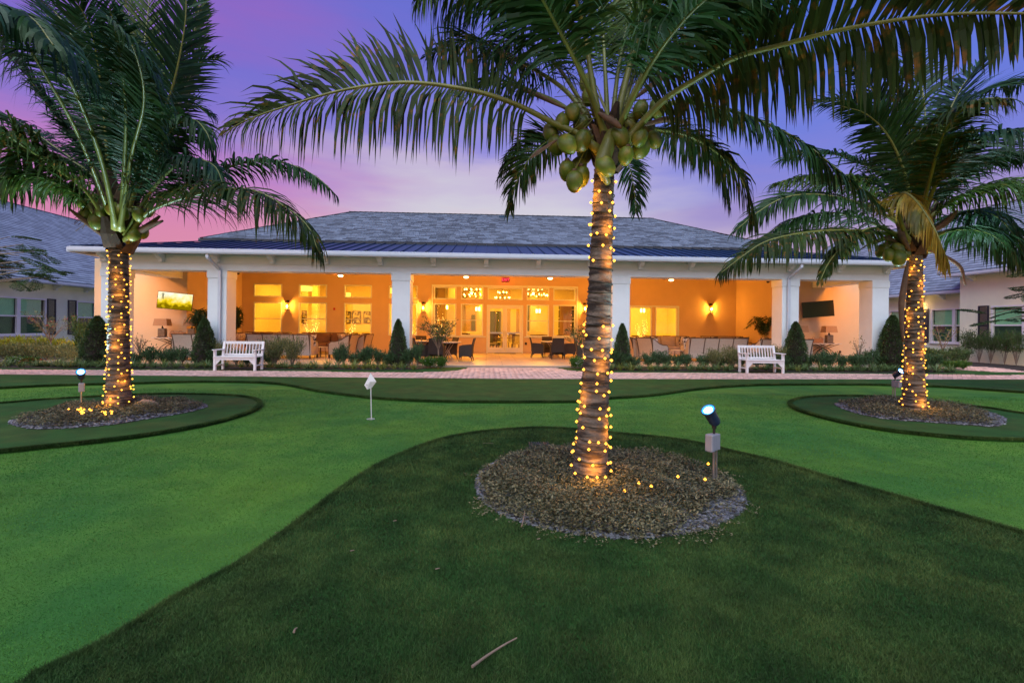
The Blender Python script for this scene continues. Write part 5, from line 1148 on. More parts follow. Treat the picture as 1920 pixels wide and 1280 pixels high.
def trunk(parent, base, top, r0, r1, flare=1.35, nring=None, lean=0.0):
    base = Vector(base); top = Vector(top); H_ = (top - base).length; dz = .012; n = int(H_ / dz); seg = 40; vs = np.zeros((n + 1, seg, 3)); R = []
    a = np.linspace(0, 2 * np.pi, seg, endpoint=False); ringz = []
    z = .03
    while z < H_: ringz.append(z); z += random.uniform(.05, .085)
    ringz = np.array(ringz); tilt = rng.normal(0, .012, (len(ringz), 2))
    rough = rng.normal(0, 1, (n + 1, seg))
    rough = (rough + np.roll(rough, 1, 0) + np.roll(rough, -1, 0)) / 3
    for i in range(n + 1):
        t = i / n; cpt = base.lerp(top, t); bow = math.sin(t * math.pi) * lean; r = (r1 + (r0 - r1) * (1 - t) ** 1.5) * (1 + (flare - 1) * math.exp(-t * H_ / .22))
        zz = t * H_; dd = (zz + np.cos(a) * .012 - ringz[:, None]); near = np.exp(-(dd / .009) ** 2).sum(0); step = ((zz - ringz[np.searchsorted(ringz, zz) - 1]) / .07) if zz > ringz[0] else 0
        rr = r * (1 + .06 * near - .02 * min(step, 1)) + rough[i] * .0016
        vs[i, :, 0] = cpt.x + bow + rr * np.cos(a) - parent.location.x; vs[i, :, 1] = cpt.y + rr * np.sin(a) - parent.location.y; vs[i, :, 2] = cpt.z - parent.location.z
        R.append(np.clip(.55 - near.mean() * .5 + rng.normal(0, .08, seg), 0, 1))
    ii = np.arange(n)[:, None] * seg; jj = np.arange(seg)[None]; f = np.stack([ii + jj, ii + (jj + 1) % seg, ii + seg + (jj + 1) % seg, ii + seg + jj], -1).reshape(-1, 4)
    link('trunk', np_mesh('trunk', vs.reshape(-1, 3), f, rnd=np.concatenate(R[:n]), smooth=True, mats=[MT['trunk_bark']]), parent)
def coconut_mesh():
    b = MB(); prof_ = [(.001, -.13), (.035, -.122), (.07, -.09), (.094, -.035), (.098, .02), (.085, .07), (.055, .105), (.022, .12), (.001, .122)]; n = 18
    vs = [Vector((r * math.cos(2 * math.pi * j / n) * (1 + .07 * math.cos(3 * 2 * math.pi * j / n)), r * math.sin(2 * math.pi * j / n) * (1 + .07 * math.cos(3 * 2 * math.pi * j / n)), z)) for r, z in prof_ for j in range(n)]
    fs = [(i * n + j, i * n + (j + 1) % n, (i + 1) * n + (j + 1) % n, (i + 1) * n + j) for i in range(len(prof_) - 1) for j in range(n)]; b.add(vs, fs); b.lathe([(.001, .145), (.028, .135), (.034, .115), (.02, .108)], n=8, mi=1); return b.mesh('coconut', [MT['coconut'], MT['dry_frond']], smooth=True)
CM = coconut_mesh()
def coconuts(parent, lst, dist, scale=1.0, crown=None):
    for px, py, dd in lst:
        p = W(px, py, dist + dd); o = link('coconut', CM, parent, p - wl(parent)); c0 = crown
        v = (p - c0); o.rotation_euler = (random.uniform(-.5, .5), random.uniform(-.6, .6), random.uniform(0, 6)); k = scale * random.uniform(.88, 1.1); o.scale = (k, k, k)
        q = MB(); up_ = p + Vector((0, 0, .12 * scale)); q.tube([tuple(c0 - up_ + Vector((0, 0, .1))), tuple((c0 - up_) * .45 + Vector((0, 0, .10))), (0, 0, 0)], [.013 * scale, .008 * scale, .006 * scale], 5); st = q.local('fruit_stalk', MT['petiole'], parent); st.location = up_ - wl(parent)
def crown_core(parent, c, r, h, wl_):
    """fibrous leaf bases that wrap the top of the trunk"""
    for k in range(26):
        a = k * 2.4; t = k / 26; z = c.z - h * .45 + h * t; rr = r * (1.15 - .25 * t); q = MB(); d = Vector((math.cos(a), math.sin(a), 0)); p0 = Vector((c.x, c.y, z)) + d * rr * .55; p1 = p0 + d * r * .5 + Vector((0, 0, h * .22)); p2 = p1 + d * r * (.35 + .3 * random.random()) + Vector((0, 0, h * .28)); s = Vector((-d.y, d.x, 0)); w_ = r * .62
        vs = []
        for p, ww, th in ((p0, w_, .03), (p1, w_ * .8, .024), (p2, w_ * .3, .012)): vs += [p - s * ww - d * th, p - d * -th * .8, p + s * ww - d * th, p - d * th * 1.2]
        fs = []
        for i in range(2): b = i * 4; fs += [(b, b + 1, b + 5, b + 4), (b + 1, b + 2, b + 6, b + 5), (b + 2, b + 3, b + 7, b + 6), (b + 3, b, b + 4, b + 7)]
        q.add(vs, fs + [(8, 9, 10, 11)]); q.build('leaf_base', MT['fibre' if k % 3 else 'dry_frond'], parent)
def spathe(parent, pts, r=.03, m='dry_frond'):
    q = MB(); c = spline(pts, 14); t = np.linspace(0, 1, 14); q.tube([tuple(x) for x in c], list(r * (.35 + np.sin(np.pi * (t * .9 + .05))) * .7), 7); q.build('dry_spathe', MT[m], parent, smooth=True)
def strings(parent, pts, r=.003, m='dry_frond'):
    q = MB(); q.tube([tuple(x) for x in spline(pts, 12)], r, 4); q.build('flower_stem', MT[m], parent)

def fr(parent, pix, d0, **k):
    """pix: (px, py, forward distance offset)"""
    return make_frond(parent, [W(x, y, d0 + z) for x, y, z in pix], **k)

def string_lights(name, base, top, r0, r1, label, turns, gap=(9, 9), spacing=.125, extra=(), lean=0.0, flare=1.35, start=.04, end=1.0, glow=2.6):
    base = Vector(base); top = Vector(top); H_ = (top - base).length; root = empty(name, base, label=label, cat='string lights', group='string lights wound round the palm trunks'); ts = np.linspace(start, end, turns * 26)
    def rad(t): return (r1 + (r0 - r1) * (1 - t) ** 1.5) * (1 + (flare - 1) * math.exp(-t * H_ / .22)) * 1.045 + .004
    P_ = []
    for k, t in enumerate(ts):
        a = -k / 26 * 2 * math.pi; c = base.lerp(top, t) - base; wob = .016 * math.sin(a * .37) + .012 * math.sin(a * 1.0 + 1) ; rr = rad(t); P_.append((c.x + math.sin(t * math.pi) * lean + rr * math.cos(a), c.y + rr * math.sin(a), c.z + wob))
    q = MB(); q.tube(P_, .0046, 5); q.local('wire', MT['wire'], root)
    s = MB(); s.lathe([(.001, -.0115), (.0065, -.0095), (.0105, -.005), (.0115, 0), (.0105, .005), (.0065, .0095), (.001, .0115)], n=10); s.lathe([(.001, -.0125), (.006, -.0110), (.0062, .0110), (.001, .0125)], n=8, mi=1); s.lathe([(.0117, -.0035), (.0123, 0), (.0117, .0035)], n=10, mi=1, cap=False); bme = s.mesh('bulb', [MT['bulb_halo'], MT['bulb']]); A_ = np.array(P_); dcum = np.r_[0, np.cumsum(np.linalg.norm(np.diff(A_, axis=0), axis=1))]; nb = 0; d = .05  # amber shell glows itself, imitating the halo round each bulb
    while d < dcum[-1]:
        i = int(np.searchsorted(dcum, d)) - 1; i = max(0, min(i, len(A_) - 2)); p = A_[i]; t = ts[i]
        if not (gap[0] < t < gap[1]):
            c = base.lerp(top, t) - base; out = norm(np.array([p[0] - c.x - math.sin(t * math.pi) * lean, p[1] - c.y, 0])); link('bulb', bme, root, tuple(p + out * random.uniform(.005, .015) + np.array([0, 0, random.uniform(-.02, .02)]))); nb += 1
        d += spacing * random.uniform(.5, 1.6)
    for k in range(9):
        t = start + (end - start) * (k + .3) / 9
        if not (gap[0] < t < gap[1]): a = k * 2.2 - 1.6; c = base.lerp(top, t); rr = rad(t) + .07; light('string_light_lamp', 'POINT', (c.x + rr * math.cos(a), c.y - abs(rr * math.sin(a)), c.z), glow * (1.6 if k == 0 else 1), (1.0, .36, .04), .03)
    for (x, y, z) in extra: link('bulb', bme, root, Vector((x, y, z)) - base)
    return root

# --- middle palm
D0 = 4.48; b0 = G(1105, 915); tp_ = W(1133, 318, D0 - .02); cen_ = W(1140, 262, D0)
cp_ = empty('coconut_palm', (b0.x, b0.y, .03), label='nearest coconut palm in the middle bed, hung with big green coconuts', cat='palm tree', group='coconut palms wrapped in string lights')
trunk(cp_, (b0.x, b0.y, .02), tp_, .155, .092, flare=1.16, lean=.012)
crown_core(cp_, cen_ + Vector((0, 0, -.12)), .125, .42, None)
FC = lambda pix, **k: fr(cp_, pix, D0, **k)
FC([(1125, 285, -.05), (1085, 252, -.1), (1040, 232, -.12), (965, 195, -.15), (880, 169, -.15), (760, 155, -.1), (640, 170, -.02), (520, 205, .08), (462, 226, .14), (425, 246, .2)], L=.80, n=148, w=.029, roll=58, droop=.95, m='frond_olive', start=.20, single=True, lift=.25, fa0=12, fa1=62, base_r=.04)
FC([(1160, 280, -.1), (1195, 240, -.15), (1245, 188, -.3), (1310, 146, -.5), (1380, 108, -.75), (1470, 84, -1.0), (1560, 60, -1.3), (1680, 38, -1.6), (1800, 26, -1.85), (1960, 26, -2.1)], L=.60, n=84, w=.034, roll=58, droop=.9, m='frond_olive', start=.16, lift=.25, fa0=8, fa1=30, base_r=.042)
FC([(1120, 300, .2), (1075, 255, .4), (1031, 262, .6), (998, 289, .7), (979, 321, .75), (962, 358, .75), (957, 395, .7)], L=.42, n=52, w=.026, roll=-25, droop=.5, m='frond_olive', start=.25, base_r=.02)
FC([(1120, 270, .2), (1061, 203, .3), (1000, 172, .35), (952, 154, .4), (900, 150, .5), (850, 165, .5)], L=.5, n=40, roll=20, droop=.9, m='frond_green', start=.45)
FC([(1125, 260, .2), (1060, 170, .4), (960, 108, .7), (900, 80, 1.0), (850, 82, 1.1), (800, 105, 1.2)], L=.55, n=60, droop=1.0, m='frond_dark', start=.35)
FC([(1128, 250, .1), (1097, 151, .1), (1051, 59, .1), (1010, -20, .1), (940, -70, .0), (850, -60, -.1), (780, 0, -.2)], L=.72, n=60, w=.034, droop=.95, m='frond_lime', start=.35)
FC([(1130, 255, 0), (1110, 150, -.05), (1097, 66, -.1), (1079, 0, -.2), (1040, -80, -.3), (960, -130, -.5), (860, -100, -.7)], L=.75, n=64, w=.036, droop=1.0, m='frond_lime', start=.30, base_r=.04)
FC([(1128, 250, .2), (1085, 130, .35), (1040, 40, .5), (980, -10, .6), (900, -20, .7), (840, 30, .8)], L=.7, n=60, w=.034, droop=1.1, m='frond_dark', start=.3)
FC([(1125, 260, .2), (1070, 160, .5), (1020, 100, .8), (960, 75, 1.1), (900, 110, 1.3), (880, 160, 1.4)], L=.6, n=56, droop=1.1, m='frond_dark', start=.3)
FC([(1150, 255, 0), (1159, 213, -.05), (1195, 72, -.1), (1225, 7, -.15), (1270, -60, -.3), (1340, -80, -.45), (1430, -20, -.6)], L=.74, n=64, w=.036, droop=1.0, m='frond_lime', start=.30, base_r=.045)
FC([(1155, 255, .1), (1175, 203, .1), (1231, 92, .1), (1290, 18, .1), (1360, -10, .05), (1430, 20, 0), (1480, 90, -.1)], L=.72, n=64, w=.034, droop=1.0, m='frond_lime', start=.3, base_r=.038)
FC([(1155, 260, .2), (1190, 180, .35), (1240, 110, .5), (1300, 70, .6), (1365, 70, .7), (1410, 110, .8), (1430, 165, .8)], L=.62, n=60, w=.03, droop=1.05, m='frond_green', start=.28)
FC([(1140, 255, .2), (1135, 140, .3), (1128, 40, .4), (1110, -40, .45), (1080, -90, .5)], L=.5, n=50, roll=40, droop=.6, m='frond_lime', start=.35)
FC([(1146, 255, .25), (1158, 140, .4), (1175, 50, .5), (1195, -30, .6), (1230, -90, .6)], L=.55, n=50, roll=-40, droop=.7, m='frond_lime', start=.3)
FC([(1150, 255, .3), (1185, 150, .5), (1205, 70, .7), (1230, 0, .8), (1290, -50, .9)], L=.55, n=50, roll=-20, droop=.8, m='frond_dark', start=.3)
FC([(1135, 255, -.1), (1100, 160, -.3), (1050, 60, -.6), (990, -40, -.9), (900, -110, -1.2)], L=.7, n=50, w=.034, droop=.9, m='frond_green', start=.35)
FC([(1160, 275, 0), (1215, 225, .1), (1249, 196, .1), (1320, 195, .1), (1421, 225, .05), (1502, 266, 0), (1560, 310, -.05), (1610, 350, -.1), (1650, 388, -.1)], L=.52, n=70, w=.030, roll=-20, droop=.85, m='frond_green', start=.28)
FC([(1160, 290, .1), (1200, 246, .2), (1238, 243, .3), (1294, 256, .35), (1343, 285, .35), (1386, 328, .35), (1406, 376, .3), (1412, 420, .3)], L=.48, n=60, w=.028, droop=.85, m='frond_olive', start=.25)
FC([(1155, 290, .3), (1220, 250, .6), (1280, 250, .8), (1330, 290, .9), (1355, 340, .9), (1365, 385, .9)], L=.45, n=50, w=.026, droop=.8, m='frond_dark', start=.25)
FC([(1145, 300, .3), (1165, 290, .6), (1182, 320, .8), (1190, 365, .85), (1192, 400, .85)], L=.30, n=34, w=.022, droop=.4, m='frond_dark', start=.2, base_r=.015)
FC([(1110, 285, .2), (1060, 262, .5), (1005, 258, .8), (960, 285, .9), (935, 335, .95)], L=.36, n=44, w=.022, droop=.7, m='frond_olive', start=.3, base_r=.018)
FC([(1150, 260, -.1), (1215, 130, -.5), (1290, 30, -.9), (1380, -40, -1.2), (1500, -90, -1.5)], L=.7, n=54, w=.034, droop=.9, m='frond_green', start=.3)
FC([(1145, 255, .3), (1180, 120, .9), (1220, 20, 1.5), (1270, -30, 2.0), (1330, -10, 2.4)], L=.7, n=54, w=.03, droop=.9, m='frond_dark', start=.3)
coconuts(cp_, [(1074, 211, -.10), (1054, 229, -.08), (1034, 247, .0), (1089, 234, .02), (1064, 271, -.16), (1091, 264, -.14), (1043, 272, -.02), (1063, 320, -.06), (1084, 312, .04), (1077, 340, -.12), (1090, 330, 0),
              (1162, 257, -.18), (1174, 292, -.22), (1200, 259, -.14), (1201, 206, -.06), (1232, 204, -.04), (1226, 262, .0), (1201, 278, -.05), (1180, 232, .08), (1103, 158, .05), (1104, 181, .02), (1135, 312, -.22), (1096, 288, .1), (1215, 240, .1)], D0, .77, cen_ + Vector((0, 0, .12)))
for k in range(26):
    s = -1 if k % 2 else 1; x = 1135 + s * random.uniform(10, 40); y = random.uniform(160, 250); strings(cp_, [W(x, y, D0), W(x + s * 25, y - 12 + random.uniform(-12, 12), D0 - .06), W(x + s * random.uniform(40, 75), y + random.uniform(-25, 22), D0 - .12)], .0028, 'petiole' if k % 3 else 'dry_frond')
spathe(cp_, [W(1122, 212, D0 - .2), W(1148, 228, D0 - .26), W(1165, 240, D0 - .3)], .035); spathe(cp_, [W(1205, 236, D0 - .1), W(1250, 224, D0 - .15), W(1292, 231, D0 - .2)], .03)
spathe(cp_, [W(1060, 204, D0 + .1), W(1010, 180, D0 + .1), W(960, 160, D0 + .1)], .022); spathe(cp_, [W(1190, 185, D0 + .1), W(1235, 150, D0 + .1), W(1270, 125, D0 + .1)], .03)
spathe(cp_, [W(1045, 262, D0 - .2), W(1010, 285, D0 - .2), W(995, 296, D0 - .2)], .02); spathe(cp_, [W(1140, 345, D0 - .12), W(1128, 310, D0 - .2), W(1140, 270, D0 - .18), W(1146, 240, D0 - .1)], .075, 'petiole')
gx = [(1171, 920), (1198, 905), (1221, 911), (1271, 893), (1322, 898), (1328, 869)]
ext = []
for k, (x, y) in enumerate(gx):
    z = .145 if k < 5 else .30; q = G(x, y, z) if k < 5 else W(x, y, 4.6); ext.append((q.x, q.y, q.z))
string_lights('string_lights', (b0.x, b0.y, .04), tp_, .155, .092, 'warm string lights wound round the nearest middle palm trunk and trailing to the spotlight', 27, gap=(.52, .70), spacing=.125, extra=ext, lean=.012, flare=1.16, end=.985)

# --- left palm
D1 = 8.17; b1_ = G(222, 772); t1_ = W(223, 462, D1); c1_ = W(223, 428, D1)
lp = empty('coconut_palm', (b1_.x, b1_.y, .03), label='coconut palm in the left bed wrapped in string lights', cat='palm tree', group='coconut palms wrapped in string lights')
trunk(lp, (b1_.x, b1_.y, .02), t1_, .172, .132, flare=1.2); crown_core(lp, c1_ + Vector((0, 0, .0)), .25, .95, None)
FL = lambda pix, **k: fr(lp, pix, D1, **k)
kk = dict(base_r=.05, w=.042)
FL([(238, 452, -.1), (270, 405, -.3), (319, 379, -.5), (394, 360, -.8), (469, 356, -1.1), (532, 386, -1.3), (577, 424, -1.4), (596, 470, -1.5)], L=.95, n=80, droop=.85, m='frond_olive', start=.22, **kk)
FL([(240, 440, 0), (262, 394, .1), (319, 360, .2), (375, 334, .2), (450, 307, .2), (506, 300, .2), (562, 315, .1), (600, 337, 0), (630, 366, 0)], L=.62, n=76, droop=.9, m='frond_green', start=.25, **kk)
FL([(232, 431, -.1), (255, 356, -.2), (292, 289, -.3), (330, 236, -.4), (362, 224, -.5), (388, 250, -.6), (400, 290, -.6)], L=.75, n=66, droop=1.0, m='frond_green', start=.2, **kk)
FL([(236, 430, .3), (262, 350, .6), (300, 240, .8), (330, 157, .9), (360, 75, 1.0), (380, -15, 1.0)], L=.82, n=72, roll=25, droop=.25, m='frond_lime', start=.28, **kk)
FL([(225, 425, .2), (240, 262, .3), (262, 150, .4), (274, 56, .5), (282, -20, .6)], L=.8, n=66, roll=-10, droop=.3, m='frond_lime', start=.28, **kk)
FL([(216, 425, -.1), (214, 394, -.1), (202, 300, -.3), (191, 169, -.5), (170, 56, -.9), (130, -20, -1.3)], L=.9, n=74, droop=.6, m='frond_dark', start=.25, **kk)
FL([(212, 420, 0), (202, 356, 0), (157, 285, -.1), (94, 202, -.3), (37, 124, -.5), (-10, 85, -.6), (-60, 70, -.7)], L=.9, n=74, droop=.7, m='frond_dark', start=.22, **kk)
FL([(212, 440, -.2), (165, 362, -.5), (105, 315, -.8), (49, 277, -1.1), (0, 249, -1.4), (-70, 240, -1.7), (-140, 270, -1.9)], L=1.0, n=80, droop=.9, m='frond_olive', start=.2, **kk)
FL([(205, 445, 0), (180, 395, .2), (120, 345, .4), (60, 330, .6), (0, 350, .7), (-50, 400, .8)], L=.8, n=66, droop=.9, m='frond_green', start=.22, **kk)
FL([(210, 430, .2), (180, 338, .4), (94, 270, .7), (20, 222, .9), (-60, 200, 1.0)], L=.85, n=66, droop=.7, m='frond_dark', start=.22, **kk)
FL([(214, 425, .3), (190, 280, .8), (150, 170, 1.2), (110, 70, 1.5), (60, -20, 1.7)], L=.85, n=66, roll=20, droop=.5, m='frond_dark', start=.22, **kk)
FL([(220, 425, .4), (215, 290, .9), (222, 170, 1.4), (236, 60, 1.8), (250, -30, 2.0)], L=.8, n=60, roll=-20, droop=.5, m='frond_dark', start=.22, **kk)
FL([(226, 428, -.2), (232, 330, -.8), (236, 220, -1.5), (226, 110, -2.2), (205, 10, -2.8)], L=.75, n=70, droop=.9, m='frond_dark', start=.25, **kk)
FL([(230, 428, .5), (275, 330, 1.0), (315, 250, 1.5), (360, 200, 1.8), (400, 215, 2.0)], L=.75, n=60, droop=.8, m='frond_dark', start=.3, **kk)
FL([(218, 428, -.3), (190, 300, -1.2), (140, 170, -2.2), (90, 90, -3.2), (20, 20, -4.2), (-60, 0, -5.0)], L=.75, n=60, droop=.9, m='frond_dark', start=.35, **kk)
FL([(225, 430, -.3), (245, 300, -1.0), (270, 190, -1.8), (250, 90, -2.6), (200, 30, -3.2)], L=.6, n=56, roll=30, droop=.7, m='frond_green', start=.35, **kk)
fr(lp, [(215, 425, 0), (150, 260, -1.5), (60, 100, -3.2), (10, 20, -4.0), (60, 35, -4.5), (100, 85, -4.8)], D1, L=.45, n=50, w=.05, droop=.7, m='frond_green', start=.5, base_r=.04)
for pix, m_, dr in (([(212, 430, .1), (190, 350, .2), (130, 300, .3), (60, 290, .4), (0, 315, .5)], 'frond_green', 1.0), ([(214, 425, .1), (196, 260, .3), (160, 120, .5), (100, 20, .7), (20, -30, .9)], 'frond_dark', .6), ([(232, 428, .2), (285, 320, .4), (335, 190, .6), (372, 120, .7), (410, 110, .8)], 'frond_green', .7),
                    ([(228, 428, -.1), (262, 300, -.3), (318, 180, -.5), (345, 60, -.7), (350, -20, -.8)], 'frond_dark', .5), ([(206, 440, -.1), (150, 370, -.3), (80, 335, -.5), (10, 330, -.8), (-60, 360, -1)], 'frond_lime', 1.0), ([(236, 440, -.1), (290, 350, -.4), (350, 300, -.6), (400, 310, -.8), (420, 350, -.9)], 'frond_dark', 1.0)): FL(pix, L=.8, n=62, droop=dr, m=m_, start=.24, **kk)
coconuts(lp, [(162, 402, -.2), (176, 382, -.1), (204, 376, -.2), (212, 392, -.35), (190, 398, -.3), (180, 415, -.3), (236, 370, -.1), (238, 383, -.15), (262, 402, -.3), (276, 393, -.1), (228, 398, -.3), (165, 390, 0), (268, 436, -.1), (252, 440, -.2), (185, 374, .1), (158, 380, -.1), (218, 372, 0), (245, 396, -.1)], D1, 1.0, c1_ + Vector((0, 0, .15)))
for a in ([(215, 460, -.1), (190, 438, -.2), (160, 415, -.3), (130, 392, -.3)], [(235, 455, -.1), (270, 430, -.2), (305, 414, -.3)], [(240, 440, 0), (275, 425, -.1), (300, 405, -.1)]): spathe(lp, [W(x, y, D1 + z) for x, y, z in a], .05)
for k in range(16): s = random.choice((-1, 1)); y = random.uniform(385, 425); strings(lp, [W(223 + s * 20, y, D1 - .1), W(223 + s * 50, y - 5, D1 - .2), W(223 + s * random.uniform(60, 85), y + random.uniform(-15, 22), D1 - .2)], .005)
ext = []
for k in range(16): q = G(152 + random.gauss(0, 10), 768 + random.gauss(0, 3), .16 + random.uniform(0, .05)); ext.append(tuple(q))
for k in range(10): q = G(random.uniform(190, 212), 773 + random.gauss(0, 3), .16); ext.append(tuple(q))
string_lights('string_lights', (b1_.x, b1_.y, .05), t1_, .172, .132, 'warm string lights wound round the left palm trunk', 28, spacing=.16, extra=ext, flare=1.2, end=.99)

# --- right palm
D2 = 8.65; b2_ = G(1713, 778); t2_ = W(1716, 478, D2); c2_ = W(1716, 448, D2)
rp = empty('coconut_palm', (b2_.x, b2_.y, .03), label='coconut palm in the right bed with a drooping yellow frond', cat='palm tree', group='coconut palms wrapped in string lights')
trunk(rp, (b2_.x, b2_.y, .02), t2_, .170, .108, flare=1.22); crown_core(rp, c2_, .2, .8, None)
FR = lambda pix, **k: fr(rp, pix, D2, **k)
FR([(1700, 450, -.3), (1684, 395, -.7), (1692, 362, -1.0), (1715, 374, -1.2), (1742, 412, -1.4), (1762, 452, -1.5), (1776, 500, -1.5)], L=.55, n=60, roll=0, droop=.75, m='frond_yellow', start=.25, lift=-.1, **kk)
FR([(1700, 455, -.1), (1665, 439, -.3), (1604, 433, -.5), (1523, 435, -.7), (1441, 451, -.9), (1390, 482, -1.0), (1352, 512, -1.1)], L=.72, n=74, droop=.8, m='frond_olive', start=.2, roll=15, **kk)
FR([(1700, 450, 0), (1689, 422, 0), (1624, 386, 0), (1543, 366, 0), (1474, 370, 0), (1421, 398, 0), (1381, 431, 0)], L=.70, n=74, droop=.65, m='frond_green', start=.2, roll=20, **kk)
FR([(1698, 458, -.2), (1665, 432, -.4), (1624, 431, -.6), (1584, 459, -.8), (1555, 491, -.9), (1538, 526, -1.0)], L=.40, n=60, droop=.6, m='frond_olive', start=.25, **kk)
FR([(1704, 440, .1), (1697, 390, .2), (1657, 330, .3), (1592, 296, .4), (1523, 284, .4), (1470, 300, .4)], L=.75, n=70, droop=.55, m='frond_dark', start=.22, roll=15, **kk)
FR([(1708, 440, .2), (1705, 365, .4), (1689, 305, .6), (1649, 227, .8), (1584, 192, .9), (1530, 190, 1.0)], L=.8, n=66, droop=.6, m='frond_dark', start=.22, **kk)
FR([(1712, 440, .1), (1714, 365, .1), (1705, 244, .1), (1677, 162, .1), (1640, 110, .1)], L=.8, n=66, droop=.5, m='frond_lime', start=.22, roll=25, **kk)
FR([(1722, 440, -.2), (1738, 386, -.5), (1766, 325, -.9), (1807, 280, -1.3), (1864, 252, -1.7), (1930, 247, -2.1), (2010, 280, -2.4)], L=.85, n=80, droop=.75, m='frond_dark', start=.2, **kk)
FR([(1724, 450, -.1), (1746, 406, -.2), (1807, 365, -.4), (1868, 345, -.6), (1930, 350, -.8), (1990, 390, -.9)], L=.85, n=74, droop=.9, m='frond_lime', start=.2, **kk)
FR([(1720, 440, .2), (1738, 357, .4), (1754, 264, .6), (1787, 203, .8), (1868, 162, 1.0), (1950, 160, 1.1)], L=.85, n=70, droop=.7, m='frond_dark', start=.22, **kk)
FR([(1724, 452, .1), (1746, 430, .2), (1800, 398, .3), (1862, 402, .4), (1905, 445, .5), (1925, 490, .5)], L=.7, n=66, droop=.9, m='frond_dark', start=.2, **kk)
FR([(1716, 440, .3), (1728, 330, .9), (1735, 220, 1.5), (1720, 130, 2.0), (1690, 60, 2.3)], L=.8, n=60, droop=.6, m='frond_dark', start=.25, **kk)
FR([(1712, 440, -.1), (1700, 340, -.3), (1668, 260, -.5), (1625, 215, -.7), (1580, 200, -.8)], L=.6, n=60, roll=-30, droop=.4, m='frond_green', start=.25, **kk)
FR([(1716, 440, .3), (1690, 380, .8), (1640, 340, 1.2), (1570, 335, 1.5), (1510, 360, 1.7)], L=.7, n=60, droop=.8, m='frond_dark', start=.25, **kk)
FR([(1722, 440, .4), (1780, 340, 1.0), (1850, 290, 1.5), (1930, 300, 2.0)], L=.8, n=60, droop=.8, m='frond_dark', start=.25, **kk)
FR([(1720, 440, -.3), (1745, 330, -1.1), (1775, 240, -1.8), (1830, 190, -2.4), (1900, 185, -2.8)], L=.7, n=56, droop=.9, m='frond_olive', start=.3, **kk)
for pix, m_, dr in (([(1706, 445, .1), (1660, 390, .2), (1600, 345, .3), (1520, 330, .3), (1450, 345, .3)], 'frond_lime', .8), ([(1710, 440, .1), (1690, 300, .2), (1650, 190, .3), (1590, 120, .3)], 'frond_dark', .5), ([(1726, 445, 0), (1780, 360, -.2), (1840, 310, -.4), (1910, 290, -.6)], 'frond_green', .8),
                    ([(1728, 455, .1), (1790, 430, .2), (1860, 440, .2), (1910, 490, .2)], 'frond_green', .9), ([(1720, 440, .1), (1750, 290, .2), (1800, 170, .3), (1860, 100, .3)], 'frond_dark', .5), ([(1704, 452, 0), (1640, 420, 0), (1570, 400, 0), (1490, 410, 0), (1420, 450, 0)], 'frond_green', .9)): FR(pix, L=.75, n=62, droop=dr, m=m_, start=.22, **kk)
coconuts(rp, [(1666, 478, -.3), (1682, 466, -.3), (1684, 484, -.35), (1655, 470, -.2), (1696, 474, -.2), (1670, 455, -.1), (1740, 462, -.1)], D2, 1.05, c2_ + Vector((0, 0, .1)))
for a, r_ in (([(1702, 490, -.3), (1696, 530, -.35), (1690, 575, -.35), (1693, 640, -.3)], .05), ([(1725, 465, -.1), (1765, 478, -.2), (1800, 500, -.2), (1810, 535, -.2)], .035), ([(1700, 465, -.2), (1665, 448, -.3), (1635, 458, -.3)], .04), ([(1738, 440, -.1), (1770, 420, -.2), (1795, 395, -.2)], .06), ([(1690, 460, -.2), (1680, 440, -.3), (1640, 452, -.3), (1610, 470, -.3)], .02), ([(1705, 470, -.3), (1690, 440, -.4), (1700, 415, -.4)], .06)): spathe(rp, [W(x, y, D2 + z) for x, y, z in a], r_)
q = MB(); q.tube([tuple(x) for x in spline([W(1693, 640, D2 - .3), W(1700, 690, D2 - .3), W(1716, 700, D2 - .28), W(1735, 712, D2 - .28)], 12)], .006, 5); q.build('dangling_stem', MT['pale_twig'], rp)
string_lights('string_lights', (b2_.x, b2_.y, .05), t2_, .170, .108, 'warm string lights wound round the right palm trunk', 29, spacing=.16, flare=1.22, end=.985)

# ------------------------------------------------------------------ bullet spotlights on posts
def spot_fixture(loc, rz, lb, scale=1.0, tilt=48):
    r = empty('garden_spotlight', loc, rz, lb, 'spotlight', 'lit spotlights on posts beside the palms'); k = scale
    for x, rr in ((0, .013), (.045, .009)):
        q = MB(); q.tube([(x, 0, 0), (x, 0, .26 * k + (.08 if x else 0))], rr, 8); q.local('conduit', MT['steel'], r)
    q = MB(); q.bx(-.045, .05, -.035, .035, .25 * k, .37 * k); q.local('junction_box', MT['grey_box'], r, bevel=.006); q = MB(); q.bx(-.105, -.047, -.05, .03, .245 * k, .375 * k); q.local('cover_box', MT['grey_box'], r, bevel=.012)
    q = MB(); q.tube([(0, 0, .37 * k), (0, 0, .44 * k)], .012, 6); q.lathe([(.022, .41 * k), (.022, .44 * k)], n=8); q.local('knuckle', MT['black_metal'], r)
    M_ = Matrix.Rotation(math.radians(-tilt), 3, 'Y'); q = MB(); q.lathe([(.025, -.01), (.045, .0), (.052, .03), (.055, .15), (.066, .165), (.066, .185), (.058, .185), (.055, .165)], (0.02, 0, .45 * k), 20, M=M_); q.local('head', MT['spot_head'], r, smooth=False)
    q = MB(); q.lathe([(.040, .176), (.001, .180)], (0.02, 0, .45 * k), 18, M=M_, cap=False); q.local('lens', MT['led'], r); q = MB(); q.lathe([(.058, .180), (.040, .176)], (0.02, 0, .45 * k), 18, M=M_, cap=False); q.local('halo_ring', MT['led_halo'], r)  # outer ring glows blue, imitating the halo round the lens
    hd = Vector((.02, 0, .45 * k)) + M_ @ Vector((0, 0, .20)); return r, hd
mat('spot_head', (.02, .035, .075), .35, .1)
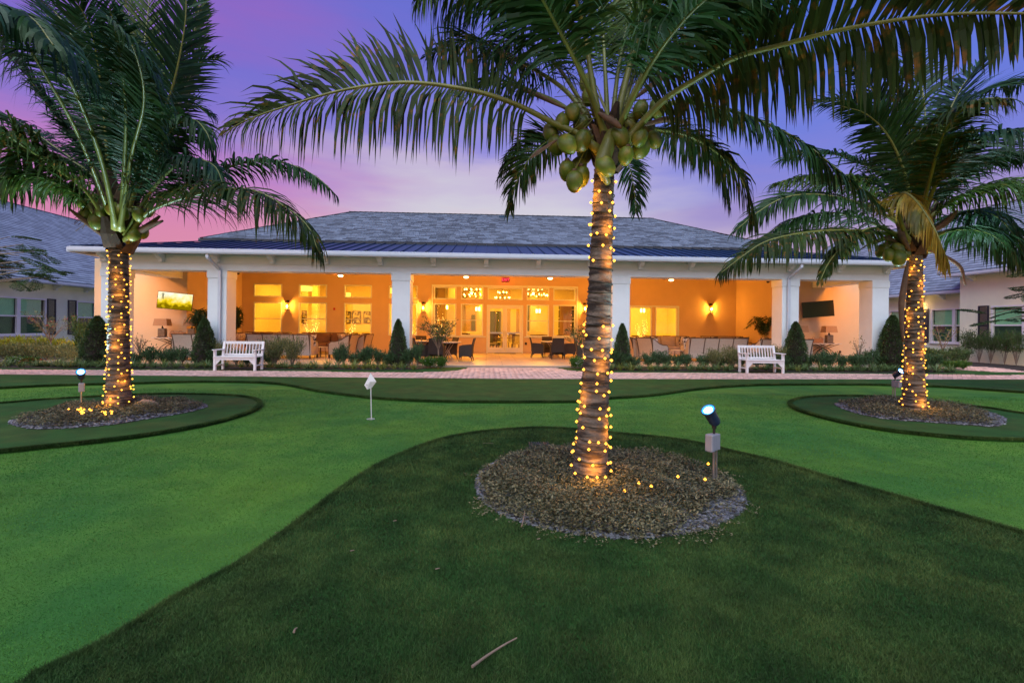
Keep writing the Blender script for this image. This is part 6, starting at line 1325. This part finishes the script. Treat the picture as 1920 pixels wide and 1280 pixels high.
def aim(loc, hd, rz, target, power):
    R = Matrix.Rotation(rz, 3, 'Z'); p = Vector(loc) + R @ hd; d = (Vector(target) - p).normalized(); l = light('spot_beam', 'SPOT', p, power, (.55, .88, 1.0), .05, spot=math.radians(95)); l.rotation_euler = d.to_track_quat('-Z', 'Y').to_euler(); light('spot_glow', 'POINT', p + d * .03, 1.2, (.2, .6, 1.0), .04)
for (px, py, tgt, rz, lb, pw, t_) in ((1338, 905, cen_, math.radians(32), 'near spotlight on a grey conduit post at the right edge of the middle bed', 170, 42), (152, 765, c1_, math.radians(125), 'spotlight on a post left of the left palm trunk', 520, 54), (1678, 752, c2_, math.radians(100), 'spotlight on a post just left of the right palm trunk', 520, 52)):
    g_ = G(px, py, .05); sc_ = 1.25 if px == 1338 else 1.15; r, hd = spot_fixture(tuple(g_), rz, lb, sc_, t_); aim(g_, hd, rz, tgt, pw)
# ------------------------------------------------------------------ shrubs and bedding
def leaf_mesh(name, P0, D, Nn, ln, wd, m, r=None):
    v, f, rr = leaf_quads(P0, D, Nn, ln, wd, rng.random(len(P0)) if r is None else r); return np_mesh(name, v, f, rnd=rr, mats=[MT[m]])
def topiary_kind(h, r):
    n = 5200; u = rng.random(n) ** .8; a = rng.uniform(0, 6.283, n); prof_ = np.interp(u, [0, .06, .2, .45, .75, .92, 1], [.80, .97, 1, .86, .52, .26, .04]); bump = 1 + .06 * np.sin(a * 5 + u * 17) + .05 * np.sin(a * 3 - u * 31)
    rr = r * prof_ * bump * rng.uniform(.86, 1.10, n); P0 = np.c_[rr * np.cos(a), rr * np.sin(a), .06 + u * (h - .06)]; D = norm(np.c_[np.cos(a), np.sin(a), np.full(n, .5)] + rng.normal(0, .6, (n, 3)))
    Nn = norm(np.c_[np.cos(a), np.sin(a), np.full(n, .3)] + rng.normal(0, .5, (n, 3))); L_ = leaf_mesh('foliage', P0, D, np.cross(D, Nn), rng.uniform(.035, .07, n), rng.uniform(.022, .036, n), 'topiary')
    b = MB(); b.lathe([(.03, 0), (.03, .07), (r * .74, .09), (r * .86, h * .2), (r * .72, h * .45), (r * .42, h * .75), (.02, h * .96)], n=18); return L_, b.mesh('dark_core', MT['mulch'])  # solid core in mulch colour, painting the shade inside the foliage
TK = [topiary_kind(1.6, .36), topiary_kind(1.62, .34)]
for k, (px, ptop, pbot, w_, Y, lb) in enumerate(((183, 592, 686, 46, 17.0, 'dark cone topiary left of the left palm trunk'), (384, 597, 686, 38, 16.9, 'cone topiary in front of the second column'), (747, 598, 688, 31, 16.9, 'slim cone topiary in front of the third column'), (1167, 607, 690, 31, 16.9, 'cone topiary just right of the middle palm trunk'), (1492, 603, 689, 39, 16.9, 'cone topiary in front of the fifth column'), (1674, 592, 690, 50, 16.9, 'dark bushy cone topiary left of the right palm trunk'))):
    t_ = P(px, ptop, Y); h = t_.z - .05; wid = w_ * Y / 900; r = empty('cone_topiary', (t_.x, Y, .05), k * 1.1, lb, 'topiary', 'clipped cone topiaries along the porch'); L_, I_ = TK[k % 2]
    for nm, me in (('foliage', L_), ('dark_core', I_)): o = link(nm, me, r); o.scale = (wid / .70, wid / .70, h / 1.62)
def tuft_kind(n, L, w, m, spread=1.0, blades_seg=4):
    """a clump of arching strap leaves"""
    a = rng.uniform(0, 6.283, n); e = rng.uniform(.25, 1.25, n) ** 1.0; d = np.c_[np.cos(a) * spread, np.sin(a) * spread, 1.2 / e]; d = norm(d); L_ = L * rng.uniform(.6, 1.1, n); p = np.c_[rng.normal(0, .03, (n, 2)), np.zeros(n)]
    wv = np.c_[-np.sin(a), np.cos(a), np.zeros(n)] * w; rows = []; pos = p.copy(); cur = d.copy()
    for k in range(blades_seg + 1):
        f = k / blades_seg; ww = wv * (.8, 1, .9, .6, .02)[k]; rows += [pos - ww, pos + ww]; cur = norm(cur + np.array([0, 0, -1]) * (.15 + .55 * f)); pos = pos + cur * (L_ / blades_seg)[:, None]
    V = np.stack(rows, 1); fc = np.array([(2 * i, 2 * i + 1, 2 * i + 3, 2 * i + 2) for i in range(blades_seg)]); return np_mesh('strap_leaves', V.reshape(-1, 3), (np.arange(n)[:, None, None] * 10 + fc[None]).reshape(-1, 4), rnd=np.repeat(rng.random(n), blades_seg), mats=[MT[m]])
LIR = [tuft_kind(70, .34, .006, 'liriope') for _ in range(3)] + [tuft_kind(60, .34, .006, 'liriope_light')]
def shrub_kind(h, r, m, n=1500, leaf=(.05, .09), wide=.32, stems=8, up=.6, name='foliage', open_=.0):
    st = MB(); P_ = []; D_ = []
    for k in range(stems):
        a = k / stems * 6.283 + random.uniform(-.3, .3); rr = r * random.uniform(.25, .95); top = Vector((rr * math.cos(a), rr * math.sin(a), h * random.uniform(.72, 1.0))); mid = Vector((rr * .45 * math.cos(a), rr * .45 * math.sin(a), h * .45)); c = spline([(0, 0, 0), mid, top], 8); st.tube([tuple(x) for x in c], list(np.linspace(.012, .004, 8)), 4)
        m_ = n // stems; t = rng.uniform(.25 + open_, 1.0, m_) ** .8; q = np.stack([np.interp(t * 7, np.arange(8), c[:, i]) for i in range(3)], 1); q = q + rng.normal(0, r * .17, (m_, 3)) * np.array([1, 1, .7]); P_.append(q); dd = q - np.array([0, 0, h * .35]); D_.append(norm(dd + np.array([0, 0, up * h]) + rng.normal(0, h * .35, (m_, 3))))
    P0 = np.concatenate(P_); P0[:, 2] = np.maximum(P0[:, 2], .02); D = np.concatenate(D_); k = len(P0); ln = rng.uniform(*leaf, k)
    return leaf_mesh(name, P0, D, norm(rng.normal(0, 1, (k, 3)) + np.array([0, 0, 1.2])), ln, ln * wide, m), st.mesh('stems', MT['twig'])
KS = {'dark': [shrub_kind(.5, .30, 'shrub_dark', 1100, (.05, .09)) for _ in range(3)], 'olive': [shrub_kind(1.0, .5, 'shrub_olive', 2600, (.06, .11), .2, 14, 1.0) for _ in range(2)], 'croton': [shrub_kind(.75, .38, 'croton', 900, (.07, .12), .4, 7) for _ in range(2)],
      'flower': [shrub_kind(.34, .36, 'bedding_leaf', 1300, (.05, .08), .5, 10) for _ in range(2)], 'green': [shrub_kind(1.2, .5, 'shrub_green', 1900, (.06, .1), .4, 9) for _ in range(2)], 'vase': [shrub_kind(1.35, .48, 'shrub_green', 1700, (.05, .09), .35, 12, .9, open_=.12) for _ in range(2)], 'low': [shrub_kind(.55, .55, 'shrub_olive', 1500, (.05, .08), .4, 9) for _ in range(2)]}
def plant(kind, x, y, h=1.0, w_=1.0, z=.045, name='shrub', lb='', cat='shrub', group=None):
    me = random.choice(KS[kind]); r = empty(name, (x, y, z), random.uniform(0, 6.28), lb, cat, group)
    for nm, m_ in (('foliage', me[0]), ('stems', me[1])): o = link(nm, m_, r); o.scale = (w_, w_, h)
    return r
def flowers(r, n, rad, z, m, size=.022):
    q = rng.uniform(-1, 1, (n, 2)) * rad; b = MB()
    for x, y in q:
        if math.hypot(x, y) > rad: continue
        zz = z * (1 - .45 * (math.hypot(x, y) / rad) ** 2) + random.uniform(-.01, .03); k = random.randint(1, 3)
        for _ in range(k):
            cx_, cy_ = x + random.gauss(0, .018), y + random.gauss(0, .018)
            for i in range(5): a = i * 1.257; b.add([(cx_, cy_, zz), (cx_ + size * math.cos(a - .5), cy_ + size * math.sin(a - .5), zz + .006), (cx_ + size * 1.2 * math.cos(a), cy_ + size * 1.2 * math.sin(a), zz + .002), (cx_ + size * math.cos(a + .5), cy_ + size * math.sin(a + .5), zz + .006)], [(0, 1, 2, 3)])
    b.local('blossoms', MT[m], r, kind='stuff')
def spot_of(x):
    for lim, s in ((-10.5, 'below the left television bay'), (-8.6, 'at the foot of the second column'), (-6.9, 'behind the left bench'), (-4.0, 'in front of the left lounge'), (0, 'at the foot of the third column'),
                   (5.9, 'at the foot of the fourth column'), (8.3, 'in front of the right lounge'), (10.2, 'behind the right bench'), (12.3, 'at the foot of the fifth column'), (99, 'below the right television bay')):
        if x < lim: return s
# liriope clumps: front rank of both beds
def row(x0, x1, y, step, zone):
    for x in np.arange(x0, x1, step):
        light_ = zone == 'l' and -4.9 < x < -2.9 or random.random() < .12
        o = link('strap_leaf_clump', LIR[3] if light_ else LIR[random.randrange(3)], None, (x + random.uniform(-.06, .06), y + random.uniform(-.09, .09), .045)); o.rotation_euler = (0, 0, random.uniform(0, 6.3)); k = random.uniform(.95, 1.4); o.scale = (k, k, k * random.uniform(.8, 1.05))
        tag(o, ('yellow striped' if light_ else 'green') + ' strap leaf clump in the bed ' + spot_of(x), 'plant', ('striped ' if light_ else 'green ') + 'strap leaf clumps ' + spot_of(x))
row(-13.5, -8.6, 16.18, .34, 'l'); row(-6.9, -2.2, 16.15, .32, 'l'); row(4.2, 8.3, 16.18, .34, 'r'); row(10.1, 16.6, 16.18, .34, 'r'); row(-14.5, -2.6, 16.5, .48, 'l'); row(4.4, 16.6, 16.5, .46, 'r'); row(-15.8, -13.4, 16.35, .4, 'l')
for x in list(np.arange(-13.4, -2.3, .40)) + list(np.arange(4.5, 16.6, .40)):
    s_ = 'left' if x < 0 else 'right'
    if abs(x + 6.2) < .9: continue
    plant('dark', x + random.uniform(-.12, .12), 16.86 + random.uniform(-.12, .1), random.uniform(.8, 1.35), random.uniform(.9, 1.25), name='low_shrub', lb='low dark green shrub in the bed ' + spot_of(x), group='low dark shrubs ' + spot_of(x))
def X_(px, Y): return P(px, 640, Y)[0]
for px, Y, h, w_, lb in ((515, 16.55, 1.02, .95, 'tall olive shrub right of the left bench'), (548, 16.5, .98, .9, 'second tall olive shrub right of the left bench, nearer the flag'), (418, 17.0, .85, .7, 'thin olive shrub behind the left bench, by the second column'), (1340, 16.5, .72, .7, 'olive shrub left of the right bench'), (1374, 16.5, .82, .7, 'olive shrub touching the left end of the right bench'), (1458, 16.9, .85, .75, 'grey olive shrub between the right bench and the cone topiary'), (1440, 17.0, .7, .6, 'small olive shrub behind the right bench')):
    plant('olive', X_(px, Y), Y, h, w_, lb=lb, group='olive green feathery shrubs')
for px, Y, h, w_, lb in ((690, 16.7, 1.1, .7, 'spiky dark shrub left of the slim cone topiary'), (784, 16.8, 1.25, .75, 'spiky dark shrub right of the slim cone topiary'), (645, 16.7, 1.25, .6, 'upright dark shrub in the bed below the woven armchairs')):
    plant('dark', X_(px, Y), Y, h * 1.25, w_, lb=lb)
# flower mounds by the patio entrance
for px, Y, w_, lb in ((806, 16.55, .95, 'green bush of white flowers left of the patio entrance'), (828, 16.5, .75, 'small leafy bush at the right end of the left flower bed'), (1078, 16.7, .8, 'leafy green bush right of the patio entrance'), (1092, 16.5, .75, 'bush of white flowers touching the middle palm trunk')):
    r = plant('flower', X_(px, Y), Y, 1.0, w_, name='flower_bush', lb=lb, cat='flowers')
    if 'white' in lb: flowers(r, 60, .34 * w_, .33, 'petal_white', .02)
    flowers(r, 8, .3 * w_, .42, 'petal_red', .014) if px in (806, 1092) else None
# small flowering trees
def small_tree(px, Y, h, crown_r, n_leaf, lb, m='tree_leaf', name='small_tree', twig='pale_twig', red=30, leaf=(.09, .15), wide=.22, z=.05, stems=5, top_px=None, bare=.0):
    x = X_(px, Y); r = empty(name, (x, Y, z), 0, lb, 'tree'); b = MB(); tips = []
    f = h * .36; b.tube([(0, 0, 0), (.01, 0, f * .5), (0, .01, f)], [.035, .028, .026], 7); b.local('trunk', MT[twig], r); b = MB()
    for k in range(stems):
        a = k / stems * 6.283 + .4; rr = crown_r * random.uniform(.5, .85); e = Vector((rr * math.cos(a), rr * .8 * math.sin(a), h * random.uniform(.72, .95))); c = spline([(0, 0, f), (rr * .4 * math.cos(a), rr * .35 * math.sin(a), f + (e.z - f) * .5), e], 8); b.tube([tuple(v) for v in c], list(np.linspace(.018, .006, 8)), 5)
        for j in range(5):
            i = random.randint(3, 7); d = Vector((random.gauss(0, 1), random.gauss(0, 1), random.uniform(.1, 1.2))).normalized() * crown_r * random.uniform(.25, .5); p = Vector(c[i]); b.tube([tuple(p), tuple(p + d * .5), tuple(p + d)], [.006, .004, .002], 4); tips.append((p, p + d))
    b.local('branches', MT[twig], r); P_ = []
    tp2 = [t for t in tips if random.random() > bare]
    for p, q in tp2:
        for _ in range(max(1, n_leaf // max(1, len(tp2)))): t = random.random() ** .6; P_.append(tuple(p.lerp(q, t) + Vector((random.gauss(0, .05), random.gauss(0, .05), random.gauss(0, .05)))))
    P0 = np.array(P_); n = len(P0); D = norm(P0 - np.array([0, 0, h * .6]) + rng.normal(0, .35, (n, 3))); ln = rng.uniform(*leaf, n); link('foliage', leaf_mesh('foliage', P0, D, norm(rng.normal(0, 1, (n, 3)) + np.array([0, -.3, .8])), ln, ln * wide, m), r)
    if red:
        q = MB()
        for p, e in random.sample(tips, min(len(tips), red)):
            for _ in range(5): c = e + Vector((random.gauss(0, .03), random.gauss(0, .03), random.gauss(0, .02))); q.lathe([(.001, -.01), (.014, 0), (.001, .012)], tuple(c), 5)
        q.local('red_blossoms', MT['petal_red'], r, kind='stuff')
    return r
small_tree(822, 17.0, 1.72, .85, 900, 'small flowering tree left of the patio entrance with red blossoms', stems=7, red=9)
small_tree(1094, 17.0, 1.6, .75, 620, 'small flowering tree half hidden behind the middle palm trunk', stems=6, red=7)
small_tree(95, 20.2, 1.85, 1.0, 520, 'thin vase shaped tree with red flowers before the left building window', m='shrub_olive', stems=8, red=14, leaf=(.07, .12))
small_tree(1610, 17.0, 1.15, .33, 120, 'sparse sapling in the right bed in front of the orange wall', m='shrub_green', stems=4, red=0, leaf=(.05, .09))
small_tree(262, 17.0, 1.1, .36, 6, 'bare spindly dead shrub before the left television wall', m='shrub_olive', stems=9, red=0)
small_tree(1768, 19.6, 1.65, .75, 120, 'thin bare limbed tree with few leaves right of the right palm', m='croton', stems=6, red=0, leaf=(.06, .1))
# left wing planting
for k, (px, Y, h, w_) in enumerate(((8, 20.6, 1.0, 1), (34, 21.5, 1.15, 1), (52, 21.5, 1.0, 1), (78, 21.8, 1.05, 1), (110, 21.8, 1.05, .9), (126, 20.3, .95, 1), (140, 20.3, .95, 1), (154, 20.1, .9, .9), (-20, 21, 1, 1))): plant('croton', X_(px, Y), Y, h, w_, z=.03, name='croton', lb='yellow leaved croton bush in the bed by the left building', group='yellow croton bushes by the left building')
for px, Y, h, w_ in ((30, 19.2, 1.1, 1.1), (62, 19.0, 1.2, 1.1), (92, 18.8, 1.15, 1.1), (120, 18.6, 1.1, 1.1), (140, 18.3, .9, .9), (10, 19.4, 1, 1), (155, 18, .9, .9)): plant('low', X_(px, Y), Y, h, w_, z=.03, lb='rounded grey green shrub in front of the yellow crotons', group='rounded grey green shrubs left')
plant('green', X_(152, 18.9), 18.9, 1.42, .8, z=.03, lb='tall bright green shrub between the left building and the dark topiary')
plant('green', X_(166, 18.6), 18.6, 1.1, .7, z=.03, lb='shorter bright green shrub touching the left dark topiary')
for px, lb in ((26, 'leftmost mound of white bedding flowers'), (40, 'white bedding flowers right of the leftmost mound'), (62, 'low bedding flowers with a few red blooms by the left path')): 
    r = plant('flower', X_(px, 16.9), 16.9, .75, .85, z=.03, name='flower_bush', lb=lb, cat='flowers'); flowers(r, 45, .32, .26, 'petal_red' if 'red' in lb else 'petal_white', .02)
for px in range(74, 200, 9): 
    Y = 16.6; o = link('strap_leaf_clump', LIR[random.randrange(3)], None, (X_(px, Y), Y + random.uniform(-.1, .1), .035)); o.rotation_euler = (0, 0, random.random() * 6); tag(o, 'green strap leaf clump in the bed left of the first column', 'plant', 'strap leaf clumps left of the first column')
# right wing planting
for px, Y, h, w_ in ((1745, 19.2, .85, .9), (1765, 19.0, .8, .9), (1788, 19.2, .9, .9), (1806, 19.6, .85, .8), (1730, 19.4, .8, .8)): plant('green', X_(px, Y), Y, h * .75, w_, z=.03, lb='rounded green bush right of the right palm', group='rounded green bushes right of the right palm')
for px, lb in ((1815, 'first dark vase shaped shrub against the right building'), (1836, 'second dark vase shaped shrub against the right building'), (1858, 'third dark vase shaped shrub, below the right building shutter'), (1884, 'fourth dark vase shaped shrub, below the right building window'), (1906, 'last dark vase shaped shrub at the right edge')):
    v_ = PX(px, 640, 22.7); plant('vase', v_.x, v_.y, 1.12, .85, z=.03, lb=lb, group='dark vase shaped shrubs along the right building')
for px in (1775, 1790, 1806): r = plant('flower', X_(px, 17.7), 17.7, .8, .8, z=.02, name='bedding_plant', lb='low bright green bedding plant by the right garden path', cat='plant', group='bright bedding plants by the right path')
for px, Y in ((1735, 17.2), (1750, 17.3), (1700, 17.0), (1690, 16.9), (1650, 16.9)): o = link('strap_leaf_clump', LIR[0], None, (X_(px, Y), Y, .03)); tag(o, 'green strap leaf clump at the foot of the right palm', 'plant', 'strap leaf clumps near the right palm')

# potted palms on the porch
def porch_palm(px, Y, h, n, lb, spread=.9):
    x = X_(px, Y); r = empty('porch_palm', (x, Y, FLOOR), 0, lb, 'palm'); b = MB(); b.lathe([(.16, 0), (.24, .38), (.25, .4), (.2, .36)], n=16); b.local('pot', MT['terracotta'], r)
    for k in range(n):
        a = k / n * 6.283 + .3; hh = h * random.uniform(.75, 1.0); R2 = spread * random.uniform(.6, 1.0); pts = [Vector((0, 0, .38)), Vector((R2 * .15 * math.cos(a), R2 * .15 * math.sin(a), hh * .6)), Vector((R2 * .55 * math.cos(a), R2 * .55 * math.sin(a), hh)), Vector((R2 * math.cos(a), R2 * math.sin(a), hh * .86))]
        make_frond(r, pts, L=.30, n=22, w=.022, droop=.6, m='frond_dark', start=.45, base_r=.008, world=False)
    return r
porch_palm(374, 20.1, 1.95, 12, 'dark potted palm beside the lit television behind the second column', .6); porch_palm(1432, 22.3, 1.95, 14, 'potted palm in the corner left of the fifth column', .85); porch_palm(443, 23.6, 2.2, 9, 'potted palm just peeking out right of the second column', .35)

# feathery leaved trees at both edges of the picture
def feather_tree(x, y, h, sprays, label):
    r = empty('feathery_tree', (x, y, 0), 0, label, 'tree'); b = MB(); b.tube([(0, 0, 0), (.05, .05, h * .4), (0, 0, h * .75)], [.09, .07, .05], 8); b.local('trunk', MT['twig'], r); b = MB(); P_ = []; D_ = []; L_ = []
    for p, d in sprays:
        p = Vector(p) - Vector((x, y, 0)); j = Vector((0, 0, h * random.uniform(.45, .75))); m_ = (j + p) * .5 + Vector((0, 0, .15)); b.tube([tuple(v) for v in spline([j, m_, p], 8)], list(np.linspace(.04, .008, 8)), 5)
        d = Vector(d).normalized(); s = d.cross(Vector((0, 0, 1))).normalized()
        for i in range(11):        # pinnae on a midrib, each set with tiny leaflets
            t = .1 + i * .05; c = p + d * t + Vector((0, 0, -.25 * t * t))
            for sg in (-1, 1):
                q = (s * sg + d * .5 + Vector((0, 0, -.1))).normalized(); ll = .26 * math.sin(math.pi * min(1, (i + 1.5) / 12)) + .05
                for u in np.linspace(.1, 1, 11): P_.append(tuple(c + q * ll * u)); D_.append(tuple(d * .8 + q * .6)); L_.append(.06); P_.append(tuple(c + q * ll * u)); D_.append(tuple(-d * .6 + q * .8)); L_.append(.058)
    b.local('branches', MT['twig'], r); n = len(P_); D = norm(np.array(D_) + rng.normal(0, .15, (n, 3))); ln = np.array(L_); link('foliage', leaf_mesh('foliage', np.array(P_), D, norm(np.array([0, 0, 1.0]) + rng.normal(0, .3, (n, 3))), ln, ln * .42, 'tree_leaf'), r); return r
sp = []
for _ in range(46):
    px, py = random.uniform(-160, 88), random.uniform(425, 525)
    if px > 40 and py < 455: continue
    q = W(px, py, 12.5 + random.uniform(-1, 1)); sp.append((q, (random.uniform(.2, 1), random.uniform(-.8, .4), random.uniform(-.35, .15))))
g_ = W(-130, 600, 12.5); feather_tree(g_.x, g_.y, 4.2, sp, 'feathery leaved tree reaching in from the left edge')
sp = []
for _ in range(60):
    px, py = random.uniform(1850, 2080), random.uniform(425, 600)
    if px < 1885 and 480 < py < 560 : continue
    if 485 < py < 530 and px < 1930: continue
    q = W(px, py, 12.0 + random.uniform(-1, 1)); sp.append((q, (random.uniform(-1, -.2), random.uniform(-.8, .4), random.uniform(-.3, .2))))
g_ = W(2110, 600, 12.0); feather_tree(g_.x, g_.y, 4.2, sp, 'feathery leaved tree reaching in from the right edge')
# fallen bits in the left bed
g_ = G(275, 764, .07); b = MB(); b.tube([(-.2, 0, .05), (-.05, 0, .1), (.12, 0, .07), (.2, .02, .02)], [.02, .05, .045, .015], 8); h_ = empty('fallen_spathe', tuple(g_), 0, 'pale dried palm spathe with twiggy stems lying right of the left trunk', 'debris'); b.local('husk', MT['pale_twig'], h_)
for k in range(9): q = MB(); a = random.uniform(3.4, 5.6); q.tube([(0, 0, .06), (.1 * math.cos(a), .1 * math.sin(a), .08), (.28 * math.cos(a), .28 * math.sin(a), 0)], .006, 4); q.local('stem', MT['dry_frond'], h_)
stick('dry_frond_piece', [(303, 767), (312, 768), (322, 763)], .09, .03, 'dry_frond', 'short reddish brown dry frond piece at the right of the left bed', 'debris')
# small bits of litter on the turf
for k, (px, py) in enumerate(((660, 1032), (1010, 1010), (740, 976), (820, 1066))): 
    g_ = G(px, py, .05); q = MB(); q.bar((g_.x - .012, g_.y, g_.z), (g_.x + .012, g_.y + .01, g_.z), .006, .004); tag(q.build('leaf_crumb', MT['pale_twig']), ['tiny pale crumb on the dark turf left, nearest the green edge', 'tiny pale crumb just in front of the middle bed', 'tiny pale crumb on the turf between green edge and bed', 'tiny pale crumb on the turf below the middle bed'][k], 'debris')
